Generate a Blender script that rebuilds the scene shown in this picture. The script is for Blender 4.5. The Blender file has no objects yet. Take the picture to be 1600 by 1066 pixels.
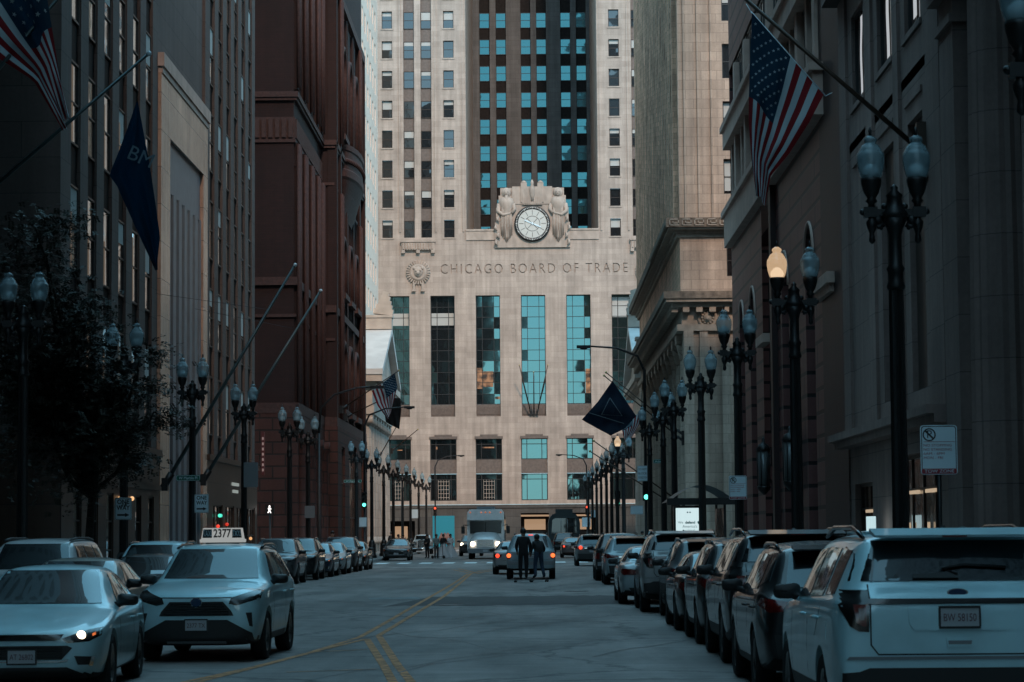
import bpy, bmesh, math, random
from math import radians as R, sin, cos, pi
from mathutils import Vector, Matrix
from mathutils.bvhtree import BVHTree

rng = random.Random(7)
scene = bpy.context.scene
C = scene.collection

# ------------------------------------------------------------------ camera
EYE = Vector((0.0, 0.0, 1.8))
FPX = 3778.0                      # 85 mm on a 36 mm wide, 1600 px frame
PITCH, YAW, ROLL = R(4.53), R(0.54), R(-0.45)
cam_d = bpy.data.cameras.new('camera')
cam_d.lens = 85.0; cam_d.sensor_width = 36.0
cam_d.clip_start = 0.5; cam_d.clip_end = 5000.0
cam_d.dof.use_dof = True; cam_d.dof.focus_distance = 180.0; cam_d.dof.aperture_fstop = 8.0
cam = bpy.data.objects.new('camera', cam_d); C.objects.link(cam)
CM = Matrix.Rotation(YAW, 3, 'Z') @ Matrix.Rotation(pi/2 + PITCH, 3, 'X') @ Matrix.Rotation(ROLL, 3, 'Z')
cam.matrix_world = Matrix.Translation(EYE) @ CM.to_4x4()
scene.camera = cam

# ------------------------------------------------------------------ sky, sun, exposure
SUN_EL, SUN_AZ = R(40.0), R(-12.0)   # sun behind the camera, a little to its right
world = bpy.data.worlds.new('World'); scene.world = world; world.use_nodes = True
wn = world.node_tree
sky = wn.nodes.new('ShaderNodeTexSky'); sky.sky_type = 'NISHITA'
sky.sun_disc = False; sky.sun_elevation = SUN_EL; sky.sun_rotation = R(180.0) + SUN_AZ
sky.air_density = 1.0; sky.dust_density = 0.6; sky.ozone_density = 1.0
bg = wn.nodes['Background']; bg.inputs['Strength'].default_value = 0.15
tint = wn.nodes.new('ShaderNodeMix'); tint.data_type = 'RGBA'; tint.inputs[0].default_value = .75
tint.inputs[7].default_value = (2.2, 5.2, 6.9, 1)       # the deep teal of the evening sky in the photograph
wn.links.new(sky.outputs[0], tint.inputs[6]); wn.links.new(tint.outputs[2], bg.inputs['Color'])
sun_d = bpy.data.lights.new('sun', 'SUN'); sun_d.energy = 1.32; sun_d.angle = R(5.0); sun_d.color = (1.0, 0.76, 0.60)
sun = bpy.data.objects.new('sun', sun_d); C.objects.link(sun)
sdir = Vector((-sin(SUN_AZ)*cos(SUN_EL), -cos(SUN_AZ)*cos(SUN_EL), sin(SUN_EL)))   # towards the sun
sun.rotation_euler = sdir.to_track_quat('Z', 'Y').to_euler()
scene.view_settings.view_transform = 'Standard'; scene.view_settings.look = 'None'
scene.view_settings.exposure = 1.1; scene.view_settings.gamma = 1.0
scene.render.engine = 'CYCLES'
scene.cycles.max_bounces = 5; scene.cycles.diffuse_bounces = 3; scene.cycles.glossy_bounces = 3
scene.cycles.transmission_bounces = 3; scene.cycles.transparent_max_bounces = 6
scene.cycles.caustics_reflective = False; scene.cycles.caustics_refractive = False
scene.cycles.use_denoising = True

# ------------------------------------------------------------------ measuring: photo pixel -> point on a plane of the place
def ray(px, py):
    return CM @ Vector(((px-800)/FPX, (533-py)/FPX, -1.0))
def atY(px, py, Y):
    d = ray(px, py); return EYE + d*(Y/d.y)
def atX(px, py, X):
    d = ray(px, py); return EYE + d*(X/d.x)
def atG(px, py, Z=0.0):
    d = ray(px, py); return EYE + d*((Z-EYE.z)/d.z)

# ------------------------------------------------------------------ materials
def _nt(name):
    m = bpy.data.materials.new(name); m.use_nodes = True
    nt = m.node_tree; b = nt.nodes['Principled BSDF']
    return m, nt, b
def setp(b, **k):
    for key, v in k.items():
        n = {'base': 'Base Color', 'rough': 'Roughness', 'metal': 'Metallic', 'ior': 'IOR', 'coat': 'Coat Weight', 'coatr': 'Coat Roughness',
             'spec': 'Specular IOR Level', 'em': 'Emission Color', 'ems': 'Emission Strength', 'trans': 'Transmission Weight', 'alpha': 'Alpha'}[key]
        if n in ('Base Color', 'Emission Color'): v = (*v, 1.0)
        b.inputs[n].default_value = v
def N(nt, t, **kw):
    n = nt.nodes.new(t)
    for k, v in kw.items(): setattr(n, k, v)
    return n
def mat(name, base, rough=0.6, metal=0.0, var=0.0, scale=2.0, bump=0.0, zs=1.0, **kw):
    """plain surface with an optional broad mottling"""
    m, nt, b = _nt(name); setp(b, base=base, rough=rough, metal=metal, **kw)
    if var or bump:
        tc = N(nt, 'ShaderNodeTexCoord'); mp = N(nt, 'ShaderNodeMapping'); mp.inputs['Scale'].default_value = (1, 1, zs)
        nz = N(nt, 'ShaderNodeTexNoise'); nz.inputs['Scale'].default_value = scale; nz.inputs['Detail'].default_value = 6
        nt.links.new(tc.outputs['Object'], mp.inputs[0]); nt.links.new(mp.outputs[0], nz.inputs['Vector'])
        if var:
            mr = N(nt, 'ShaderNodeMapRange'); mr.inputs[1].default_value = .3; mr.inputs[2].default_value = .7
            mr.inputs[3].default_value = 1-var; mr.inputs[4].default_value = 1+var
            mx = N(nt, 'ShaderNodeMix', data_type='RGBA', blend_type='MULTIPLY'); mx.inputs[0].default_value = 1
            mx.inputs[6].default_value = (*base, 1)
            nt.links.new(nz.outputs[0], mr.inputs[0]); nt.links.new(mr.outputs[0], mx.inputs[7]); nt.links.new(mx.outputs[2], b.inputs['Base Color'])
        if bump:
            bp = N(nt, 'ShaderNodeBump'); bp.inputs['Strength'].default_value = bump; bp.inputs['Distance'].default_value = .03
            nt.links.new(nz.outputs[0], bp.inputs['Height']); nt.links.new(bp.outputs[0], b.inputs['Normal'])
    return m
def stone(name, c1, c2, mortar, bw, bh, joint=.015, rough=.75, bump=.3, stain=.18, blocky=1.0, streak=.15, spec=.3):
    """coursed masonry: u = x + y works on walls along either axis"""
    m, nt, b = _nt(name); setp(b, rough=rough, spec=spec)
    tc = N(nt, 'ShaderNodeTexCoord'); sx = N(nt, 'ShaderNodeSeparateXYZ'); ad = N(nt, 'ShaderNodeMath', operation='ADD'); cb = N(nt, 'ShaderNodeCombineXYZ')
    L = nt.links.new
    L(tc.outputs['Object'], sx.inputs[0]); L(sx.outputs[0], ad.inputs[0]); L(sx.outputs[1], ad.inputs[1]); L(ad.outputs[0], cb.inputs[0]); L(sx.outputs[2], cb.inputs[1])
    br = N(nt, 'ShaderNodeTexBrick'); br.inputs['Scale'].default_value = 1; br.inputs['Brick Width'].default_value = bw; br.inputs['Row Height'].default_value = bh
    br.inputs['Mortar Size'].default_value = joint; br.inputs['Mortar Smooth'].default_value = .2; br.inputs['Bias'].default_value = -.1
    br.inputs['Color1'].default_value = (*c1, 1); br.inputs['Color2'].default_value = (*c2, 1); br.inputs['Mortar'].default_value = (*mortar, 1)
    L(cb.outputs[0], br.inputs['Vector'])
    nz = N(nt, 'ShaderNodeTexNoise'); nz.inputs['Scale'].default_value = .35; nz.inputs['Detail'].default_value = 8; nz.inputs['Roughness'].default_value = .65
    L(tc.outputs['Object'], nz.inputs['Vector'])
    mp = N(nt, 'ShaderNodeMapping'); mp.inputs['Scale'].default_value = (2.2, 2.2, .12); L(tc.outputs['Object'], mp.inputs[0])
    n2 = N(nt, 'ShaderNodeTexNoise'); n2.inputs['Scale'].default_value = 1; n2.inputs['Detail'].default_value = 5; L(mp.outputs[0], n2.inputs['Vector'])
    n3 = N(nt, 'ShaderNodeTexNoise'); n3.inputs['Scale'].default_value = 9; n3.inputs['Detail'].default_value = 6; L(tc.outputs['Object'], n3.inputs['Vector'])
    def rng_(src, lo, hi):
        mr = N(nt, 'ShaderNodeMapRange'); mr.inputs[1].default_value = .32; mr.inputs[2].default_value = .68; mr.inputs[3].default_value = lo; mr.inputs[4].default_value = hi
        L(src.outputs[0], mr.inputs[0]); return mr
    a = rng_(nz, 1-stain, 1+stain*.6); c = rng_(n2, 1-streak, 1+streak*.5); d = rng_(n3, .93, 1.06)
    m1 = N(nt, 'ShaderNodeMath', operation='MULTIPLY'); m2 = N(nt, 'ShaderNodeMath', operation='MULTIPLY')
    L(a.outputs[0], m1.inputs[0]); L(c.outputs[0], m1.inputs[1]); L(m1.outputs[0], m2.inputs[0]); L(d.outputs[0], m2.inputs[1])
    mx = N(nt, 'ShaderNodeMix', data_type='RGBA', blend_type='MULTIPLY'); mx.inputs[0].default_value = 1
    L(br.outputs['Color'], mx.inputs[6]); L(m2.outputs[0], mx.inputs[7]); L(mx.outputs[2], b.inputs['Base Color'])
    bp = N(nt, 'ShaderNodeBump'); bp.inputs['Strength'].default_value = bump; bp.inputs['Distance'].default_value = .02; bp.invert = True
    L(br.outputs['Fac'], bp.inputs['Height']); L(bp.outputs[0], b.inputs['Normal'])
    return m
def glass(name, base, refl, tint=(1, 1, 1), rough=.02, wob=.012, tilt=.012):
    """window glass seen from outside: dark room behind, mirror-like front, each pane hung a touch differently"""
    m, nt, b = _nt(name); setp(b, base=base, rough=.25, spec=.2)
    L = nt.links.new
    gl = N(nt, 'ShaderNodeBsdfGlossy'); gl.inputs['Roughness'].default_value = rough; gl.inputs['Color'].default_value = (*tint, 1)
    lw = N(nt, 'ShaderNodeFresnel'); lw.inputs[0].default_value = 1.5
    ad = N(nt, 'ShaderNodeMath', operation='ADD', use_clamp=True); ad.inputs[1].default_value = refl; L(lw.outputs[0], ad.inputs[0])
    ms = N(nt, 'ShaderNodeMixShader'); L(ad.outputs[0], ms.inputs[0]); L(b.outputs[0], ms.inputs[1]); L(gl.outputs[0], ms.inputs[2])
    L(ms.outputs[0], nt.nodes['Material Output'].inputs['Surface'])
    oi = N(nt, 'ShaderNodeObjectInfo'); wnz = N(nt, 'ShaderNodeTexWhiteNoise', noise_dimensions='1D'); L(oi.outputs['Random'], wnz.inputs['W'])
    tc = N(nt, 'ShaderNodeTexCoord'); nz = N(nt, 'ShaderNodeTexNoise'); nz.inputs['Scale'].default_value = .9; nz.inputs['Detail'].default_value = 1
    L(tc.outputs['Object'], nz.inputs['Vector'])
    def off(src, s):
        v = N(nt, 'ShaderNodeVectorMath', operation='SUBTRACT'); v.inputs[1].default_value = (.5, .5, .5); L(src, v.inputs[0])
        w = N(nt, 'ShaderNodeVectorMath', operation='SCALE'); w.inputs['Scale'].default_value = s; L(v.outputs[0], w.inputs[0]); return w
    a = off(wnz.outputs['Color'], tilt*2); c = off(nz.outputs['Color'], wob*2)
    ge = N(nt, 'ShaderNodeNewGeometry'); s1 = N(nt, 'ShaderNodeVectorMath', operation='ADD'); s2 = N(nt, 'ShaderNodeVectorMath', operation='ADD'); nn = N(nt, 'ShaderNodeVectorMath', operation='NORMALIZE')
    L(ge.outputs['Normal'], s1.inputs[0]); L(a.outputs[0], s1.inputs[1]); L(s1.outputs[0], s2.inputs[0]); L(c.outputs[0], s2.inputs[1]); L(s2.outputs[0], nn.inputs[0])
    L(nn.outputs[0], gl.inputs['Normal'])
    return m
def emit(name, col, s):
    m, nt, b = _nt(name); setp(b, base=(.02, .02, .02), em=col, ems=s, rough=.4); return m

M = {}
M['asphalt'] = mat('asphalt', (.060, .072, .078), .72, spec=.45)
M['concrete'] = stone('sidewalk_concrete', (.20, .20, .19), (.23, .22, .21), (.10, .10, .10), 1.5, 1.5, .02)
M['kerb'] = mat('kerb_granite', (.22, .22, .22), .7, var=.2, scale=3)
M['limestone'] = stone('limestone', (.44, .355, .30), (.375, .30, .252), (.31, .25, .21), 1.9, .62, .012, stain=.2, streak=.2, bump=.12)
M['tower_stone'] = stone('grey_brown_tower_stone', (.112, .110, .108), (.096, .094, .092), (.065, .06, .058), 1.9, .62, .012, stain=.2, streak=.25, bump=.12)
M['lime_trim'] = mat('limestone_carved', (.37, .295, .245), .8, var=.22, scale=1.5, bump=.3, zs=.5)
M['granite_dark'] = stone('dark_granite', (.085, .078, .072), (.11, .10, .09), (.04, .04, .04), 2.4, 1.2, .02, rough=.35)
M['spandrel'] = mat('bronze_spandrel', (.016, .013, .012), .6, metal=.0, spec=.08, var=.3, scale=4)
M['spandrel_grey'] = mat('grey_spandrel', (.13, .10, .085), .6, var=.2, scale=4)
M['frame_dark'] = mat('dark_window_frame', (.025, .025, .025), .4)
M['frame_bronze'] = mat('bronze_frame', (.05, .035, .028), .45, metal=.4)
M['blind'] = mat('window_blind', (.42, .42, .40), .8)
M['warm_light'] = emit('warm_room_light', (1.0, .58, .28), 0.231)
M['glass'] = glass('window_glass', (.008, .008, .009), .05)
M['glass_blue'] = glass('coated_window_glass', (.004, .010, .013), .085, (.33, .95, 1.0), tilt=.006, wob=.006)
M['glass_hall'] = glass('hall_window_glass', (.006, .007, .008), .13, (.50, 1.0, 1.0), tilt=.003, wob=.003)
M['glass_dark'] = glass('street_window_glass', (.006, .006, .006), .0, tilt=.02)
M['pier_grey'] = stone('grey_limestone_piers', (.128, .094, .084), (.112, .082, .073), (.06, .046, .041), 2.5, 1.15, .012, stain=.15)
M['marble'] = stone('polished_marble', (.62, .37, .26), (.45, .27, .19), (.2, .13, .10), 2.4, 1.5, .015, rough=.22, stain=.3, bump=.1, spec=.6)
M['fin_blue'] = mat('blue_grey_metal_fin', (.20, .23, .26), .4, metal=.3, var=.1, scale=2)
M['brown_stone'] = stone('brown_granite_base', (.075, .042, .031), (.055, .031, .023), (.03, .02, .02), 2.2, 1.4, .02, rough=.4)
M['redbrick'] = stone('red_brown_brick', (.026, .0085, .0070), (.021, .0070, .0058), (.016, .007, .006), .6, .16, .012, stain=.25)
M['terracotta'] = mat('carved_terracotta', (.048, .017, .013), .75, var=.3, scale=5, bump=.8)
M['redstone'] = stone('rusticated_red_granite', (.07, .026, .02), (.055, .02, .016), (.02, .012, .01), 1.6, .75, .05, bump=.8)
M['office_white'] = mat('white_glazed_wall', (.88, .70, .58), .45, var=.05, scale=.3)
M['temple'] = stone('pale_temple_stone', (.43, .37, .32), (.36, .31, .27), (.25, .21, .18), 2.2, .8, .012)
M['temple_trim'] = mat('temple_trim', (.42, .36, .31), .75, var=.15, scale=1.2, bump=.2)
M['roof_stone'] = mat('pale_roof_slab', (.50, .50, .49), .6, var=.12, scale=.6)
M['cream'] = stone('cream_ashlar', (.48, .36, .28), (.39, .29, .225), (.26, .20, .16), .98, .6, .014, stain=.22, streak=.25)
M['cream_side'] = stone('weathered_cream_side', (.90, .55, .38), (.62, .37, .25), (.40, .25, .17), .7, .34, .014, stain=.35, streak=.35)  # brownish side, paled and warmed in colour for light it does not get
M['cream_trim'] = mat('cream_carved_stone', (.33, .265, .21), .75, var=.25, scale=2, bump=.5)
M['cream_dirty'] = mat('weathered_frieze', (.16, .12, .09), .85, var=.5, scale=3, bump=.5)
M['maroon'] = stone('maroon_granite', (.15, .06, .054), (.13, .052, .047), (.012, .006, .005), 9.0, .88, .085, rough=.5, bump=.4)
M['maroon_ret'] = stone('maroon_granite_pier', (.036, .017, .015), (.030, .014, .013), (.02, .015, .015), 2.2, .92, .018, rough=.5)
M['pinkstone'] = mat('pink_stone_band', (.52, .35, .285), .7, var=.15, scale=1.5)
M['greystone'] = stone('grey_classical_stone', (.26, .18, .158), (.225, .157, .138), (.11, .08, .07), 3.0, 1.4, .012, stain=.2)
M['iron'] = mat('black_cast_iron', (.012, .011, .011), .45, metal=.2, var=.3, scale=12)
M['steel'] = mat('painted_steel_pole', (.075, .11, .115), .35, metal=.5)
M['bronze_pole'] = mat('bronze_flagpole', (.055, .035, .025), .4, metal=.5)
M['gold'] = mat('gilt_finial', (.45, .33, .14), .35, metal=.8)
M['sign_back'] = mat('sign_back_aluminium', (.20, .21, .22), .45, metal=.6)
M['sign_white'] = mat('sign_white', (.66, .78, .83), .5)
M['sign_black'] = mat('sign_black', (.015, .015, .015), .5)
M['sign_red'] = mat('sign_red', (.30, .02, .03), .5)
M['sign_green'] = mat('street_sign_green', (.01, .13, .085), .45)
M['yellow'] = mat('yellow_road_paint', (.46, .185, .062), .75, var=.75, scale=5)
M['whiteline'] = mat('white_road_paint', (.78, .78, .76), .7, var=.2, scale=3)
M['patch'] = mat('dark_asphalt_patch', (.062, .052, .05), .8, var=.3, scale=2)
M['tar'] = mat('tar_seam', (.018, .02, .021), .5)
M['skin'] = mat('skin', (.32, .19, .14), .6)
M['hair'] = mat('dark_hair', (.02, .015, .012), .6)

# asphalt: aggregate, wheel-polished lanes and worn blotches
def _asphalt():
    m = M['asphalt']; nt = m.node_tree; b = nt.nodes['Principled BSDF']; L = nt.links.new
    tc = N(nt, 'ShaderNodeTexCoord')
    def noise(sc, vec, det=6, ro=.6):
        mp = N(nt, 'ShaderNodeMapping'); mp.inputs['Scale'].default_value = vec; L(tc.outputs['Object'], mp.inputs[0])
        n = N(nt, 'ShaderNodeTexNoise'); n.inputs['Scale'].default_value = sc; n.inputs['Detail'].default_value = det; n.inputs['Roughness'].default_value = ro
        L(mp.outputs[0], n.inputs['Vector']); return n
    def mr(n, a, c, lo=.3, hi=.7):
        r = N(nt, 'ShaderNodeMapRange'); r.inputs[1].default_value = lo; r.inputs[2].default_value = hi; r.inputs[3].default_value = a; r.inputs[4].default_value = c
        L(n.outputs[0], r.inputs[0]); return r
    a = mr(noise(.35, (1, .25, 1)), .6, 1.4); c = mr(noise(.9, (1, .1, 1), 8, .7), .8, 1.2); d = mr(noise(40, (1, 1, 1), 3), .8, 1.2)
    e = mr(noise(2.5, (.15, 1.0, 1), 8, .75), .7, 1.28)
    p = a
    st = mr(noise(.22, (1.6, .5, 1), 7, .7), .62, 1.0, .36, .5); wt = mr(noise(.55, (1.5, .03, 1), 4), .84, 1.12)
    for q in (c, d, e, st, wt):
        k = N(nt, 'ShaderNodeMath', operation='MULTIPLY'); L(p.outputs[0], k.inputs[0]); L(q.outputs[0], k.inputs[1]); p = k
    mx = N(nt, 'ShaderNodeMix', data_type='RGBA', blend_type='MULTIPLY'); mx.inputs[0].default_value = 1; mx.inputs[6].default_value = (.19, .165, .153, 1)
    L(p.outputs[0], mx.inputs[7]); L(mx.outputs[2], b.inputs['Base Color'])
    vo = N(nt, 'ShaderNodeTexVoronoi', feature='DISTANCE_TO_EDGE'); vo.inputs['Scale'].default_value = .16
    wv = noise(1.2, (1, 1, 1)); va = N(nt, 'ShaderNodeVectorMath', operation='MULTIPLY_ADD'); va.inputs[1].default_value = (1.6, 1.6, 0)
    L(wv.outputs['Color'], va.inputs[0]); L(tc.outputs['Object'], va.inputs[2]); L(va.outputs[0], vo.inputs['Vector'])
    cr = N(nt, 'ShaderNodeMapRange'); cr.inputs[1].default_value = .0; cr.inputs[2].default_value = .016; cr.inputs[3].default_value = .3; cr.inputs[4].default_value = 1
    L(vo.outputs['Distance'], cr.inputs[0])
    m2 = N(nt, 'ShaderNodeMix', data_type='RGBA', blend_type='MULTIPLY'); m2.inputs[0].default_value = 1
    L(mx.outputs[2], m2.inputs[6]); L(cr.outputs[0], m2.inputs[7]); L(m2.outputs[2], b.inputs['Base Color'])
    L(mr(noise(.5, (1, .2, 1)), .55, .8).outputs[0], b.inputs['Roughness'])
    bp = N(nt, 'ShaderNodeBump'); bp.inputs['Strength'].default_value = .25; bp.inputs['Distance'].default_value = .01
    L(noise(60, (1, 1, 1), 2).outputs[0], bp.inputs['Height']); L(bp.outputs[0], b.inputs['Normal'])
_asphalt()

# ------------------------------------------------------------------ mesh building
class MB:
    """collects shapes; build() links them as ONE mesh object"""
    def __init__(s): s.v = []; s.f = []; s.mi = []; s.sm = []; s.cuts = []
    def cut(s): s.cuts.append((len(s.v), len(s.f))); return s
    def add(s, vs, fs, mi=0, smooth=False):
        o = len(s.v); s.v += [Vector(v) for v in vs]
        for f in fs: s.f.append([i+o for i in f]); s.mi.append(mi); s.sm.append(smooth)
        return s
    def quad(s, a, b, c, d, mi=0): return s.add([a, b, c, d], [(0, 1, 2, 3)], mi)
    def box(s, x0, x1, y0, y1, z0, z1, mi=0):
        v = [(x, y, z) for z in (z0, z1) for y in (y0, y1) for x in (x0, x1)]
        return s.add(v, [(0, 2, 3, 1), (4, 5, 7, 6), (0, 1, 5, 4), (2, 6, 7, 3), (0, 4, 6, 2), (1, 3, 7, 5)], mi)
    def obox(s, c, ax, ay, az, mi=0):
        """box from centre and three half-axis vectors"""
        c, ax, ay, az = map(Vector, (c, ax, ay, az))
        v = [c+ax*i+ay*j+az*k for k in (-1, 1) for j in (-1, 1) for i in (-1, 1)]
        return s.add(v, [(0, 2, 3, 1), (4, 5, 7, 6), (0, 1, 5, 4), (2, 6, 7, 3), (0, 4, 6, 2), (1, 3, 7, 5)], mi)
    def prism(s, pts, a, b, axis='y', mi=0, smooth=False):
        """polygon in the plane across axis, pushed from a to b; pts are (x,z) for y, (y,z) for x, (x,y) for z"""
        def P(p, t): return {'y': (p[0], t, p[1]), 'x': (t, p[0], p[1]), 'z': (p[0], p[1], t)}[axis]
        n = len(pts); v = [P(p, a) for p in pts]+[P(p, b) for p in pts]
        o = len(s.v); s.add(v, [tuple(range(n)), tuple(range(2*n-1, n-1, -1))], mi)
        for i in range(n):
            j = (i+1) % n; s.f.append([o+i, o+j, o+n+j, o+n+i]); s.mi.append(mi); s.sm.append(smooth)
        return s
    def tube(s, pts, rad, n=8, mi=0, caps=True):
        pts = [Vector(p) for p in pts]; m = len(pts)
        rad = list(rad) if hasattr(rad, '__len__') else [rad]*m
        o = len(s.v); up0 = None
        for i, p in enumerate(pts):
            t = (pts[min(i+1, m-1)]-pts[max(i-1, 0)]).normalized()
            if up0 is None:
                up0 = Vector((0, 0, 1)) if abs(t.z) < .9 else Vector((1, 0, 0))
            x = t.cross(up0).normalized(); up0 = x.cross(t).normalized()
            for k in range(n):
                a = 2*pi*k/n; s.v.append(p+(x*cos(a)+up0*sin(a))*rad[i])
        for i in range(m-1):
            for k in range(n):
                l = (k+1) % n; s.f.append([o+i*n+k, o+i*n+l, o+(i+1)*n+l, o+(i+1)*n+k]); s.mi.append(mi); s.sm.append(True)
        if caps:
            s.f.append([o+k for k in range(n)][::-1]); s.mi.append(mi); s.sm.append(False)
            s.f.append([o+(m-1)*n+k for k in range(n)]); s.mi.append(mi); s.sm.append(False)
        return s
    def lathe(s, prof, c=(0, 0, 0), n=16, mi=0, axis='z', flute=0, caps=True, smooth=True):
        """prof: (radius, height) list"""
        c = Vector(c); o = len(s.v); m = len(prof)
        for r, h in prof:
            for k in range(n):
                a = 2*pi*k/n; rr = r*(1-flute*(k % 2))
                p = (rr*cos(a), rr*sin(a), h)
                if axis == 'y': p = (p[0], p[2], p[1])
                if axis == 'x': p = (p[2], p[0], p[1])
                s.v.append(c+Vector(p))
        for i in range(m-1):
            for k in range(n):
                l = (k+1) % n; s.f.append([o+i*n+k, o+i*n+l, o+(i+1)*n+l, o+(i+1)*n+k]); s.mi.append(mi); s.sm.append(smooth)
        if caps:
            s.f.append([o+k for k in range(n)][::-1]); s.mi.append(mi); s.sm.append(False)
            s.f.append([o+(m-1)*n+k for k in range(n)]); s.mi.append(mi); s.sm.append(False)
        return s
    def ball(s, c, r, n=10, mi=0, sc=(1, 1, 1)):
        c = Vector(c); prof = [(max(1e-4, r*sin(pi*i/n)), -r*cos(pi*i/n)) for i in range(n+1)]
        o = len(s.v); s.lathe(prof, (0, 0, 0), max(8, n), mi)
        for i in range(o, len(s.v)):
            v = s.v[i]; s.v[i] = c+Vector((v.x*sc[0], v.y*sc[1], v.z*sc[2]))
        return s
    def grid(s, fn, nu, nv, mi=0, smooth=True, mif=None):
        o = len(s.v)
        for j in range(nv+1):
            for i in range(nu+1): s.v.append(Vector(fn(i/nu, j/nv)))
        for j in range(nv):
            for i in range(nu):
                a = o+j*(nu+1)+i; s.f.append([a, a+1, a+nu+2, a+nu+1]); s.mi.append(mif(i, j) if mif else mi); s.sm.append(smooth)
        return s
    def wall(s, fn, u0, u1, z0, z1, holes=(), depth=.3, mi=0, rmi=None):
        """a wall face with real openings: holes are (ua, ub, za, zb[, depth]); fn(u, z, d) gives the point d behind the face"""
        rmi = mi if rmi is None else rmi
        us = sorted({u0, u1, *[min(max(h[i], u0), u1) for h in holes for i in (0, 1)]}); zs = sorted({z0, z1, *[min(max(h[i], z0), z1) for h in holes for i in (2, 3)]})
        ins = lambda u, z: any(h[0] < u < h[1] and h[2] < z < h[3] for h in holes)
        for i in range(len(us)-1):
            run = None
            for j in range(len(zs)-1):
                hole = ins((us[i]+us[i+1])/2, (zs[j]+zs[j+1])/2)
                if not hole and run is None: run = zs[j]
                if run is not None and (hole or j == len(zs)-2):
                    top = zs[j] if hole else zs[j+1]
                    s.quad(fn(us[i], run, 0), fn(us[i+1], run, 0), fn(us[i+1], top, 0), fn(us[i], top, 0), mi); run = None
        for h in holes:
            a, b, c, d = max(h[0], u0), min(h[1], u1), max(h[2], z0), min(h[3], z1); dp = h[4] if len(h) > 4 else depth
            for (p, q, r_, t) in ((a, c, b, c), (b, c, b, d), (b, d, a, d), (a, d, a, c)):
                s.quad(fn(p, q, 0), fn(r_, t, 0), fn(r_, t, dp), fn(p, q, dp), rmi)
        return s
    def build(s, name, mats, parent=None, local=False):
        """vertices are in world metres unless local; the object's origin goes to its parent's base"""
        me = bpy.data.meshes.new(name)
        off = Vector((0, 0, 0))
        if parent is not None and not local: off = origin_of(parent)
        me.from_pydata([v-off for v in s.v], [], s.f)
        if not isinstance(mats, (list, tuple)): mats = [mats]
        for m in mats: me.materials.append(M[m] if isinstance(m, str) else m)
        me.polygons.foreach_set('material_index', s.mi); me.polygons.foreach_set('use_smooth', s.sm)
        me.update()
        return link(name, me, parent)
def each(m, name, mats, parent, local=False):
    """one mesh object for every stretch between cut() marks"""
    ends = m.cuts[1:]+[(len(m.v), len(m.f))]
    for (v0, f0), (v1, f1) in zip(m.cuts, ends):
        q = MB(); q.v = m.v[v0:v1]; q.f = [[i-v0 for i in f] for f in m.f[f0:f1]]; q.mi = m.mi[f0:f1]; q.sm = m.sm[f0:f1]
        if q.f: q.build(name, mats, parent, local)
def origin_of(o):
    v = Vector((0, 0, 0))
    while o is not None: v = v+o.location; o = o.parent
    return v
def link(name, me, parent=None):
    o = bpy.data.objects.new(name, me); C.objects.link(o)
    if parent is not None: o.parent = parent
    return o
def tag(o, label, cat, group=None):
    o['label'] = label; o['category'] = cat
    if group: o['group'] = group
    return o
def struct(o): o['kind'] = 'structure'; return o
def stuff(o): o['kind'] = 'stuff'; return o
def thing(name, label, cat, loc=(0, 0, 0), rz=0.0, group=None):
    o = bpy.data.objects.new(name, None); C.objects.link(o); o.location = loc; o.rotation_euler = (0, 0, rz); o.empty_display_size = .3
    return tag(o, label, cat, group)
def dup(root, loc=None, rz=None, label=None, group=None, color=None):
    r = root.copy(); C.objects.link(r)
    if loc is not None: r.location = loc
    if rz is not None: r.rotation_euler = (0, 0, rz)
    if label: r['label'] = label
    if group: r['group'] = group
    def kids(a, b):
        for ch in a.children:
            c = ch.copy(); C.objects.link(c); c.parent = b; kids(ch, c)
    kids(root, r)
    if color: paint(r, color)
    return r
def paint(root, color):
    for ch in root.children_recursive: ch.color = (*color, 1)
def text_mesh(txt, size, extrude=.0, align='CENTER', off=0.0, spacing=1.0, line=1.0):
    cu = bpy.data.curves.new('text', 'FONT'); cu.body = txt; cu.size = size; cu.extrude = extrude; cu.align_x = align; cu.align_y = 'CENTER'
    cu.offset = off; cu.space_character = spacing; cu.space_line = line; cu.resolution_u = 3
    ob = bpy.data.objects.new('text', cu); me = bpy.data.meshes.new_from_object(ob)
    bpy.data.objects.remove(ob); bpy.data.curves.remove(cu)
    return me
def text(name, txt, size, material, parent, loc, rot=(pi/2, 0, 0), extrude=.004, width=None, **k):
    """raised lettering; loc is local to parent"""
    me = text_mesh(txt, size, extrude, **k); me.name = name
    if width:
        xs = [v.co.x for v in me.vertices]; w = max(xs)-min(xs)
        for v in me.vertices: v.co.x *= width/w
    me.materials.clear(); me.materials.append(M[material] if isinstance(material, str) else material)
    o = link(name, me, parent); o.location = loc; o.rotation_euler = rot
    return o
TMP = bpy.data.scenes.new('tmp')
def baked(me, *mods):
    """mesh after modifiers; mods are (type, {settings})"""
    ob = bpy.data.objects.new('tmp', me); TMP.collection.objects.link(ob)
    for t, kw in mods:
        m = ob.modifiers.new(t, t)
        for k, v in kw.items(): setattr(m, k, v)
    vl = TMP.view_layers[0]; vl.update()
    dg = vl.depsgraph; dg.update()
    out = bpy.data.meshes.new_from_object(ob.evaluated_get(dg), depsgraph=dg)
    bpy.data.objects.remove(ob)
    return out
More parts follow.
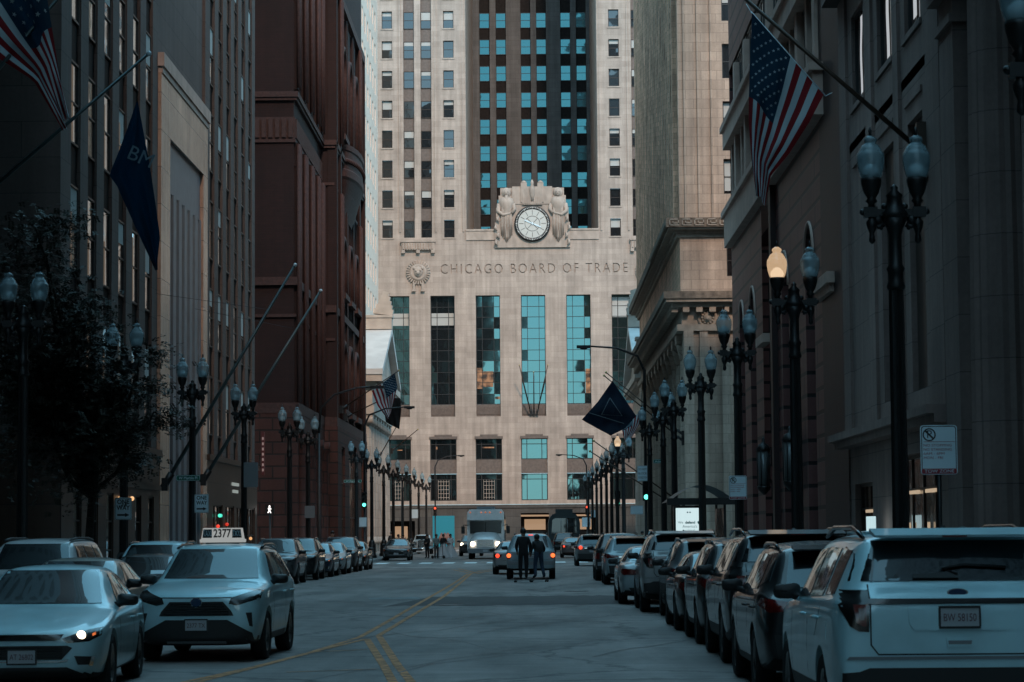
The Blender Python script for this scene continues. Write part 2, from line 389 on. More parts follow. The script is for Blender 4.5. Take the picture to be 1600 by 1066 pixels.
# faces of walls: N faces the camera (plane y), E faces the street from the left (plane x), W from the right
def faceN(Y): return lambda u, z, d=0: Vector((u, Y+d, z))
def faceE(X): return lambda u, z, d=0: Vector((X-d, u, z))
def faceW(X): return lambda u, z, d=0: Vector((X+d, u, z))
ROT = {'N': 0.0, 'E': pi/2, 'W': -pi/2}
WIN = {}
def window(name, parent, face, u, plane, z, w, h, nx=1, ny=2, g='glass', fr='frame_dark', fw=.06, blind=0.0, hue=None, sub=True, xs=None, zs=None):
    """glass pane with its sash frame as child; (u, z) is the bottom centre, plane the glass plane"""
    key = (round(w, 3), round(h, 3), nx, ny, g, fr, fw, round(blind, 2), hue, tuple(xs or ()), tuple(zs or ()))
    if key not in WIN:
        a = MB(); gx = [-w/2]+(list(xs) if xs else [-w/2+w*i/nx for i in range(1, nx)])+[w/2]; gz = [0]+(list(zs) if zs else [h*i/ny for i in range(1, ny)])+[h]
        for x0, x1 in zip(gx, gx[1:]):                                # every pane sits a hair out of true
            for z0, z1 in zip(gz, gz[1:]):
                t = [rng.uniform(-.0028, .0028)*min(1.2, max(x1-x0, z1-z0)) for _ in range(3)]; t.append(t[0]-t[1]+t[2]); a.quad((x0, t[0], z0), (x1, t[1], z0), (x1, t[2], z1), (x0, t[3], z1), 0)
        if blind: a.quad((-w/2, -.012, h*(1-blind)), (w/2, -.012, h*(1-blind)), (w/2, -.012, h), (-w/2, -.012, h), 1)
        b = MB(); d = .05
        b.box(-w/2, -w/2+fw, -d, .02, 0, h); b.box(w/2-fw, w/2, -d, .02, 0, h)
        b.box(-w/2+fw, w/2-fw, -d, .02, 0, fw); b.box(-w/2+fw, w/2-fw, -d, .02, h-fw, h)
        for x in (xs if xs else [-w/2+w*i/nx for i in range(1, nx)]): b.box(x-fw/2.5, x+fw/2.5, -d+.01, .01, fw, h-fw)
        for q in (zs if zs else [h*i/ny for i in range(1, ny)]): b.box(-w/2+fw, w/2-fw, -d+.005, .015, q-fw/2.5, q+fw/2.5)
        def mk(mb, nm, mats):
            me = bpy.data.meshes.new(nm); me.from_pydata(mb.v, [], mb.f)
            for q in mats: me.materials.append(M[q])
            me.polygons.foreach_set('material_index', mb.mi); return me
        WIN[key] = (mk(a, name, [g, 'blind']), mk(b, 'frame', [fr]))
    ga, fa = WIN[key]
    p = {'N': (u, plane, z), 'E': (plane, u, z), 'W': (plane, u, z)}[face]
    o = link(name, ga, parent); o.location = Vector(p)-origin_of(parent); o.rotation_euler = (0, 0, ROT[face])
    if sub: link('frame', fa, o)
    return o
# ================================================================== ground
mb = MB(); mb.quad((-900, -700, -.03), (900, -700, -.03), (900, 1500, -.03), (-900, 1500, -.03)); struct(mb.build('ground', 'concrete'))
KL, KR = -10.4, 4.6                       # kerb lines of the avenue
XL, XR = -15.0, 10.6                      # street walls
A0, A1 = 133.0, 145.0                     # the cross street
J0, J1 = 263.0, 271.0                     # the street at the end
mb = MB(); mb.grid(lambda u, v: (KL-.2+(KR-KL+.4)*u, -120+(J0+121)*v, 0), 1, 1, smooth=False)
struct(mb.build('road', 'asphalt'))
mb = MB()
for a, b in ((A0-.2, A1+.2), (J0-.2, J1+.2)):
    mb.quad((-160, a, -.004), (160, a, -.004), (160, b, -.004), (-160, b, -.004))
struct(mb.build('cross_street', 'asphalt'))
def walkway(x0, x1, y0, y1):
    m = MB(); m.box(x0, x1, y0, y1, -.02, .15); struct(m.build('sidewalk', 'concrete'))
    k = MB(); kx = x1 if x1 < 0 else x0-.16
    k.box(kx, kx+.16, y0, y1, -.02, .155); struct(k.build('kerb', 'kerb'))
for y0, y1 in ((-120, A0), (A1, J0)):
    walkway(-40, KL, y0, y1); walkway(KR+.16, 40, y0, y1)
m = MB(); m.box(-80, 80, J1, 300, -.02, .15); struct(m.build('sidewalk', 'concrete'))
m = MB()
for i in range(11): m.quad((KL+.7+1.34*i, 144.0, .004), (KL+1.42+1.34*i, 144.0, .004), (KL+1.42+1.34*i, 149.0, .004), (KL+.7+1.34*i, 149.0, .004))
struct(m.build('crosswalk', 'whiteline'))
m = MB()
for i in range(11): m.quad((KL+.7+1.34*i, 251.0, .004), (KL+1.42+1.34*i, 251.0, .004), (KL+1.42+1.34*i, 255.0, .004), (KL+.7+1.34*i, 255.0, .004))
struct(m.build('crosswalk', 'whiteline'))
def ribbon(m, pts, w, z=.005):
    pts = [Vector((p[0], p[1], z)) for p in pts]
    L, Rr = [], []
    for i, p in enumerate(pts):
        t = (pts[min(i+1, len(pts)-1)]-pts[max(i-1, 0)]).normalized(); n = Vector((-t.y, t.x, 0))*w/2
        L.append(p+n); Rr.append(p-n)
    for i in range(len(pts)-1): m.quad(L[i], Rr[i], Rr[i+1], L[i+1])
def G(*pp): return [atG(x, y) for x, y in pp]
m = MB()
ribbon(m, G((180, 1108), (290, 1066), (400, 1042), (485, 1020), (562, 996), (605, 972), (644, 949), (681, 928), (712, 910), (731, 897)), .105)
ribbon(m, G((230, 1098), (310, 1066), (420, 1038), (509, 1014), (572, 999)), .10, .006)
ribbon(m, G((573, 999), (600, 1041), (612, 1063), (640, 1110)), .12, .007)
ribbon(m, G((672, 1110), (640, 1063), (622, 1041), (592, 994)), .12)
ribbon(m, G((591, 994), (622, 975), (659, 953), (694, 932), (722, 909), (737, 896)), .105, .006)
ribbon(m, G((734, 896), (720, 893), (708, 890.6)), .12, .007); ribbon(m, G((741, 895), (727, 891.5), (716, 889)), .12, .008)
ribbon(m, G((737, 896.5), (750, 893), (766, 890.5)), .12, .008); ribbon(m, G((744, 897), (757, 894), (772, 891.5)), .12, .009)
ribbon(m, G((447, 1051), (587, 1046)), .07, .006); ribbon(m, G((494, 1019), (575, 1015.5)), .07, .0065)
struct(m.build('lane_marking', 'yellow'))
m = MB()
a = G((700, 931), (912, 931), (914, 946), (672, 948)); 
x0, x1, y0, y1 = -3.0, 2.2, 60.5, 69.0; top = [(x0+(x1-x0)*k/24, y1+rng.uniform(-.5, .5)) for k in range(25)]; bot = [(x0-.8+(x1-x0+.9)*k/24, y0+rng.uniform(-.7, .5)) for k in range(25)]
for k in range(24): m.quad((*bot[k], .004), (*bot[k+1], .004), (*top[k+1], .004), (*top[k], .004))
struct(m.build('road_patch', 'patch'))
m = MB(); a = G((575, 934.5), (657, 933), (655, 936.5), (577, 937)); m.quad(*[Vector((p.x, p.y, .004)) for p in a]); struct(m.build('worn_marking', mat('worn_white_paint', (.17, .18, .18), .8, var=.4, scale=3)))
m = MB()
for i in range(22):
    y = 30+rng.random()*80; x = -3.5+rng.random()*5; pts = [(x+rng.uniform(-.15, .15)+k*.5*(1 if i % 2 else -1), y+rng.uniform(-.5, .5)+k*(1.6 if i % 3 else .1)) for k in range(7)]
    ribbon(m, pts, .045, .0045+.00006*i)
struct(m.build('tar_seam', 'tar'))
for x, y in ((-2.2, 61), (1.2, 74)):
    m = MB(); m.lathe([(.38, 0), (.38, .006), (.34, .008)], (x, y, .001), 24); m.lathe([(.30, .008), (.30, .011)], (x, y, .001), 24)
    tag(m.build('manhole_cover', 'iron'), 'round iron manhole cover set in the %s of the asphalt' % ('left half' if x < 0 else 'right half'), 'manhole cover')

# ================================================================== left: bank block of grey piers with its marble portal
bA = thing('office_building', 'tall grey stone office block with dark window strips between piers and a tan marble portal', 'building', (XL, 75.9, 0))
HA = 75.0
m = MB(); m.box(-60, XL-.14, 76.3, 129.0, 0, HA)
m.box(-60, XL, 75.9, 76.3, 5.0, HA)                                  # north wall slab
piers = [(75.9, 77.6)]+[(77.6+3.0*i+1.65, 77.6+3.0*i+3.0) for i in range(6)]+[(109.4, 111.0)]+[(111.0+3.0*i+1.65, 111.0+3.0*i+3.0) for i in range(6)]
for a, b in piers[1:]: m.box(XL-.15, XL, a, b, 5.0, HA)
m.box(XL-.15, XL, 76.3, 77.6, 5.0, HA)
m.build('pier_wall', 'pier_grey', bA)
m = MB()
for i in range(6):
    for y0 in (77.6, 111.0): m.cut(); m.quad((XL-.13, y0+3*i, 5.0), (XL-.13, y0+3*i+1.65, 5.0), (XL-.13, y0+3*i+1.65, HA-3), (XL-.13, y0+3*i, HA-3))
each(m, 'spandrel', 'spandrel', bA)
for y0 in (77.6, 111.0):
    for i in range(6):
        for k in range(6):
            z = 6.4+4.1*k
            if z > 26 and y0 < 100: continue
            window('window', bA, 'E', y0+3*i+.825, XL-.10, z, 1.5, 2.75, 1, 2, 'glass', 'frame_dark', .07, blind=rng.choice((0, 0, 0, .3, .45)))
M['curtain'] = emit('lamp_lit_curtain', (1.0, .62, .38), .042)  # glowing strips stand in for sunlit facades mirrored in the panes
for i, k, h in ((0, 2, 1.0), (1, 2, .95), (2, 2, .9), (3, 2, .85), (0, 1, .7), (1, 1, .55), (2, 1, .6), (3, 1, .5), (4, 1, .95), (5, 1, 1.0), (0, 0, .7), (1, 0, .8), (2, 0, .75), (3, 0, .4), (6, 2, .6), (9, 1, .5), (8, 3, .4)):
    y = (77.6+3*i if i < 6 else 111.0+3*(i-6))+.12; z = 6.5+4.1*k; m = MB(); w = rng.uniform(.3, .6)
    m.grid(lambda u, v: (XL-.075+.008*sin(9*u), y+w*u, z+2.5*h*v), 6, 1); m.build('lit_curtain', 'curtain', bA)
m = MB(); m.cut()                                                    # brown granite ground storey
hol = [(77.8+3*i, 79.2+3*i, .3, 3.3) for i in range(6)]
m.quad((XL+.12, 75.8, 0), (-60, 75.8, 0), (-60, 75.8, 5.0), (XL+.12, 75.8, 5.0)); m.wall(faceE(XL+.12), 75.8, 95.5, 0, 5.0, hol, .14); m.box(XL-.4, XL+.25, 75.7, 95.5, 4.9, 5.15); m.box(XL-.4, XL+.22, 75.75, 95.5, 3.55, 3.75)
m.cut(); hol2 = [(111.4+4.4*i, 114.9+4.4*i, .3, 3.2) for i in range(4)]
m.wall(faceE(XL+.12), 109.5, 129.1, 0, 5.3, hol2, .14); m.box(XL-.4, XL+.25, 109.5, 129.15, 5.2, 5.45)
m.quad((XL+.12, 129.1, 0), (-60, 129.1, 0), (-60, 129.1, 5.3), (XL+.12, 129.1, 5.3))
each(m, 'granite_base', 'brown_stone', bA)
for h in hol: window('shop_window', bA, 'E', (h[0]+h[1])/2, XL+.02, h[2], h[1]-h[0], h[3]-h[2], 1, 3, 'glass_dark', 'frame_bronze', .07)
for h in hol2: window('shop_window', bA, 'E', (h[0]+h[1])/2, XL+.02, h[2], h[1]-h[0], h[3]-h[2], 3, 2, 'glass_dark', 'frame_bronze', .07)
m = MB(); m.box(XL+.13, XL+.2, 118.2, 120.6, 4.2, 4.35); m.box(XL+.13, XL+.2, 118.5, 120.3, 3.85, 4.0)
m.build('shop_sign', emit('sign_glow', (.75, .85, .8), 0.147), bA)
for y, z, c, e in ((86.2, 3.15, (1, .55, .25), .5), (88.6, 3.15, (1, .55, .25), .5), (113.2, 2.7, (.1, 1, .7), .5), (113.6, 2.7, (.1, 1, .7), .35), (112.6, 2.2, (1, .06, .03), .5), (115.9, 2.3, (1, .06, .03), .3), (122.5, 1.6, (1, .5, .2), .4), (125.5, 1.6, (1, .5, .2), .4)):  # green and red: signal reflections in the glass, added as glowing balls
    m = MB(); m.ball((XL+.2, y, z), .085, 8); m.build('shop_light', emit('small_shop_glow', c, e), bA)
# portal
m = MB(); PX = XL+.14
m.wall(faceE(PX), 95.6, 109.3, 0, 20.3, [(98.0, 107.9, 0, 18.0)], .35)
m.quad((PX, 95.6, 0), (XL-.6, 95.6, 0), (XL-.6, 95.6, 20.3), (PX, 95.6, 20.3)); m.quad((PX, 109.3, 0), (XL-.6, 109.3, 0), (XL-.6, 109.3, 20.3), (PX, 109.3, 20.3))
pt = m.build('portal', 'marble', bA)
m = MB(); m.box(XL-.7, PX+.12, 95.5, 109.45, 20.55, 21.1); m.box(XL-.7, PX+.05, 95.6, 109.3, 20.3, 20.55); m.build('coping', 'pinkstone', pt)
m = MB(); m.box(PX-.34, PX-.16, 98.0, 107.9, 15.9, 18.0)
for i in range(7):
    y = 98.0+i*1.6; m.box(PX-.34, PX-.10, y, y+.8 if i < 6 else 107.9, 0, 15.9)
m.build('fin', 'fin_blue', pt)
m = MB(); m.quad((PX-.3, 98.0, 0), (PX-.3, 107.9, 0), (PX-.3, 107.9, 15.9), (PX-.3, 98.0, 15.9)); m.build('glazing', 'glass_dark', pt)
m = MB(); m.box(-60, XL-.9, 95.4, 109.5, 0, HA-1); m.build('recess_wall', M['pier_grey'], bA)

# unseen blocks added for the light: sun-blocking slabs right, dark masses in reflections left
for nm, lab, x0, x1, y0, y1, h, st, fc in (
        ('office_building', 'near grey office block on the left side of the avenue beside the alley', -60, XL, -45, 66, 62.0, 'maroon_ret', 'E'),
        ('office_building', 'long limestone office block far up the avenue on the left', -60, XL+3.5, -530, -55, 90.0, 'brown_stone', 'E'),
        ('office_building', 'stone tower set back behind the columned bank and the maroon block', 18, 22, -3, 88, 125.0, 'brown_stone', 'W'),
        ('office_building', 'slim tall tower between two lower blocks on the right up the avenue', 18, 22, -18, -3, 180.0, 'maroon', 'W'),
        ('office_building', 'brown office block set back on the right up the avenue', 18, 22, -60, -18, 125.0, 'maroon', 'W'),
        ('office_building', 'tall limestone tower set back farther up the avenue on the right', 18, 22, -105, -60, 200.0, 'brown_stone', 'W'),
        ('office_building', 'longest limestone tower farthest up the avenue on the right', 18, 22, -300, -108, 210.0, 'brown_stone', 'W')):
    b = thing(nm, lab, 'building', (x0, y0, 0)); m = MB(); m.box(x0, x1, y0, y1, 0, h); m.build('wall', st, b)
    m = MB(); X = x1+.02 if fc == 'E' else x0-.02
    y = y0+2
    while y < y1-3:
        z = 6
        while z < h-4: m.quad((X, y, z), (X, y+1.8, z), (X, y+1.8, z+2.3), (X, y, z+2.3)); z += 4
        y += 3.6
    m.build('window', 'spandrel', b)

# ================================================================== left: red-brown block with oriel balcony
bR = thing('brick_building', 'dark red-brown ornate brick building with pilasters, carved courses and a round balcony', 'building', (XL, 150, 0))
HR = 62.0
bays = [(152.0, 154.6), (155.6, 159.2), (160.2, 163.8), (164.6, 167.0)]
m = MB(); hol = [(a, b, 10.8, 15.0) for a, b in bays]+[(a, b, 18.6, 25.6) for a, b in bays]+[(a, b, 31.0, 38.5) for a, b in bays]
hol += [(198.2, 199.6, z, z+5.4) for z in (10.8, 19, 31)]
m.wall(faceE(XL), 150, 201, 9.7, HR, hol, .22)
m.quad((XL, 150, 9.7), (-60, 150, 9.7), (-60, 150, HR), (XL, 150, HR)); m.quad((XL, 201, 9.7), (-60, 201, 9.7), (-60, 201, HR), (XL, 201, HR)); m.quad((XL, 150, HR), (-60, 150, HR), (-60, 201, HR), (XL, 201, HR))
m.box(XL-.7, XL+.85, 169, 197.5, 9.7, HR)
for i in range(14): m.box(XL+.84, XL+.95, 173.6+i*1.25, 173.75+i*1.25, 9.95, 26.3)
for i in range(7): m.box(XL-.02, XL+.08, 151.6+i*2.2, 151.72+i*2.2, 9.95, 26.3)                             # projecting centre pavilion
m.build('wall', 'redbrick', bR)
m = MB()
for z0, z1, p in ((9.3, 9.95, .32), (15.3, 15.5, .15), (17.3, 17.8, .24), (26.3, 26.5, .12), (28.95, 29.15, .2), (29.15, 29.5, .3), (40.5, 41.2, .3)):
    m.box(-60, XL+p, 150-p, 168.9, z0, z1); m.box(XL-.5, XL+.85+p, 168.95-p, 197.5+p, z0, z1); m.box(XL-.5, XL+p, 197.6+p, 201+p, z0, z1)
m.box(-60, XL+.08, 149.92, 168.9, 26.5, 27.9)
for i in range(60):
    x = XL-i*.42; m.box(x-.32, x-.06, 149.80, 149.95, 26.6, 27.8)
for i in range(44): m.box(XL+.05, XL+.18, 150.1+i*.42, 150.38+i*.42, 26.6, 27.8)
m.build('carved_course', 'terracotta', bR)
m = MB()
for y in (150.2, 154.65, 159.25, 163.85, 167.1):
    m.cut(); m.box(XL-.1, XL+.26, y, y+.85, 9.95, 26.3); m.box(XL-.1, XL+.32, y-.06, y+.91, 24.8, 25.5); m.box(XL-.1, XL+.26, y, y+.85, 29.7, 40.5)
for y in (168.9, 172.5, 191.2, 196.75): m.cut(); m.box(XL+.5, XL+1.15, y, y+.9, 9.95, 40.5)
for y in (174.6, 179.4, 180.3, 185.4, 186.4, 193.1, 194.9): m.cut(); m.box(XL+.5, XL+1.05, y, y+.42, 9.95, 26.2); m.cut(); m.box(XL+.5, XL+1.05, y, y+.42, 31.0, 40.3)
each(m, 'pilaster', 'redbrick', bR)
for a, b in bays:
    for z0, z1 in ((10.8, 15.0), (18.6, 21.8), (22.4, 25.6), (31.0, 34.4), (35.0, 38.5)):
        window('window', bR, 'E', (a+b)/2, XL-.15, z0, b-a, z1-z0, 2, 2, 'glass', 'frame_bronze', .1)
m = MB()
for a, b in bays:
    m.cut(); c = (a+b)/2; r = (b-a)/2                                 # carved arch heads closing the upper lights
    pts = [(c+r*cos(pi*t/10), 24.2+1.4*sin(pi*t/10)) for t in range(11)]
    for t in range(10):
        m.add([(XL-.02, *pts[t]), (XL-.02, *pts[t+1]), (XL-.02, pts[t+1][0], 25.65), (XL-.02, pts[t][0], 25.65)], [(0, 1, 2, 3)])
        m.add([(XL-.02, *pts[t]), (XL-.02, *pts[t+1]), (XL-.2, *pts[t+1]), (XL-.2, *pts[t])], [(0, 1, 2, 3)])
    m.box(XL-.6, XL-.08, a, b, 21.8, 22.4); m.box(XL-.6, XL-.08, a, b, 34.4, 35.0); m.box(XL-.6, XL-.08, a, b, 15.0, 18.6)
each(m, 'arch_head', 'terracotta', bR)
m = MB(); cy, ry, ex = 183.0, 6.6, 1.15                                # round balcony on its corbel
def bow(u, z, k=1.0, j=1.0): a = pi*(u-.5); return (XL+.8+ex*k*cos(a), cy+ry*j*sin(a), z)
prof = [(.15, .6, 25.2), (.35, .75, 26.0), (.62, .88, 27.0), (.9, .97, 27.9), (1.0, 1.0, 28.1), (1.0, 1.0, 28.6), (.95, .985, 28.7), (.95, .985, 30.0), (1.02, 1.01, 30.1), (1.02, 1.01, 30.5), (.86, .94, 30.5), (.86, .94, 29.0)]
for i in range(len(prof)-1):
    (k0, j0, z0), (k1, j1, z1) = prof[i], prof[i+1]
    m.grid(lambda u, v: bow(u, z0+(z1-z0)*v, k0+(k1-k0)*v, j0+(j1-j0)*v), 24, 1)
for i in range(30):
    a = bow((i+.5)/30, 29.3, .97, .99); m.ball(a, .2, 6)
m.grid(lambda u, v: bow(u, 29.0, .9*v, .95*v), 24, 4)
m.build('balcony', 'terracotta', bR)
m = MB()                                                              # slim corner shafts that catch the light
for y in (150.15, 151.1, 154.6, 155.55, 159.2, 160.15, 163.8, 164.75, 167.05, 168.0, 172.45, 173.45, 191.15, 192.15): x = XL+.3 if y < 168.5 else XL+1.2; m.cut(); m.tube([(x, y, 9.95), (x, y, 26.2)], .13, 6); m.cut(); m.tube([(x, y, 29.8), (x, y, 40.4)], .13, 6)
each(m, 'corner_shaft', 'terracotta', bR)
m = MB()
for y in (177.0, 183.0, 189.0):                                       # arched openings of the pavilion
    for z0, h in ((31, 6.5), (19.3, 4.0), (10.8, 4.8)):
        pts = [(y-1.5, z0), (y+1.5, z0), (y+1.5, z0+h-1.5)]+[(y+1.5*cos(pi*t/8), z0+h-1.5+1.5*sin(pi*t/8)) for t in range(1, 8)]+[(y-1.5, z0+h-1.5)]
        m.cut(); m.add([(XL+.875, *p) for p in pts], [tuple(range(len(pts)))])
each(m, 'arched_window', 'glass', bR)
m = MB()
for y in (177.0, 183.0, 189.0):
    for z0, h in ((31, 6.5), (19.3, 4.0), (10.8, 4.8)):
        m.cut(); m.tube([(XL+.95, y-1.7, z0), (XL+.95, y-1.7, z0+h-1.5)]+[(XL+.95, y+1.7*cos(pi-pi*t/10), z0+h-1.5+1.7*sin(pi*t/10)) for t in range(1, 10)]+[(XL+.95, y+1.7, z0+h-1.5), (XL+.95, y+1.7, z0)], .22, 6)
        m.box(XL+.8, XL+1.3, y-2, y+2, z0-.4, z0)
each(m, 'arch_surround', 'terracotta', bR)
m = MB()                                                              # rough granite ground storeys
hol = [(152.2, 154.4, .3, 8.2), (156.2, 158.8, .3, 8.2), (160.6, 163.4, .3, 8.2), (179.5, 186.5, .3, 8.4), (172, 175, .3, 8), (191, 194, .3, 8)]
m.wall(faceE(XL+.3), 149.7, 201.2, 0, 9.3, hol[:3], .25)
m.quad((XL+.3, 149.7, 0), (-60, 149.7, 0), (-60, 149.7, 9.3), (XL+.3, 149.7, 9.3))
m.wall(faceE(XL+1.2), 168.6, 197.9, 0, 9.3, hol[3:], .25); m.quad((XL+1.2, 168.6, 0), (XL+.3, 168.6, 0), (XL+.3, 168.6, 9.3), (XL+1.2, 168.6, 9.3))
for y in (150.4, 155.2, 159.5, 164.2): m.lathe([(.55, .6), (.55, 1.0), (.45, 1.1), (.45, 7.2), (.6, 7.4), (.6, 8)], (XL+.45, y, 0), 12)
m.build('rough_base', 'redstone', bR)
for h in hol: window('entry_glazing', bR, 'E', (h[0]+h[1])/2, (XL+.1 if h[0] < 165 else XL+1.0), h[2], h[1]-h[0], h[3]-h[2], 2, 3, 'glass_dark', 'frame_bronze', .1)

# ================================================================== left and right: the two temple-fronted banks
def temple(s, X, label, ext):
    """s = -1 on the left of the street, +1 on the right; X the line of the portico"""
    t = thing('temple_bank', label, 'building', (X, 216, 0))
    Y0, Y1, YC = 216.0, 244.0, 230.0
    m = MB(); o = lambda d: X+s*d
    def bx(d0, d1, *r): m.box(min(o(d0), o(d1)), max(o(d0), o(d1)), *r)
    bx(3.6, 40, Y0-8, Y1+16, 0, 15.0); bx(1.0, 4, Y0, Y1, 0, .9)
    m.build('wall', 'temple', t)
    m = MB()
    bx(.55, 3.7, Y0+.2, Y1-.2, 12.5, 13.3); bx(.7, 3.7, Y0+.35, Y1-.35, 13.3, 15.0); bx(.3, 3.7, Y0-.1, Y1+.1, 15.0, 15.4); bx(-.25, 3.7, Y0-.6, Y1+.6, 15.4, 16.0)
    for i in range(34): bx(-.1, .3, Y0+.3+i*.82, Y0+.7+i*.82, 15.0, 15.38)
    bx(3.7, 40, Y0-8.4, Y0+.2, 14.2, 15.5)
    m.build('entablature', 'temple_trim', t)
    m = MB(); zr, ze = 20.9, 16.0
    m.prism([(Y0-.3, ze), (Y1+.3, ze), (YC, zr-.5)], o(.35), o(1.2), 'x'); m.build('pediment', 'temple', t)
    m = MB()
    for a, b in ((Y0-.7, YC), (Y1+.7, YC)):
        p = [(a, ze), (b, zr-.1), (b, zr+.5), (a, ze+.5)]; m.prism(p, o(-.3), o(22), 'x')
    m.build('roof', 'roof_stone', t)
    m = MB()
    for i in range(8):
        m.cut(); y = Y0+1.2+i*(Y1-Y0-2.4)/7
        m.lathe([(.95, .9), (.95, 1.15), (.82, 1.3), (.80, 1.5)], (o(1.5), y, 0), 20); m.lathe([(.78, 1.5), (.76, 5), (.66, 11.5)], (o(1.5), y, 0), 32, flute=.06, smooth=False)
        m.lathe([(.68, 11.5), (.8, 11.8), (.7, 11.9)], (o(1.5), y, 0), 16); m.box(o(1.5)-.85, o(1.5)+.85, y-.85, y+.85, 12.2, 12.5)
        for q in (-1, 1): m.lathe([(.34, -.85), (.34, .85)], (o(1.5), y+q*.68, 11.95), 10, axis='x')
    each(m, 'column', 'temple', t)
    m = MB()                                                          # scrolled ornament on the ridge, block at the near corner
    bx(-.3, 2.2, YC-.9, YC+.9, zr+.3, zr+1.5); bx(-.4, 2.3, YC-1.0, YC+1.0, zr+1.4, zr+1.65)
    for k in range(5): m.obox((o(.5-.05*k), YC, zr+2.0+.42*k), (.9-.15*k, 0, .1*s), (0, .55-.08*k, 0), (-.05*s, 0, .26))
    m.build('acroterion', 'temple_trim', t)
    if ext:
        m = MB(); bx(-.2, 2.6, Y0-3.2, Y0-1.2, 15.8, 18.7); bx(-.3, 2.7, Y0-3.3, Y0-1.1, 18.7, 18.95); bx(.1, 3.4, Y0-3.0, Y0-.7, 12.6, 15.3); bx(-.4, 3.4, Y0-3.6, Y0-.7, 15.3, 15.8)
        for k in range(4): bx(.5, 2.0, Y0-3.45, Y0-3.2, 16.2+.5*k, 16.5+.5*k)
        m.build('corner_block', 'temple_trim', t)
    return t
temple(-1, -13.9, 'pale stone temple bank with fluted columns and sloping slab roof beyond the red-brown building', False)
temple(1, 9.2, 'pale stone temple bank peeping out past the cream bank on the right', True)

# white office tower above the left temple
bW = thing('office_tower', 'bright white glazed office tower with small upright windows above the left temple', 'building', (-17, 206, 0))
m = MB(); cols = [227.2+3.85*i for i in range(9)]; hol = [(y-.75, y+.75, 21.5+3.45*k, 23.5+3.45*k) for y in cols for k in range(11)]
m.wall(faceE(-17), 205, 262, 15, 61, hol, .07); m.quad((-17, 205, 15), (-60, 205, 15), (-60, 205, 61), (-17, 205, 61)); m.quad((-17, 262, 15), (-60, 262, 15), (-60, 262, 61), (-17, 262, 61)); m.quad((-17, 205, 61), (-60, 205, 61), (-60, 262, 61), (-17, 262, 61))
m.build('wall', 'office_white', bW)
for h in hol: window('window', bW, 'E', (h[0]+h[1])/2, -17.05, h[2], 1.5, 2.0, 1, 2, 'glass', 'frame_dark', .08, sub=False)
m = MB()
for z, p in ((17.3, .5), (18.0, .8), (20.2, .35)): m.box(-30, -17+p, 205, 262, z, z+.5)
m.build('cornice', 'temple_trim', bW)
# ================================================================== the limestone exchange hall closing the street
YF = 275.0; AX = -0.15; HT = 105.0
bC = thing('exchange_hall', 'broad limestone board of trade hall with a round clock and tall windows closing the street', 'building', (AX, YF, 0))
TW = [(AX+5.175*i) for i in range(-4, 5)]                              # axes of the tall windows
tall = [(x-1.385, x+1.385, 15.0, 28.85) for x in TW]
low = [(x-1.5, x+1.5, 5.45, 12.5) for x in TW]
wcol = [-16.6, -9.52, 9.52, 16.6]; pcol = [-14.1, -12.12, 12.12, 14.1]
Z0, DZ, NR = 35.55, 3.47, 9
wing = [(AX+c-.6, AX+c+.6, Z0+DZ*k, Z0+DZ*k+2.02) for c in wcol for k in range(NR)]
strips = [(AX+c-.62, AX+c+.62, Z0, HT-4, .45) for c in pcol]
m = MB()
m.wall(faceN(YF), -26, 26, 5.0, 30.2, [h+(.9,) for h in tall]+[h+(.55,) for h in low], .9)
m.wall(faceN(YF), -26, AX-7.55, 33.4, HT, [h+(.35,) for h in wing if h[0] < 0]+strips[:2], .35)
m.wall(faceN(YF), AX+7.55, 26, 33.4, HT, [h+(.35,) for h in wing if h[0] > 0]+strips[2:], .35)
m.wall(faceN(YF), -26, AX-11.3, 30.2, 33.4); m.wall(faceN(YF), AX+11.3, 26, 30.2, 33.4)
m.wall(faceN(YF), AX-7.55, AX+7.55, 33.4, 36.0)
for s in (-1, 1): m.quad((AX+s*7.55, YF, 33.4), (AX+s*7.55, 308, 33.4), (AX+s*7.55, 308, HT), (AX+s*7.55, YF, HT))
m.quad((AX-7.55, YF, 36.0), (AX+7.55, YF, 36.0), (AX+7.55, 308, 36.0), (AX-7.55, 308, 36.0))
m.quad((-26, YF, 0), (-26, 330, 0), (-26, 330, HT), (-26, YF, HT)); m.quad((26, YF, 0), (26, 330, 0), (26, 330, HT), (26, YF, HT)); m.quad((-26, YF, HT), (AX-7.55, YF, HT), (AX-7.55, 330, HT), (-26, 330, HT)); m.quad((26, YF, HT), (AX+7.55, YF, HT), (AX+7.55, 330, HT), (26, 330, HT))
for x in (-11.05, -15.15, 11.05, 15.15, -7.9, 7.9): m.box(AX+x-.09, AX+x+.09, YF-.12, YF+.2, 36.2, HT)      # reeding beside the strips
m.build('wall', 'limestone', bC)
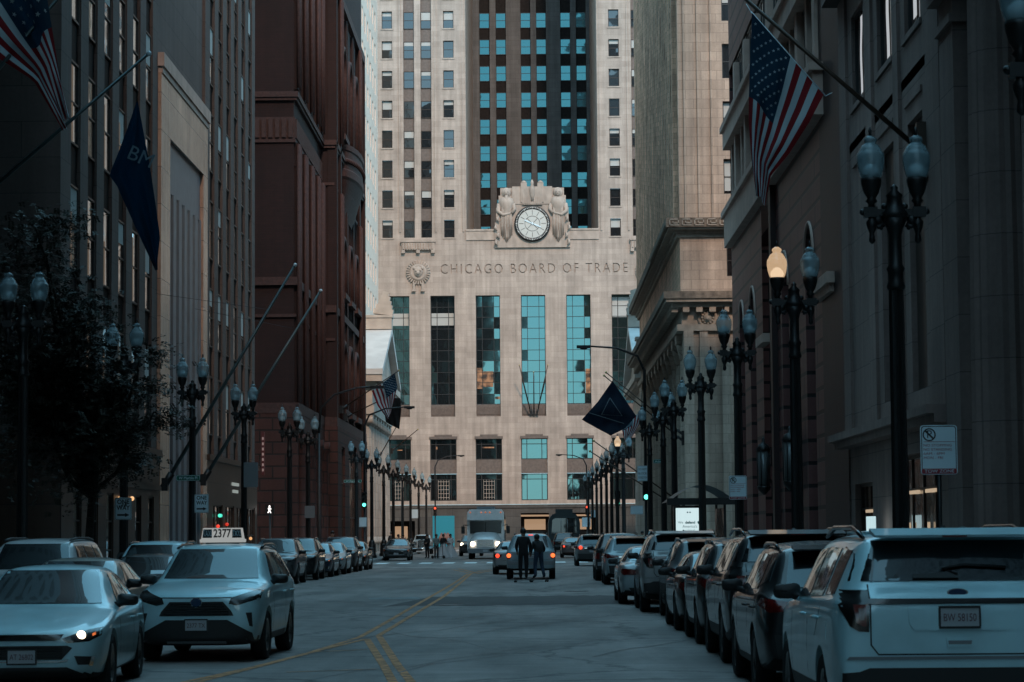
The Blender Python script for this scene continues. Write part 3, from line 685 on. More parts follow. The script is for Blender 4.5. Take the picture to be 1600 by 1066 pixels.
# inscription panel: cut letters
pan = MB(); pan.box(AX-11.3, AX+11.3, YF, YF+.8, 30.2, 33.4)
me = bpy.data.meshes.new('inscription_panel'); me.from_pydata([v-Vector((AX, YF, 0)) for v in pan.v], [], pan.f); me.materials.append(M['limestone'])
M['cut_stone'] = mat('dirty_cut_letters', (.31, .25, .21), .9, var=.3, scale=2)  # cuts darkened in colour: grime plus the shade frontal sun leaves out
def engraved():
    tm = text_mesh('CHICAGO BOARD OF TRADE', 1.62, .14, off=-.012, spacing=1.28)
    xs = [v.co.x for v in tm.vertices]; k = 21.4/(max(xs)-min(xs)); cx = (max(xs)+min(xs))/2
    for v in tm.vertices: v.co = Vector(((v.co.x-cx)*k+.15, v.co.z, v.co.y+31.85))
    bm = bmesh.new(); bm.from_mesh(tm); bmesh.ops.remove_doubles(bm, verts=bm.verts, dist=.0005); bmesh.ops.recalc_face_normals(bm, faces=bm.faces); bm.to_mesh(tm); bm.free(); tm.materials.clear(); tm.materials.append(M['cut_stone'])
    b2 = bmesh.new(); b2.from_mesh(me); bmesh.ops.recalc_face_normals(b2, faces=b2.faces); b2.to_mesh(me); b2.free()
    cut = bpy.data.objects.new('cut', tm); TMP.collection.objects.link(cut)
    out = baked(me, ('BOOLEAN', dict(object=cut, operation='DIFFERENCE', solver='EXACT', material_mode='TRANSFER')))
    bpy.data.objects.remove(cut); return out
try:
    em = engraved(); assert len(em.polygons) > 100
except Exception as e:
    print('inscription fallback', e); em = me
link('inscription_panel', em, bC)
# tower set back behind the clock
YT = 308.0
tcol = [-6.17, -4.05, -.85, 1.15, 4.28, 6.3]
m = MB(); m.wall(faceN(YT), -9, 9, 34, HT+20, [(c-.66, c+.66, 36.0, HT+10, .5) for c in tcol], .5)
for c in (-5.11, .15, 5.29): m.box(c-.36, c+.36, YT-.12, YT, 36, HT+18)
m.build('tower_wall', 'tower_stone', bC)
m = MB()
for c in tcol: m.cut(); m.quad((c-.66, YT+.45, 36), (c+.66, YT+.45, 36), (c+.66, YT+.45, HT+10), (c-.66, YT+.45, HT+10))
each(m, 'tower_spandrel', 'spandrel', bC)
for c in tcol:
    for k in range(10): window('tower_window', bC, 'N', c, YT+.40, Z0+DZ*k+.02, 1.3, 2.0, 1, 2, 'glass_blue', 'frame_dark', .07)
m = MB()
for c in pcol: m.cut(); m.quad((AX+c-.62, YF+.44, Z0), (AX+c+.62, YF+.44, Z0), (AX+c+.62, YF+.44, HT-4), (AX+c-.62, YF+.44, HT-4))
each(m, 'wing_spandrel', 'spandrel_grey', bC)
for c in wcol+pcol:
    for k in range(NR):
        if c > 14.5: continue
        window('wing_window', bC, 'N', AX+c, YF+(.3 if c in wcol else .40), Z0+DZ*k, 1.2, 2.0, 1, 2, 'glass', 'frame_bronze', .07, blind=rng.choice((0, 0, 0, .25, .4, .5)))
m = MB()
for c in wcol:
    for k in range(NR): m.cut(); m.box(AX+c-.72, AX+c+.72, YF-.08, YF+.2, Z0+DZ*k-.16, Z0+DZ*k-.01)
each(m, 'sill', 'lime_trim', bC)
# tall hall windows with their carved apron, and the two storeys below
for i, h in enumerate(tall[:8]):
    x = (h[0]+h[1])/2; w = 2.77; hh = 28.85-16.4
    window('hall_window', bC, 'N', x, YF+.8, 16.4, w, hh, 1, 1, 'glass_hall', 'frame_dark', .075, xs=[-w/2+.72, w/2-.72], zs=[1.2, 2.5, 3.7, 5.0, 6.2, 7.5, 8.7, 10.0, 11.2])
m = MB()
for h in tall:
    m.cut(); m.box(h[0]+.003, h[1]-.003, YF+.45, YF+.8, 15.0, 16.38)
    for k in range(15): m.box(h[0]+.1+k*.175, h[0]+.2+k*.175, YF+.36, YF+.46, 15.25, 16.0+.2*(k % 2))
each(m, 'apron_panel', 'spandrel_grey', bC)
m = MB()
for h in low:
    m.cut(); m.box(h[0]+.003, h[1]-.003, YF+.2, YF+.5, 8.5, 10.1); m.cut(); m.box(h[0]-.1, h[1]+.1, YF-.1, YF+.3, 12.45, 12.75); m.box(h[0]+.5, h[1]-.5, YF-.12, YF+.3, 12.75, 12.95)
each(m, 'metal_spandrel', 'spandrel_grey', bC)
for h in low[:8]:
    x = (h[0]+h[1])/2
    window('lower_window', bC, 'N', x, YF+.45, 10.1, 3.0, 2.38, 1, 1, 'glass_hall', 'frame_dark', .1, xs=[-.85, .85], zs=[1.75])
    window('lower_window', bC, 'N', x, YF+.45, 5.45, 3.0, 3.03, 1, 1, 'glass_hall', 'frame_dark', .1, xs=[-.85, .85], zs=[2.4])
m = MB()
for x in TW[1:4]:
    m.cut()
    for k in range(5): m.box(x-.62+k*.31-.02, x-.62+k*.31+.02, YF+.40, YF+.43, 5.6, 7.8)
    for k in range(5): m.box(x-.64, x+.64, YF+.39, YF+.42, 5.8+k*.45, 5.84+k*.45)
each(m, 'window_grille', 'temple_trim', bC)
for i, z0, z1, mt in ((-3, 25.5, 26.9, 'blind'), (-2, 25.5, 26.9, 'blind'), (2, 26.3, 28.6, 'blind')):
    for a, b in ((-1.3, -.7), (-.62, .62), (.7, 1.3)): m = MB(); x = AX+5.175*i; m.quad((x+a, YF+.78, z0), (x+b, YF+.78, z0), (x+b, YF+.78, z1), (x+a, YF+.78, z1)); m.build('hall_blind', mt, bC)
M['hall_lamp'] = emit('hall_lamplight', (1.0, .48, .22), .06)
_n = M['hall_lamp'].node_tree; _t = N(_n, 'ShaderNodeTexCoord'); _z = N(_n, 'ShaderNodeTexNoise'); _z.inputs['Scale'].default_value = 1.6; _z.inputs['Detail'].default_value = 3; _r = N(_n, 'ShaderNodeMapRange'); _r.inputs[1].default_value = .35; _r.inputs[2].default_value = .7; _r.inputs[3].default_value = .01; _r.inputs[4].default_value = .22
_n.links.new(_t.outputs['Object'], _z.inputs['Vector']); _n.links.new(_z.outputs[0], _r.inputs[0]); _n.links.new(_r.outputs[0], _n.nodes['Principled BSDF'].inputs['Emission Strength'])
for i, a, b, z0, z1 in ((-1, -1.3, -.7, 18.2, 20.6), (-1, -.62, .55, 18.4, 20.2), (1, .75, 1.3, 17.6, 20.4), (-1, .75, 1.28, 17.0, 17.3), (-3, -.1, .5, 11.2, 11.3), (-2, -.9, -.7, 11.3, 11.6), (-1, -.8, .6, 11.4, 11.55)):
    m = MB(); x = AX+5.175*i; y = YF+(.78 if z0 > 14 else .43); m.quad((x+a, y, z0), (x+b, y, z0), (x+b, y, z1), (x+a, y, z1)); m.build('room_light', 'hall_lamp', bC)
# ground storey of dark granite with lit doorways
m = MB(); door = [(AX-1.6, AX+1.6, .15, 4.0), (AX+4.0, AX+7.0, .15, 4.0), (AX-16.6, AX-13.6, .15, 3.2)]
m.wall(faceN(YF-.25), -26, 26, 0, 4.6, door, 1.2); m.box(-26, 26, YF-.35, YF, 4.6, 4.98)
m.build('granite_base', 'granite_dark', bC)
m = MB()
for h in door[:2]: m.cut(); m.quad((h[0]+.4, YF+.9, 2.1), (h[1]-.4, YF+.9, 2.1), (h[1]-.4, YF+.9, 3.3), (h[0]+.4, YF+.9, 3.3)); m.box(h[0], h[1], YF-.1, YF+.2, 3.6, 3.8)
h = door[2]; m.cut(); m.quad((h[0]+.6, YF+.9, 1.2), (h[1]-.9, YF+.9, 1.2), (h[1]-.9, YF+.9, 2.6), (h[0]+.6, YF+.9, 2.6))
each(m, 'lit_doorway', emit('doorway_light', (1.0, .62, .36), .17), bC)
m = MB()
for h in door[:2]:
    m.cut(); m.quad((h[0], YF+.6, .15), (h[1], YF+.6, .15), (h[1], YF+.6, 1.95), (h[0], YF+.6, 1.95))
each(m, 'door', 'glass_dark', bC)
m = MB(); m.quad((-26, YF+1.1, 0), (26, YF+1.1, 0), (26, YF+1.1, 4.6), (-26, YF+1.1, 4.6)); m.build('lobby_wall', 'spandrel', bC)
# carved things
m = MB()
for s in (-1, 1):
    m.cut(); x0, x1 = sorted((AX+s*7.6, AX+s*4.3)); m.box(x0, x1, YF-.12, YF+.6, 35.2, 36.25); m.box(x0, x1, YF-.2, YF+.6, 36.25, 36.45)
    m.cut(); x = AX+s*13.1; m.box(x-1.9, x+1.9, YF-.35, YF+.2, 34.1, 35.0); m.box(x-2.0, x+2.0, YF-.45, YF+.2, 35.0, 35.2)
    for k in range(12): m.box(x-1.75+k*.3, x-1.58+k*.3, YF-.45, YF-.33, 34.2, 34.9)
    for q in (-1.7, 0, 1.7): m.box(x+q-.2, x+q+.2, YF-.4, YF, 33.75, 34.1)
each(m, 'window_box', 'lime_trim', bC)
for s in (-1, 1):
    m = MB(); c = Vector((AX+s*13.1, YF-.02, 31.55))
    m.lathe([(.75, -.32), (.9, -.3), (1.0, -.12), (1.4, -.06), (1.45, .1)], c, 32, axis='y')
    for k in range(28):
        a = 2*pi*k/28; m.obox(c+Vector((1.2*cos(a), -.12, 1.2*sin(a))), Vector((cos(a), 0, sin(a)))*.2, Vector((0, .1, 0)), Vector((-sin(a), 0, cos(a)))*.06)
    m.ball(c+Vector((0, -.32, .02)), .62, 10, sc=(.85, .45, 1)); m.ball(c+Vector((0, -.55, -.1)), .24, 8)
    for q in (-1, 1):
        m.ball(c+Vector((q*.25, -.55, .16)), .13, 8); m.ball(c+Vector((q*.45, -.3, .45)), .2, 8); m.box(c.x+q*.5-.12, c.x+q*.5+.12, YF-.3, YF, c.z-2.1, c.z-1.2); m.box(c.x+q*.52-.22, c.x+q*.52+.22, YF-.35, YF, c.z-2.2, c.z-2.0)
    m.build('lion_medallion', 'lime_trim', bC)
# clock with its two hooded figures
CZ = 37.0; cc = Vector((AX, YF-.5, CZ))
m = MB()
m.box(AX-4.3, AX+4.3, YF-.25, YF+.8, 34.3, 37.2); m.box(AX-4.15, AX+4.15, YF-.18, YF+.8, 37.2, 38.9); m.box(AX-3.85, AX+3.85, YF-.12, YF+.8, 38.9, 40.3)
m.box(AX-2.3, AX+2.3, YF-.2, YF+.7, 39.3, 40.9); m.box(AX-1.15, AX+1.15, YF-.35, YF+.6, 39.2, 41.3)
for s in (-1, 1):
    m.box(AX+s*.95-.35, AX+s*.95+.35, YF-.3, YF+.5, 39.5, 41.75); m.lathe([(.34, 0), (.26, .2), (.05, .3)], (AX+s*.95, YF+.1, 41.75), 10)
    m.box(AX+s*1.75-.55, AX+s*1.75+.55, YF-.1, YF+.6, 40.2, 41.35); m.box(AX+s*2.9-.75, AX+s*2.9+.75, YF+.05, YF+.7, 40.2, 41.2)
m.lathe([(.16, 39.6), (.3, 40.3), (.34, 41.0), (.15, 41.5), (.2, 41.75), (.05, 42.1)], (AX, YF-.3, 0), 10)
for k in range(9): m.box(AX-1.0+k*.25-.06, AX-1.0+k*.25+.06, YF-.42, YF-.3, 39.3, 40.1)
sur = m.build('clock_surround', 'lime_trim', bC)
for s in (-1, 1):
    m = MB(); x = AX+s*2.95
    m.lathe([(.3, 34.6), (.55, 35.6), (.62, 37.5), (.8, 38.8), (.98, 39.4), (.8, 39.95), (.4, 40.2)], (x, YF+.12, 0), 14)
    for k in range(9):                                               # folds of the robe
        xx = x-.6+k*.15; m.tube([(xx, YF-.3-.08*(k % 2), 34.9+.2*abs(k-4)), (xx, YF-.42-.1*(k % 2), 37), (x+(xx-x)*.8, YF-.5, 39.1)], [.05, .09, .05], 5)
    m.ball((x, YF-.28, 40.55), .40, 12, sc=(.82, .9, 1.1))
    m.ball((x, YF-.0, 40.6), .58, 12, sc=(.95, .7, 1.1))           # hood
    m.ball((x, YF-.63, 40.5), .09, 8, sc=(.7, 1, 1.4)); m.ball((x-.14, YF-.57, 40.68), .07, 6); m.ball((x+.14, YF-.57, 40.68), .07, 6); m.ball((x, YF-.58, 40.28), .1, 6, sc=(1.2, .8, .5))
    if s < 0: m.tube([(x, YF-.5, 40.25), (x, YF-.55, 39.7), (x, YF-.55, 39.2)], [.2, .2, .05], 8)
    m.tube([(x+s*.8, YF-.1, 39.3), (x+s*.95, YF-.25, 38.5), (x+s*.4, YF-.5, 38.0), (x-s*.5, YF-.5, 38.25)], [.3, .26, .2, .13], 8)
    m.tube([(x-s*.75, YF-.1, 39.3), (x-s*.9, YF-.3, 38.7), (x-s*.6, YF-.5, 38.2)], [.3, .25, .16], 8)
    for k, (dx, z) in enumerate(((.95, 37.2), (1.2, 36.2), (.9, 35.3), (1.15, 34.5))): m.tube([(x+s*dx, YF-.3, z+.7), (x+s*(dx+.12), YF-.55, z+.35), (x+s*(dx-.1), YF-.45, z)], [.1, .16, .06], 6)
    m.build('robed_figure', 'lime_trim', sur)
m = MB(); m.lathe([(2.06, .6), (2.06, 0), (1.98, -.08), (1.68, -.08), (1.62, .02)], cc, 48, axis='y')
ck = m.build('clock_face', 'iron', bC)
m = MB(); m.lathe([(1.66, 0), (1.66, -.03), (.001, -.03)], cc, 48, axis='y', smooth=False); m.build('dial', mat('clock_dial', (.50, .49, .45), .5), ck)
m = MB()
for k in range(60):
    a = 2*pi*k/60; big = k % 5 == 0; d = Vector((sin(a), 0, cos(a))); t = Vector((cos(a), 0, -sin(a)))
    m.obox(cc+d*1.83+Vector((0, -.09, 0)), t*(.07 if big else .045), Vector((0, .012, 0)), d*(.09 if big else .06))
m.build('minute_mark', mat('clock_marks', (.42, .41, .38), .5), ck)
m = MB()
for k in range(40):
    a0, a1 = 2*pi*k/40, 2*pi*(k+1)/40; P = lambda r, a: cc+Vector((r*sin(a), -.045, r*cos(a)))
    m.quad(P(.83, a0), P(.83, a1), P(.89, a1), P(.89, a0)); 
for k in range(4):
    a = pi/4+pi/2*k; d = Vector((sin(a), 0, cos(a))); t = Vector((cos(a), 0, -sin(a))); m.obox(cc+d*.45+Vector((0, -.05, 0)), t*.025, Vector((0, .008, 0)), d*.42)
for k in range(12):
    a = pi/6*k; d = Vector((sin(a), 0, cos(a))); t = Vector((cos(a), 0, -sin(a))); m.obox(cc+d*1.28+Vector((0, -.04, 0)), t*.03, Vector((0, .006, 0)), d*.26)
m.build('dial_tracery', mat('dial_tracery', (.10, .10, .095), .5), ck)
m = MB()
for a, ln, w in ((R(113), 1.0, .07), (R(294), .95, .06)):
    d = Vector((sin(a), 0, cos(a))); t = Vector((cos(a), 0, -sin(a))); m.obox(cc+d*ln*.42+Vector((0, -.09, 0)), t*w, Vector((0, .015, 0)), d*ln*.6)
m.lathe([(.13, -.13), (.13, -.05)], cc, 16, axis='y'); m.build('hand', 'sign_white', ck)
# ================================================================== right: cream bank with two heavy cornices
bB = thing('cream_bank', 'cream ashlar bank tower with two dark weathered cornices and a lion roundel', 'building', (9.1, 150, 0))
m = MB(); XB = 9.1; side = MB()
def both(m, x, y, z0, z1, holes=(), fw=None):
    m.wall(faceN(y), x, 60, z0, z1, holes, .4)
    if fw is None: side.quad((x, y, z0), (x, 209, z0), (x, 209, z1), (x, y, z1))
    m.quad((x, y, z1), (60, y, z1), (60, 209, z1), (x, 209, z1))
wN = [(11.9, 13.3, 22.8+3.65*k, 25.0+3.65*k) for k in range(8)]+[(17, 18.4, 22.8+3.65*k, 25.0+3.65*k) for k in range(8)]
both(m, XB, 150, 21.2, 56, wN); both(m, XB, 149.8, 16.6, 20.3, [(12.0, 13.4, 17.6, 19.6)]); 
both(m, XB+.2, 149.9, 0, 14.2, [(12.3, 16, 0, 4.6)], fw=1)
m.quad((XB+1.9, 150, 0), (XB+1.9, 209, 0), (XB+1.9, 209, 14.2), (XB+1.9, 150, 14.2)); m.quad((XB+.2, 149.9, 0), (XB+.2, 152, 0), (XB+.2, 152, 14.2), (XB+.2, 149.9, 14.2))
for i in range(26): side.box(XB-.28, XB+.1, 151.2+2.2*i, 152.3+2.2*i, 21.3, 56)
for x in (9.5, 10.35, 11.2): m.box(x-.06, x+.06, 149.86, 150.1, 21.3, 56)
m.box(XB+.15, XB+.75, 149.6, 150, 0, 14.2); m.box(11.6, 12.1, 149.6, 150, 0, 14.2); m.box(10.25, 10.75, 149.72, 150, 0, 14.2)
m.build('wall', 'cream', bB); side.build('side_wall', 'cream_side', bB)
for h in wN[:12]: window('window', bB, 'N', (h[0]+h[1])/2, 150.3, h[2], 1.4, 2.2, 1, 2, 'glass', 'frame_dark', .07, blind=rng.choice((0, .45, .9)))
window('window', bB, 'N', 12.7, 150.1, 17.6, 1.4, 2.0, 1, 2, 'glass', 'frame_dark', .07)
m = MB(); m.quad((12.3, 150.3, 0), (16, 150.3, 0), (16, 150.3, 4.6), (12.3, 150.3, 4.6)); m.build('shop_window', 'glass_dark', bB)
m = MB()
for z0, z1, p in ((20.3, 20.5, .35), (20.5, 20.62, .75), (14.2, 14.6, .25), (15.65, 15.95, .55), (15.95, 16.15, .95), (20.05, 20.3, .2)): m.box(XB-p, 60, 149.9-p, 209+p*.3, z0, z1)
m.box(XB+.05, 60, 149.85, 209, 14.6, 15.65)
for i in range(72): m.box(XB-.6, XB-.2, 149.5+.82*i, 149.9+.82*i, 15.35, 15.65)
for i in range(40): m.box(XB+.1+.82*i, XB+.5+.82*i, 149.3, 149.85, 15.35, 15.65)
m.build('cornice', 'cream_trim', bB)
m = MB()
m.box(XB-.9, 60, 149.0, 209.2, 20.62, 21.2); m.box(XB-1.1, 60, 148.85, 209.3, 16.15, 16.6)
m.build('weathered_frieze', 'cream_dirty', bB)
m = MB()                                                              # meander ornament on the upper frieze
def key(fn):
    for i in range(26):
        u = .15+.78*i
        for a, b, c, d in ((0, .6, 0, .06), (0, .06, 0, .42), (0, .6, .36, .42), (.54, .6, .12, .42), (.2, .6, .12, .18), (.2, .26, .12, .3)): fn(u+a, u+b, 20.7+c, 20.7+d)
m.cut(); key(lambda a, b, c, d: m.box(XB-.85+a, XB-.85+b, 148.95, 149.01, c, d)); m.cut(); key(lambda a, b, c, d: m.box(XB-.95, XB-.89, 149.2+a, 149.4+b, c, d))
each(m, 'meander_band', 'cream_trim', bB)
m = MB(); c = Vector((10.75, 149.8, 14.95))
c.z = 15.0
m.lathe([(.62, .1), (.62, -.06), (.5, -.1), (.46, -.04), (.05, -.04)], c, 28, axis='y'); m.ball(c+Vector((0, -.12, 0)), .3, 10, sc=(.9, .5, 1)); m.ball(c+Vector((0, -.26, -.06)), .13, 8)
for k in range(12): a = pi/6*k; m.ball(c+Vector((.34*cos(a), -.08, .34*sin(a))), .09, 6)
m.build('lion_roundel', 'cream_trim', bB)
m = MB()
for i in range(12):
    m.cut(); y = 153.2+4.6*i; x = XB+.75
    m.lathe([(.9, .3), (.9, .6), (.78, .75)], (x, y, 0), 20); m.lathe([(.74, .75), (.72, 5), (.62, 12.6)], (x, y, 0), 32, flute=.06, smooth=False); m.lathe([(.64, 12.6), (.85, 13.4), (.9, 13.6)], (x, y, 0), 16); m.box(x-.9, x+.9, y-.9, y+.9, 13.6, 14.2)
each(m, 'column', 'cream', bB)

# ================================================================== right: maroon granite block
bD = thing('granite_building', 'dark maroon granite block with arched slits and pale pink stone bands', 'building', (XR, 81.5, 0))
m = MB(); X = XR
slots = [(91.2, 94.2, 0, 12.0), (100.4, 103.3, 0, 12.0), (115.6, 118.6, 0, 12.0), (121.8, 124.6, 0, 12.0)]
def archpts(a, b, z): c, r = (a+b)/2, (b-a)/2; return [(c+r*cos(pi*t/10), z+r*sin(pi*t/10)) for t in range(11)]
m.wall(faceW(X), 88.6, 106.0, 0, 17.0, [(a, b, 0, z+1.5) for a, b, _, z in slots[:2]], .3); m.wall(faceW(X), 112.0, 129.0, 0, 17.0, [(a, b, 0, z+1.5) for a, b, _, z in slots[2:]], .3)
for a, b, _, z in slots:
    p = archpts(a, b, z)
    for t in range(10):
        m.quad((X+.001, *p[t]), (X+.001, *p[t+1]), (X+.001, p[t+1][0], z+1.51), (X+.001, p[t][0], z+1.51)); m.quad((X, *p[t]), (X, *p[t+1]), (X+.3, *p[t+1]), (X+.3, *p[t]))
m.wall(faceW(X), 88.6, 129.0, 26.5, 32)
m.quad((X, 129, 0), (60, 129, 0), (60, 129, 32), (X, 129, 32)); m.quad((X, 81.5, 32), (60, 81.5, 32), (60, 129, 32), (X, 129, 32))
m.build('wall', 'maroon', bD)
m = MB()
m.box(X-.02, X+2, 81.5, 88.6, 0, 32); m.box(X+.35, X+2, 106.0, 112.0, 0, 17); m.quad((X, 81.5, 0), (60, 81.5, 0), (60, 81.5, 32), (X, 81.5, 32))
m.box(X-.25, X+.3, 105.2, 106.05, 0, 16.9); m.box(X+.2, X+2, 88.6, 129, 17, 27)
m.build('granite_pier', 'maroon_ret', bD)
m = MB()
for a, b, _, z in slots: m.cut(); m.quad((X+.25, a, 0), (X+.25, b, 0), (X+.25, b, z+1.5), (X+.25, a, z+1.5))
each(m, 'slit_glazing', 'glass_dark', bD)
m = MB()
for a, b, _, z in slots:
    c, r = (a+b)/2, (b-a)/2+.12
    m.tube([(X-.02, c+r*cos(pi*t/12), z+r*sin(pi*t/12)) for t in range(13)], .075, 6)
m.box(X-.4, X+1.1, 87.2, 128.9, 16.9, 18.5); m.box(X-.55, X+1.1, 87.0, 129.1, 18.5, 18.8); m.box(X-.4, X+1.1, 84.0, 129, 22.2, 23.1); m.box(X-.55, X+1.1, 83.8, 129.1, 23.1, 23.4)
for i in range(14): m.box(X-.06, X+.19, 88.8+2.95*i, 89.35+2.95*i, 18.8, 22.2)
for i in range(7): m.box(X-.16, X+.19, 88.4+5.9*i, 89.2+5.9*i, 18.8, 26)
m.box(X-.3, X+.1, 84.8, 89.3, 10.5, 10.9); m.box(X-.2, X+.1, 85.0, 89.1, 10.2, 10.5); m.box(X-.3, X+.1, 109.0, 112.6, 10.3, 10.7)
m.build('stone_band', 'pinkstone', bD)
for i in range(13):
    for z, h in ((18.8, 3.35), (23.4, 3.0)): window('window', bD, 'W', 90.8+2.95*i, X+.12, z, 2.35, h, 2, 1, 'glass', 'frame_dark', .08)
for i, y in enumerate((97.6, 109.0)):
    t = thing('wall_lantern', 'tall black iron lantern fixed to the maroon granite wall, %s' % ('nearer of the two' if i == 0 else 'farther of the two'), 'lantern', (XR-.35, y, 3.6), group='iron lanterns on the granite wall')
    m = MB(); m.lathe([(.05, -.2), (.25, .0), (.32, .15), (.28, .2)], (0, 0, 0), 8); m.lathe([(.30, 1.75), (.34, 1.85), (.22, 2.05), (.08, 2.15), (.08, 2.3), (.02, 2.4)], (0, 0, 0), 8)
    for k in range(6): a = pi/3*k; m.tube([(.27*cos(a), .27*sin(a), .15), (.29*cos(a), .29*sin(a), 1.8)], .025, 5)
    m.box(0, .36, -.05, .05, .4, .5); m.box(0, .36, -.05, .05, 1.5, 1.6); m.build('cage', 'iron', t, local=True)
    m = MB(); m.lathe([(.24, .2), (.26, 1.75)], (0, 0, 0), 12); m.build('lamp_glass', mat('lantern_glass', (.10, .11, .11), .3), t, local=True)

# ================================================================== right: grey classical bank nearest the camera
bE = thing('classical_bank', 'grey classical bank with fluted column, deep niches and a heavy ledge at the right edge', 'building', (XR, 44, 0))
m = MB(); hol = [(75.8, 78.6, 15.6, 18.6), (69.8, 72.8, 15.6, 18.6), (64.6, 67.4, 15.6, 18.6), (69.9, 72.6, 5.6, 13.1), (64.6, 67.2, 5.6, 13.1)]
hol += [(y, y+2.8, 20.5+4*k, 23+4*k) for y in (75.8, 69.8, 64.6) for k in range(3)]
m.wall(faceW(XR-.1), 61.2, 81.3, 4.9, 32, hol, .2); m.quad((XR-.1, 81.3, 0), (60, 81.3, 0), (60, 81.3, 32), (XR-.1, 81.3, 32)); m.quad((XR-.1, 44, 32), (60, 44, 32), (60, 81.3, 32), (XR-.1, 81.3, 32))
m.wall(faceW(XR+1.3), 44, 61.2, 0, 32); m.quad((XR+1.3, 44, 0), (60, 44, 0), (60, 44, 32), (XR+1.3, 44, 32)); m.quad((XR-.1, 61.2, 0), (XR+1.3, 61.2, 0), (XR+1.3, 61.2, 32), (XR-.1, 61.2, 32))
lowh = [(76.0, 80.2, 0, 3.3), (63.4, 71.4, 0, 3.9)]
m.wall(faceW(XR-.05), 61.3, 81.2, 0, 4.5, lowh, .3)
for a, b in ((79.6, 81.3), (73.6, 75.0), (68.2, 69.2), (61.3, 63.4)): m.box(XR-.2, XR-.08, a, b, 4.9, 19.6)
m.box(XR-.3, XR+.5, 58.6, 60.6, 0, 15.0)
m.build('wall', 'greystone', bE)
m = MB()
for z0, z1, p in ((4.5, 4.72, .45), (4.72, 4.95, .65), (19.6, 20.2, .6), (14.2, 14.5, .0)): m.box(XR-.1-p, XR+.6, 61.0, 81.3+p*.6, z0, z1)
for y0, y1 in ((75.6, 78.8), (69.6, 73.0), (64.4, 67.6)): m.box(XR-.17, XR+.1, y0, y1, 15.4, 15.58); m.box(XR-.16, XR+.1, y0+.1, y1-.1, 13.6, 13.75)
m.box(XR-.55, XR+.5, 58.4, 60.8, 15.0, 15.5); m.box(XR-.7, XR+.5, 58.2, 61.0, 15.5, 15.9); m.box(XR-.4, XR+.6, 58.5, 60.7, 14.2, 14.4); m.box(XR-.9, XR+1.4, 44, 61.5, 17.2, 18.4); m.box(XR-1.2, XR+1.4, 44, 61.7, 18.4, 18.8)
m.build('ledge', 'greystone', bE)
m = MB()
for y in (54.6, 48.6):
    m.cut()
    m.lathe([(1.05, .2), (1.05, .6), (.92, .8)], (XR+.1, y, 0), 24); m.lathe([(.86, .8), (.84, 6), (.74, 14.6)], (XR+.1, y, 0), 40, flute=.07, smooth=False); m.lathe([(.76, 14.6), (.8, 15.0), (1.05, 16.3), (1.1, 16.7)], (XR+.1, y, 0), 20)
    for k in range(10): a = pi/5*k; m.ball((XR+.1+.9*cos(a), y+.9*sin(a), 15.6+.4*(k % 2)), .28, 6)
    m.box(XR-1.05, XR+1.2, y-1.1, y+1.1, 16.7, 17.2)
each(m, 'column', 'greystone', bE)
for h in hol[:3]+hol[5:]: window('window', bE, 'W', (h[0]+h[1])/2, XR+.06, h[2], h[1]-h[0], h[3]-h[2], 2, 1, 'glass', 'frame_dark', .1)
m = MB()
for h in hol[3:5]: m.cut(); m.quad((XR+.07, h[0], h[2]), (XR+.07, h[1], h[2]), (XR+.07, h[1], h[3]), (XR+.07, h[0], h[3]))
each(m, 'niche_back', 'frame_bronze', bE)
for h in lowh: window('shop_window', bE, 'W', (h[0]+h[1])/2, XR+.2, h[2], h[1]-h[0], h[3]-h[2], 4, 1, 'glass_dark', 'frame_bronze', .1, zs=[h[3]*.75])
m = MB()
for y, z0, z1 in ((77.1, 2.35, 2.45), (65.0, 2.8, 2.9), (67.8, 2.8, 2.9)): m.cut(); m.box(XR+.08, XR+.14, y, y+1.6, z0, z1)
for y in (78.0, 69.6, 66.2): m.cut(); m.box(XR+.08, XR+.14, y, y+.12, .6, 2.0)
each(m, 'shop_light', emit('shop_glow', (1, .75, .5), 0.21), bE)
M['curtain_pale'] = emit('pale_lit_curtain', (.9, .95, 1.0), .22)  # pale glow painted in as bright reflections on the window glass
for h, a, w, z0, z1 in ((hol[0], .9, .45, 0, .9), (hol[1], 1.0, .55, .05, 1), (hol[2], 1.1, .6, .1, 1)):
    m = MB(); y0 = h[0]+a; zz = h[3]-h[2]; m.grid(lambda u, v: (XR-.01+.01*sin(8*v), y0+w*u+.08*sin(5*v), h[2]+zz*(z0+(z1-z0)*v)), 3, 8); m.build('lit_curtain', 'curtain_pale', bE)
m = MB(); m.box(XR-.6, XR-.5, 72.2, 73.6, .2, 2.2); t = thing('lit_poster', 'slim bright pale advertising panel in front of the classical bank', 'poster', (XR-.55, 72.9, .15)); m.build('panel', emit('pale_poster_light', (.7, .95, 1.0), .35), t)
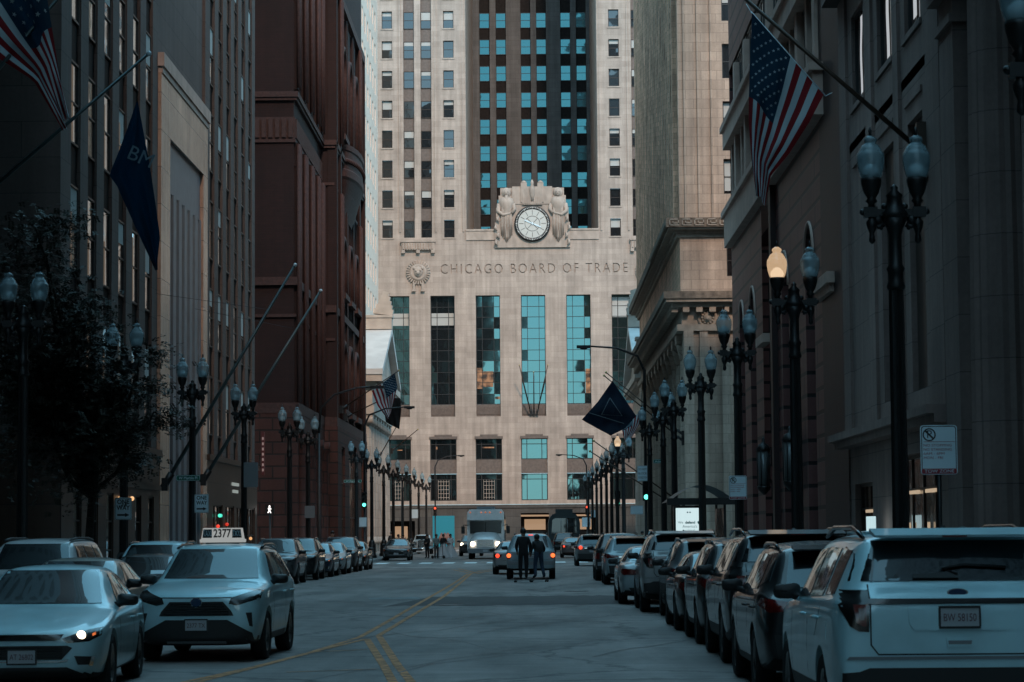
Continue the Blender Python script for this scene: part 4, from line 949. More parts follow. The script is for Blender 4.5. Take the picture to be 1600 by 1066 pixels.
# ================================================================== vehicles
def _paint():
    m, nt, b = _nt('car_paint'); oi = N(nt, 'ShaderNodeObjectInfo'); L = nt.links.new
    tc = N(nt, 'ShaderNodeTexCoord'); nz = N(nt, 'ShaderNodeTexNoise'); nz.inputs['Scale'].default_value = 2.2; nz.inputs['Detail'].default_value = 5; L(tc.outputs['Object'], nz.inputs['Vector'])
    mr = N(nt, 'ShaderNodeMapRange'); mr.inputs[1].default_value = .3; mr.inputs[2].default_value = .7; mr.inputs[3].default_value = .86; mr.inputs[4].default_value = 1.05; L(nz.outputs[0], mr.inputs[0])
    sx = N(nt, 'ShaderNodeSeparateXYZ'); L(tc.outputs['Object'], sx.inputs[0])
    dr = N(nt, 'ShaderNodeMapRange'); dr.inputs[1].default_value = .2; dr.inputs[2].default_value = .75; dr.inputs[3].default_value = .72; dr.inputs[4].default_value = 1; L(sx.outputs[2], dr.inputs[0])   # darker towards the sills
    mu = N(nt, 'ShaderNodeMath', operation='MULTIPLY'); L(mr.outputs[0], mu.inputs[0]); L(dr.outputs[0], mu.inputs[1])
    mx = N(nt, 'ShaderNodeMix', data_type='RGBA', blend_type='MULTIPLY'); mx.inputs[0].default_value = 1
    L(oi.outputs['Color'], mx.inputs[6]); L(mu.outputs[0], mx.inputs[7]); L(mx.outputs[2], b.inputs['Base Color'])
    setp(b, rough=.42, metal=.15, coat=.75, coatr=.05, spec=.4)
    M['paint'] = m
_paint()
M['trim_black'] = mat('black_plastic', (.012, .012, .012), .55, bump=.0)
M['gloss_black'] = mat('gloss_black', (.008, .008, .008), .12)
M['arch_black'] = mat('wheel_well', (.004, .004, .004), .9)
M['chrome'] = mat('chrome', (.6, .6, .6), .12, metal=1.0)
M['tyre'] = mat('tyre_rubber', (.010, .010, .010), .8, var=.3, scale=8)
M['rim'] = mat('alloy_rim', (.28, .28, .28), .3, metal=.9)
M['car_glass'] = glass('car_window', (.004, .005, .006), .01, (.8, .95, 1.0), tilt=.0, wob=.0)
M['lamp_clear'] = glass('headlamp_lens', (.02, .02, .02), .0, (.35, .4, .42), tilt=0, wob=.02, rough=.08)
M['tail_red'] = mat('tail_lamp_red', (.10, .006, .006), .12)
M['tail_lit'] = emit('lit_tail_lamp', (1.0, .07, .03), .8)
M['tail_amber'] = emit('lit_tail_lamp_orange', (1.0, .16, .04), .9)
M['head_lit'] = emit('lit_headlamp', (1.0, .80, .56), 3.2)
M['amber'] = emit('amber_marker', (1.0, .22, .05), .35)
M['plate'] = mat('licence_plate', (.40, .42, .44), .5)
M['plate_ink'] = mat('plate_letters', (.10, .02, .03), .5)
M['badge_blue'] = mat('badge_blue', (.01, .03, .08), .2)
M['badge_gold'] = mat('badge_gold', (.55, .33, .12), .3, metal=.7)
M['clad_grey'] = mat('grey_skid_plate', (.20, .21, .22), .5)

NP = 9
def ring(st):
    y, zb, wb, zm, wm, zs, ws, zt, wt, cr = st
    k = min(.08, max(.008, (zt-zs)*.35))
    h = [(0, zb), (wb*.9, zb), (wb, zb+.07), (wm, zm), (ws, zs), (ws-.035, zs+min(.03, (zt-zs)*.4)), (wt, zt-k), (wt-.10, zt), (0, zt+cr)]
    r = [Vector((x, y, z)) for x, z in h]
    return r+[Vector((-p.x, p.y, p.z)) for p in r[7:0:-1]]
def loft_body(sts, sub=2, crease=((4, .45), (2, .4)), wells=(), W=1.8):
    vs, fs = [], []
    rings = [ring(s) for s in sts]; n = 16
    for r in rings: vs += r
    for i in range(len(rings)-1):
        for k in range(n): l = (k+1) % n; fs.append((i*n+k, i*n+l, (i+1)*n+l, (i+1)*n+k))
    for base, flip in ((0, 0), ((len(rings)-1)*n, 1)):
        caps = [(0, 1, 15)]+[(k, k+1, 15-k, 16-k) for k in range(1, 7)]+[(7, 8, 9)]
        for c in caps: fs.append(tuple(base+q for q in (c if flip else c[::-1])))
    me = bpy.data.meshes.new('body'); me.from_pydata(vs, [], fs); me.update()
    bm = bmesh.new(); bm.from_mesh(me); bmesh.ops.recalc_face_normals(bm, faces=bm.faces)
    cl = bm.edges.layers.float.get('crease_edge') or bm.edges.layers.float.new('crease_edge')
    cd = dict(crease)
    for e in bm.edges:
        a, b = sorted(v.index for v in e.verts); ka, kb = a % n, b % n
        if ka == kb and abs(a-b) == n:
            k = ka if ka <= 8 else 16-ka
            if k in cd: e[cl] = cd[k]
    bm.to_mesh(me); bm.free()
    out = baked(me, ('SUBSURF', dict(levels=sub, render_levels=sub)))
    for (yc, zc, rr) in wells:
        c = MB()
        for s in (-1, 1): c.lathe([(rr, s*(W/2+.3)), (rr, s*(W/2-.36))], (0, yc, zc), 28, axis='x')
        cm = bpy.data.meshes.new('cut'); cm.from_pydata(c.v, [], c.f); b2 = bmesh.new(); b2.from_mesh(cm); bmesh.ops.recalc_face_normals(b2, faces=b2.faces); b2.to_mesh(cm); b2.free()
        co = bpy.data.objects.new('cut', cm); TMP.collection.objects.link(co)
        out = baked(out, ('BOOLEAN', dict(object=co, operation='DIFFERENCE', solver='EXACT')))
        bpy.data.objects.remove(co)
    return out
class Car:
    def __init__(s, kind, L, W, sts, wheel_r, wheels_y, clad=0.0, sub=2, under=.24):
        """front at local y = -L/2, tyres on z = 0"""
        s.L, s.W, s.h = L, W, -L/2
        sts = [(st[0]-L/2,)+tuple(st[1:]) for st in sts]
        s.root = thing(kind, 'car', 'car')
        me = loft_body(sts, sub, wells=[(y-L/2, wheel_r, wheel_r+.065) for y in wheels_y], W=W)
        bm = bmesh.new(); bm.from_mesh(me); s.bvh = BVHTree.FromBMesh(bm)
        for f in bm.faces:
            c = f.calc_center_median(); f.smooth = True; f.material_index = 0
            for y in wheels_y:
                if math.hypot(c.y-(y-L/2), c.z-wheel_r) < wheel_r+.06 and abs(c.x) < W/2+.1: f.material_index = 1; f.smooth = False
            if c.z < clad: f.material_index = 2
            if f.normal.z < -.6 and c.z < .5: f.material_index = 1
        for e in bm.edges:
            if len(e.link_faces) == 2 and e.calc_face_angle(0) > .6: e.smooth = False
        bm.to_mesh(me); bm.free()
        for q in ('paint', 'arch_black', 'trim_black'): me.materials.append(M[q])
        me.name = 'body'; s.body = link('body', me, s.root)
        s.wheels(wheel_r, wheels_y)
    def wheels(s, r, ys):
        w = .115; m = MB(); ri = r*.66
        m.lathe([(ri, -w*.8), (r*.9, -w), (r*.975, -w*.82), (r, -w*.45), (r, w*.45), (r*.975, w*.82), (r*.9, w), (ri, w*.8)], (0, 0, 0), 32, axis='x', caps=False)
        g = MB(); g.lathe([(ri, -w*.7), (ri, w*.82), (ri*.93, w*.8), (ri*.90, w*.3)], (0, 0, 0), 32, axis='x', caps=False)
        g.lathe([(ri*.9, w*.05), (.01, w*.05)], (0, 0, 0), 24, 1, axis='x', caps=False); g.lathe([(ri*.22, w*.1), (ri*.2, w*.65), (.01, w*.66)], (0, 0, 0), 12, axis='x', caps=False)
        for k in range(10):
            a = 2*pi*k/10+(.16 if k % 2 else -.16); d = Vector((0, cos(a), sin(a))); t = Vector((0, -sin(a), cos(a))); g.obox(Vector((w*.55, 0, 0))+d*ri*.55, (w*.12, 0, 0), d*ri*.42, t*ri*.045)
        for y in ys:
            for sd in (1, -1):
                o = m.build('wheel', 'tyre', s.root, True) if not hasattr(s, '_w') else link('wheel', s._w, s.root)
                s._w = o.data; o.location = (sd*(s.W/2-.135), y+s.h, r); o.rotation_euler = (0, 0, 0 if sd > 0 else pi)
                q = g.build('rim', ['rim', 'arch_black'], o, True) if not hasattr(s, '_r') else link('rim', s._r, o); s._r = q.data
    def panel(s, name, poly, axis, material, off=.009, mirror=False, parent=None, rim=.03, fine=.055, fac=None):
        """a fitted panel: an outline laid on the body along an axis, standing a little proud of it"""
        outs = []
        for sg in ((1, -1) if mirror else (1,)):
            bm = bmesh.new()
            pl = [(p[0]*(sg if axis in 'fr' else 1), p[1]) for p in poly]
            if axis == 's': pl = [(p[0]+s.h, p[1]) for p in pl]
            if axis == 't': pl = [(p[0]*sg, p[1]+s.h) for p in poly]
            vs = [bm.verts.new((p[0], p[1], 0)) for p in pl]
            f = bm.faces.new(vs); bmesh.ops.triangulate(bm, faces=[f])
            for _ in range(4):
                es = [e for e in bm.edges if e.calc_length() > fine]
                if not es: break
                bmesh.ops.subdivide_edges(bm, edges=es, cuts=1, use_grid_fill=True); bmesh.ops.triangulate(bm, faces=bm.faces[:])
            nr = {}
            for v in bm.verts:
                a, b = v.co.x, v.co.y
                if axis == 'f': o, d = Vector((a, -9, b)), Vector((0, 1, 0))
                elif axis == 'r': o, d = Vector((a, 9, b)), Vector((0, -1, 0))
                elif axis == 's': o, d = Vector((9*sg, a, b)), Vector((-sg, 0, 0))
                else: o, d = Vector((a, b, 9)), Vector((0, 0, -1))
                hit, n, _, _ = s.bvh.ray_cast(o, d)
                if hit is None:
                    q = {'f': Vector((a, s.h, b)), 'r': Vector((a, -s.h, b)), 's': Vector((sg*s.W/2, a, b)), 't': Vector((a, b, 1))}[axis]
                    hit, n, _, _ = s.bvh.find_nearest(q)
                if n.dot(d) > 0: n = -n
                nn = (n-d*.6).normalized(); v.co = hit+nn*off; nr[v] = nn
            be = [e for e in bm.edges if len(e.link_faces) == 1]
            r_ = bmesh.ops.extrude_edge_only(bm, edges=be)
            nv = [g for g in r_['geom'] if isinstance(g, bmesh.types.BMVert)]
            src = list(nr)
            from mathutils.kdtree import KDTree
            kd = KDTree(len(src)); [kd.insert(v.co, i) for i, v in enumerate(src)]; kd.balance()
            mv = [(v, nr[src[kd.find(v.co)[1]]]) for v in nv]
            for v, n in mv: v.co -= n*rim
            bmesh.ops.recalc_face_normals(bm, faces=bm.faces)
            me = bpy.data.meshes.new(name); 
            for f in bm.faces: f.smooth = True
            for e in bm.edges:
                if len(e.link_faces) == 2 and e.calc_face_angle(0) > .7: e.smooth = False
            bm.to_mesh(me); bm.free(); me.materials.append(M[material] if isinstance(material, str) else material)
            outs.append(link(name, me, parent or s.root))
        return outs if mirror else outs[0]
    def add(s, name, m, material, parent=None): return m.build(name, material, parent or s.root, True)
    def mirrors(s, y, z, x, material='trim_black'):
        for sg in (-1, 1):
            m = MB(); cx_, cy_, cz_ = sg*(x+.11), y+s.h, z+.02; se = lambda t, p: (abs(cos(t))**p*(1 if cos(t) > 0 else -1), abs(sin(t))**p*(1 if sin(t) > 0 else -1))
            def shell(u, v):                                          # squarish housing, flat at the back, rounded in front
                q = se(2*pi*u, .55); k = (.0, .93, 1.0, .96, .86, .6, .0)[int(round(v*6))]; d = (.045, .045, .035, .0, -.04, -.065, -.075)[int(round(v*6))]
                return (cx_+.125*k*q[0]*(1 if q[0]*sg > 0 else 1.05), cy_+d, cz_+.075*k*q[1]-(.012 if q[1] > 0 and q[0]*sg > 0 else 0))
            m.grid(shell, 20, 6); m.tube([(sg*(x-.08), y+s.h+.05, z-.06), (sg*(x+.05), y+s.h+.02, z-.02)], [.05, .04], 6)
            s.add('wing_mirror', m, material)
            # mirror plate faces backwards
    def handles(s, ys, z, material='paint'):
        for sg in (-1, 1):
            for y in ys:
                hit = s.bvh.ray_cast(Vector((9*sg, y+s.h, z)), Vector((-sg, 0, 0)))[0]
                if hit is None: continue
                m = MB(); m.tube([hit+Vector((-.01*sg, -.10, 0)), hit+Vector((.035*sg, -.06, .005)), hit+Vector((.035*sg, .06, .005)), hit+Vector((-.01*sg, .10, 0))], .014, 6); s.add('door_handle', m, material)
    def seams(s, lines, axis='s', w=.010):
        for ln in lines:
            for k in range(len(ln)-1):
                (a, b), (c, d) = ln[k], ln[k+1]; t = Vector((c-a, d-b)).normalized(); n = Vector((-t.y, t.x))*w/2
                s._seam = s.panel('panel_gap', [(a+n.x, b+n.y), (c+n.x, d+n.y), (c-n.x, d-n.y), (a-n.x, b-n.y)], axis, 'arch_black', .0015, mirror=axis == 's', rim=.004, fine=.2)
    def plate(s, x, z, txt, rear, material='plate_ink', tilt=0.0):
        sg = 1 if rear else -1
        hit = s.bvh.ray_cast(Vector((x, 9*sg, z)), Vector((0, -sg, 0)))[0]; y = hit.y+sg*.03
        m = MB(); m.box(x-.155, x+.155, min(y, y-sg*.05), max(y, y-sg*.05), z-.08, z+.08); p = s.add('licence_plate', m, 'plate')
        m = MB(); y2 = y+sg*.002
        for r in ((x-.165, x+.165, .072, .09), (x-.165, x+.165, -.09, -.072)): m.box(r[0], r[1], min(y-sg*.04, y2+sg*.004), max(y-sg*.04, y2+sg*.004), z+r[2], z+r[3])
        for q in (-1, 1): m.box(x+q*.16-.008, x+q*.16+.008, min(y-sg*.04, y2+sg*.003), max(y-sg*.04, y2+sg*.003), z-.072, z+.072)
        s.add('plate_frame', m, 'trim_black', p)
        text('plate_letters', txt, .088, material, p, (x, y+sg*.003, z-.005), (pi/2, 0, pi if rear else 0), .001, width=.26)
    def rails(s, x, y0, y1, z, material='gloss_black', h=.05):
        for sg in (-1, 1):
            m = MB(); pts = []
            for t in range(9):
                y = y0+(y1-y0)*t/8; hh = z+h*min(1, 4*min(t/8, 1-t/8)+.0)
                pts.append((sg*x, y+s.h, hh))
            m.tube(pts, [.016]+[.024]*7+[.016], 6); s.add('roof_rail', m, material)
    def wiper(s, pts, rear=False):
        m = MB(); sg = 1 if rear else -1; q = []
        for x, z in pts:
            hit, n, _, _ = s.bvh.ray_cast(Vector((x, 9*sg, z)), Vector((0, -sg, 0)))
            q.append(hit+n*.03)
        m.tube(q, .012, 5); s.add('wiper', m, 'trim_black')
    def badge(s, x, z, rx, rz, rear, material='chrome', inner=None):
        sg = 1 if rear else -1; hit = s.bvh.ray_cast(Vector((x, 9*sg, z)), Vector((0, -sg, 0)))[0]; y = hit.y
        pts = lambda k: [(x+rx*k*cos(2*pi*t/24), z+rz*k*sin(2*pi*t/24)) for t in range(24)]
        m = MB(); m.prism(pts(1), y-sg*.03, y+sg*.015); b = s.add('badge', m, material)
        if inner: m = MB(); m.prism(pts(.86), y, y+sg*.018); s.add('badge_face', m, inner, b)
        return b

def rev(st, **k): return st
# ---- compact crossover (the taxi's kind)
def crossover():
    L, W = 4.6, 1.86; w = W/2
    S = [(0.00, .34, .60*w, .55, .76*w, .82, .70*w, .90, .50*w, .01), (.05, .26, .80*w, .55, .88*w, .86, .82*w, .955, .62*w, .015), (.25, .22, .88*w, .58, .97*w, .94, .94*w, 1.02, .72*w, .02),
         (.80, .22, .93*w, .62, 1.0*w, 1.01, .97*w, 1.085, .78*w, .025), (1.25, .22, .94*w, .62, 1.0*w, 1.04, .97*w, 1.12, .80*w, .02), (1.33, .22, .94*w, .62, 1.0*w, 1.045, .97*w, 1.14, .80*w, .02),
         (2.05, .22, .94*w, .62, 1.0*w, 1.06, .97*w, 1.60, .735*w, .035), (2.20, .22, .94*w, .62, 1.0*w, 1.06, .97*w, 1.645, .735*w, .03), (3.0, .22, .94*w, .62, 1.0*w, 1.07, .97*w, 1.67, .73*w, .03),
         (3.95, .22, .94*w, .62, 1.0*w, 1.09, .97*w, 1.62, .71*w, .02), (4.08, .23, .93*w, .62, .99*w, 1.09, .96*w, 1.59, .71*w, .02), (4.36, .27, .90*w, .62, .96*w, 1.08, .90*w, 1.14, .76*w, .01),
         (4.50, .32, .88*w, .62, .94*w, 1.02, .87*w, 1.09, .72*w, .01), (4.58, .36, .84*w, .62, .88*w, .96, .82*w, 1.03, .66*w, .0), (4.60, .40, .78*w, .62, .80*w, .90, .74*w, .98, .58*w, .0)]
    c = Car('crossover_car', L, W, S, .355, (.93, 3.62), clad=.34)
    c.panel('windshield', [(-.70, 1.16), (.70, 1.16), (.575, 1.585), (-.575, 1.585)], 'f', 'car_glass')
    c.panel('side_window', [(1.75, 1.12), (2.85, 1.13), (2.82, 1.53), (2.22, 1.52)], 's', 'car_glass', mirror=True)
    c.panel('side_window', [(2.94, 1.13), (3.75, 1.15), (3.62, 1.52), (2.91, 1.535)], 's', 'car_glass', mirror=True)
    c.panel('side_window', [(3.84, 1.17), (4.16, 1.24), (4.02, 1.48), (3.72, 1.515)], 's', 'car_glass', mirror=True)
    c.panel('rear_window', [(-.60, 1.17), (.60, 1.17), (.53, 1.555), (-.53, 1.555)], 'r', 'car_glass')
    # face
    c.panel('headlight', [(.47, .835), (.50, .90), (.80, 1.0), (.86, .99), (.85, .90), (.58, .815)], 'f', 'lamp_clear', mirror=True)
    c.panel('lamp_bezel', [(.46, .825), (.49, .91), (.80, 1.015), (.88, 1.0), (.87, .89), (.57, .80)], 'f', 'gloss_black', .003, mirror=True)
    g = c.panel('grille', [(-.38, .855), (.38, .855), (.50, .72), (.53, .655), (-.53, .655), (-.50, .72)], 'f', 'trim_black', .006)
    m = MB()
    for k in range(5):
        z = .68+.036*k; x = .50-.05*max(0, k-1)*.6; y = c.bvh.ray_cast(Vector((0, -9, z)), Vector((0, 1, 0)))[0].y; m.box(-x+.04, x-.04, y-.016, y+.02, z-.006, z+.006)
    c.add('grille_bar', m, 'gloss_black', g)
    c.panel('hood_line', [(-.50, .905), (.50, .905), (.50, .918), (-.50, .918)], 'f', 'arch_black', .003)
    c.panel('lower_bumper', [(-.44, .60), (.44, .60), (.78, .415), (.80, .28), (-.80, .28), (-.78, .415)], 'f', 'trim_black', .008)
    c.panel('skid_strip', [(-.42, .27), (.42, .27), (.42, .30), (-.42, .30)], 'f', 'clad_grey', .014)
    c.panel('air_intake', [(.70, .70), (.78, .70), (.79, .50), (.75, .51)], 'f', 'trim_black', mirror=True)
    c.badge(0, .845, .085, .068, False, 'chrome', 'badge_blue')
    c.plate(-.0, .525, '2377 TX', False)
    c.mirrors(1.62, 1.13, .87); c.handles((2.72, 3.62), .94)
    c.rails(.63, 2.15, 3.9, 1.60)
    c.seams([[(1.5, .4), (1.48, .95)], [(2.88, .35), (2.88, 1.08)], [(3.42, .62), (3.85, 1.06)]])
    # tail
    c.panel('taillight', [(.42, .985), (.86, 1.06), (.90, .98), (.80, .90), (.44, .935)], 'r', 'tail_red', mirror=True)
    c.panel('rear_bumper', [(-.76, .66), (.76, .66), (.72, .40), (-.72, .40)], 'r', 'trim_black', .008)
    c.panel('tailgate_trim', [(-.40, .93), (.40, .93), (.40, .965), (-.40, .965)], 'r', 'chrome', .006)
    c.plate(0, .80, 'FZ 20418', True)
    m = MB(); m.prism([(4.02+c.h, 1.60), (4.30+c.h, 1.575), (4.30+c.h, 1.59), (4.02+c.h, 1.64)], -.50, .50, 'x'); c.add('spoiler', m, 'gloss_black')
    return c
# ---- saloon
def saloon():
    L, W = 4.9, 1.86; w = W/2
    S = [(0.00, .30, .58*w, .46, .72*w, .62, .68*w, .70, .50*w, .01), (.05, .22, .78*w, .46, .86*w, .66, .82*w, .75, .62*w, .015), (.28, .17, .88*w, .48, .96*w, .73, .94*w, .81, .70*w, .02),
         (.85, .17, .92*w, .52, 1.0*w, .83, .97*w, .905, .76*w, .03), (1.30, .17, .94*w, .53, 1.0*w, .90, .96*w, .965, .78*w, .025), (1.40, .17, .94*w, .53, 1.0*w, .91, .96*w, .99, .78*w, .02),
         (2.25, .17, .94*w, .53, 1.0*w, .93, .96*w, 1.39, .69*w, .03), (2.42, .17, .94*w, .53, 1.0*w, .93, .96*w, 1.425, .69*w, .03), (3.0, .17, .94*w, .53, 1.0*w, .94, .96*w, 1.44, .68*w, .025),
         (3.5, .17, .94*w, .53, 1.0*w, .95, .96*w, 1.41, .67*w, .025), (3.65, .18, .94*w, .53, 1.0*w, .955, .96*w, 1.385, .67*w, .025), (4.32, .20, .92*w, .54, .98*w, .97, .92*w, 1.06, .68*w, .02),
         (4.45, .21, .91*w, .55, .97*w, .97, .91*w, 1.045, .70*w, .015), (4.78, .26, .88*w, .56, .93*w, .95, .86*w, 1.02, .68*w, .01), (4.87, .32, .84*w, .56, .88*w, .88, .82*w, .96, .64*w, .0), (4.90, .36, .78*w, .56, .82*w, .82, .76*w, .90, .58*w, .0)]
    c = Car('saloon_car', L, W, S, .335, (.96, 3.80))
    c.panel('windshield', [(-.70, 1.005), (.70, 1.005), (.55, 1.385), (-.55, 1.385)], 'f', 'car_glass')
    c.panel('side_window', [(1.95, .985), (2.95, .995), (2.92, 1.34), (2.50, 1.335)], 's', 'car_glass', mirror=True)
    c.panel('side_window', [(3.04, .995), (3.80, 1.02), (3.55, 1.305), (3.0, 1.34)], 's', 'car_glass', mirror=True)
    c.panel('side_window', [(3.88, 1.03), (4.05, 1.06), (3.72, 1.27), (3.63, 1.29)], 's', 'car_glass', mirror=True)
    c.panel('rear_window', [(-.60, 1.075), (.60, 1.075), (.52, 1.36), (-.52, 1.36)], 'r', 'car_glass')
    c.panel('headlight', [(.46, .66), (.72, .735), (.83, .755), (.83, .69), (.74, .635), (.50, .618)], 'f', 'lamp_clear', mirror=True)
    c.panel('lamp_bezel', [(.44, .655), (.72, .748), (.855, .77), (.85, .68), (.74, .62), (.50, .602)], 'f', 'gloss_black', .003, mirror=True)
    c.panel('marker_lamp', [(.765, .70), (.80, .715), (.80, .69), (.77, .675)], 'f', 'amber', .010, mirror=True)
    c.panel('upper_grille', [(-.46, .70), (.46, .70), (.42, .645), (.36, .632), (-.36, .632), (-.42, .645)], 'f', 'gloss_black')
    g = c.panel('lower_grille', [(-.50, .575), (.50, .575), (.56, .55), (.44, .42), (-.44, .42), (-.56, .55)], 'f', 'trim_black')
    m = MB()
    for k in range(4):
        z = .45+.035*k; y = c.bvh.ray_cast(Vector((0, -9, z)), Vector((0, 1, 0)))[0].y; m.box(-.45, .45, y-.02, y+.02, z-.005, z+.005)
    c.add('grille_bar', m, 'gloss_black', g)
    c.panel('chrome_strip', [(-.52, .395), (-.42, .405), (.42, .405), (.52, .42), (.50, .40), (.40, .388), (-.40, .388)], 'f', 'chrome', .010)
    c.panel('fog_recess', [(.58, .46), (.78, .45), (.76, .36), (.62, .36)], 'f', 'trim_black', mirror=True)
    c.panel('fog_trim', [(.765, .455), (.80, .45), (.77, .345), (.735, .35)], 'f', 'chrome', .010, mirror=True)
    c.panel('lower_lip', [(-.50, .335), (.50, .335), (.70, .25), (.70, .21), (-.70, .21), (-.70, .25)], 'f', 'trim_black')
    c.plate(0, .455, 'AT 26802', False)
    c.mirrors(1.80, 1.02, .86); c.handles((2.80, 3.62), .80)
    c.seams([[(1.62, .35), (1.60, .86)], [(2.98, .3), (2.98, .95)], [(3.55, .5), (3.95, .94)]])
    c.panel('taillight', [(.50, .86), (.84, .89), (.86, .80), (.80, .73), (.52, .74)], 'r', 'tail_red', mirror=True)
    c.panel('rear_seam', [(-.46, .60), (.46, .60), (.46, .608), (-.46, .608)], 'r', 'arch_black', .002)
    c.panel('rear_valance', [(-.68, .42), (.68, .42), (.60, .30), (-.60, .30)], 'r', 'trim_black')
    c.badge(0, .88, .05, .05, True); c.plate(0, .73, 'Q 814 662', True)
    return c
# ---- big family SUV (rear view in the foreground)
def big_suv():
    L, W = 5.0, 2.0; w = W/2
    S = [(0.00, .36, .66*w, .60, .80*w, .86, .74*w, .98, .55*w, .01), (.06, .30, .82*w, .60, .90*w, .92, .85*w, 1.04, .66*w, .01), (.30, .26, .90*w, .62, .97*w, 1.02, .94*w, 1.10, .76*w, .02),
         (.95, .26, .93*w, .66, 1.0*w, 1.10, .96*w, 1.17, .80*w, .025), (1.32, .26, .94*w, .66, 1.0*w, 1.13, .96*w, 1.20, .81*w, .02), (1.40, .26, .94*w, .66, 1.0*w, 1.135, .96*w, 1.22, .81*w, .02),
         (2.05, .26, .94*w, .66, 1.0*w, 1.16, .97*w, 1.70, .755*w, .03), (2.22, .26, .94*w, .66, 1.0*w, 1.17, .97*w, 1.745, .755*w, .03), (3.2, .26, .94*w, .66, 1.0*w, 1.20, .97*w, 1.775, .755*w, .03),
         (4.50, .27, .94*w, .68, 1.0*w, 1.22, .97*w, 1.765, .745*w, .025), (4.66, .30, .94*w, .70, .995*w, 1.22, .96*w, 1.74, .745*w, .02), (4.82, .33, .93*w, .72, .98*w, 1.22, .94*w, 1.36, .80*w, .01),
         (4.93, .36, .92*w, .74, .965*w, 1.18, .92*w, 1.30, .78*w, .01), (4.985, .40, .90*w, .76, .94*w, 1.12, .89*w, 1.24, .75*w, .0), (5.0, .46, .84*w, .78, .86*w, 1.05, .82*w, 1.15, .68*w, .0)]
    c = Car('suv_car', L, W, S, .385, (.98, 3.85), clad=.47)
    c.panel('windshield', [(-.68, 1.24), (.68, 1.24), (.60, 1.68), (-.60, 1.68)], 'f', 'car_glass')
    c.panel('side_window', [(1.80, 1.20), (2.82, 1.22), (2.80, 1.64), (2.26, 1.62)], 's', 'car_glass', mirror=True)
    c.panel('side_window', [(2.92, 1.225), (3.80, 1.245), (3.74, 1.645), (2.90, 1.65)], 's', 'car_glass', mirror=True)
    c.panel('side_window', [(3.92, 1.26), (4.48, 1.275), (4.40, 1.63), (3.86, 1.64)], 's', 'car_glass', mirror=True)
    c.panel('rear_window', [(-.845, 1.385), (.845, 1.385), (.80, 1.5), (.73, 1.705), (-.73, 1.705), (-.80, 1.5)], 'r', 'car_glass', fine=.08)
    c.panel('window_divider', [(.665, 1.38), (.68, 1.38), (.625, 1.70), (.61, 1.70)], 'r', 'gloss_black', .010, mirror=True)
    m = MB(); m.prism([(4.50+c.h, 1.775), (4.86+c.h, 1.735), (4.87+c.h, 1.755), (4.52+c.h, 1.81)], -.64, .64, 'x'); sp = c.add('roof_spoiler', m, 'paint')
    m = MB(); m.box(-.10, .10, 4.868+c.h, 4.873+c.h, 1.737, 1.750); c.add('brake_strip', m, 'tail_red', sp)
    c.panel('taillight', [(.71, 1.315), (.93, 1.315), (.95, 1.24), (.93, 1.16), (.87, 1.03), (.80, .99), (.72, .985)], 'r', 'gloss_black', .008, mirror=True)
    c.panel('lamp_lens', [(.74, 1.20), (.84, 1.20), (.82, 1.06), (.77, 1.03), (.74, 1.03)], 'r', 'tail_red', .012, mirror=True)
    c.panel('reverse_lens', [(.755, 1.17), (.80, 1.17), (.79, 1.08), (.758, 1.08)], 'r', mat('smoked_lens', (.16, .10, .09), .2), .015, mirror=True)
    c.panel('tailgate_bar', [(-.72, 1.205), (.72, 1.205), (.72, 1.245), (-.72, 1.245)], 'r', 'gloss_black', .016)
    c.badge(-.0, 1.295, .085, .032, True, 'chrome', 'badge_blue')
    c.panel('plate_recess', [(-.41, 1.19), (.41, 1.19), (.40, 1.05), (.36, .995), (-.36, .995), (-.40, 1.05)], 'r', 'paint', .012, rim=.012)
    c.plate(0, 1.10, 'BW 58150', True)
    c.panel('tow_cover', [(-.11, .935), (.11, .935), (.10, .865), (-.10, .865)], 'r', 'paint', .016, rim=.016)
    c.panel('tow_slot', [(-.095, .915), (.095, .915), (.09, .885), (-.09, .885)], 'r', 'clad_grey', .018)
    c.panel('tailgate_gap', [(.70, 1.36), (.712, 1.36), (.712, .88), (.65, .80), (-.65, .80), (-.712, .88), (-.712, 1.36), (-.70, 1.36), (-.70, .885), (-.645, .812), (.645, .812), (.70, .885)], 'r', 'arch_black', .003, rim=.006)
    c.panel('bumper_step', [(-.88, .79), (.88, .79), (.90, .765), (-.90, .765)], 'r', 'clad_grey', .010, rim=.012)
    c.panel('rear_bumper', [(-.72, .70), (.72, .70), (.80, .67), (.93, .66), (.93, .44), (-.93, .44), (-.93, .66), (-.80, .67)], 'r', 'trim_black', .010)
    c.panel('name_strip', [(-.67, 1.015), (-.53, 1.015), (-.53, 1.03), (-.67, 1.03)], 'r', 'chrome', .006)
    c.wiper([(-.02, 1.42), (.10, 1.47), (-.08, 1.50), (-.42, 1.48)], True)
    c.panel('wiper_base', [(-.03, 1.40), (.34, 1.40), (.34, 1.43), (.05, 1.45), (-.03, 1.44)], 'r', 'trim_black', .03, rim=.03)
    c.mirrors(1.72, 1.22, .93); c.handles((2.66, 3.62), 1.06)
    c.rails(.68, 1.95, 4.45, 1.735, 'gloss_black', .085)
    m = MB()
    for k in range(4): 
        for sg in (-1, 1): m.tube([(sg*(.12+.14*k), 2.4+c.h, 1.775), (sg*(.12+.14*k), 4.4+c.h, 1.775)], .014, 5)
    c.add('roof_ribs', m, 'paint'); m = MB(); m.prism([(4.15+c.h, 1.77), (4.34+c.h, 1.77), (4.30+c.h, 1.83)], -.02, .02, 'x'); c.add('roof_aerial', m, 'gloss_black')
    c.seams([[(1.56, .45), (1.54, 1.05)], [(2.87, .4), (2.87, 1.18)], [(3.45, .9), (3.86, 1.2)]])
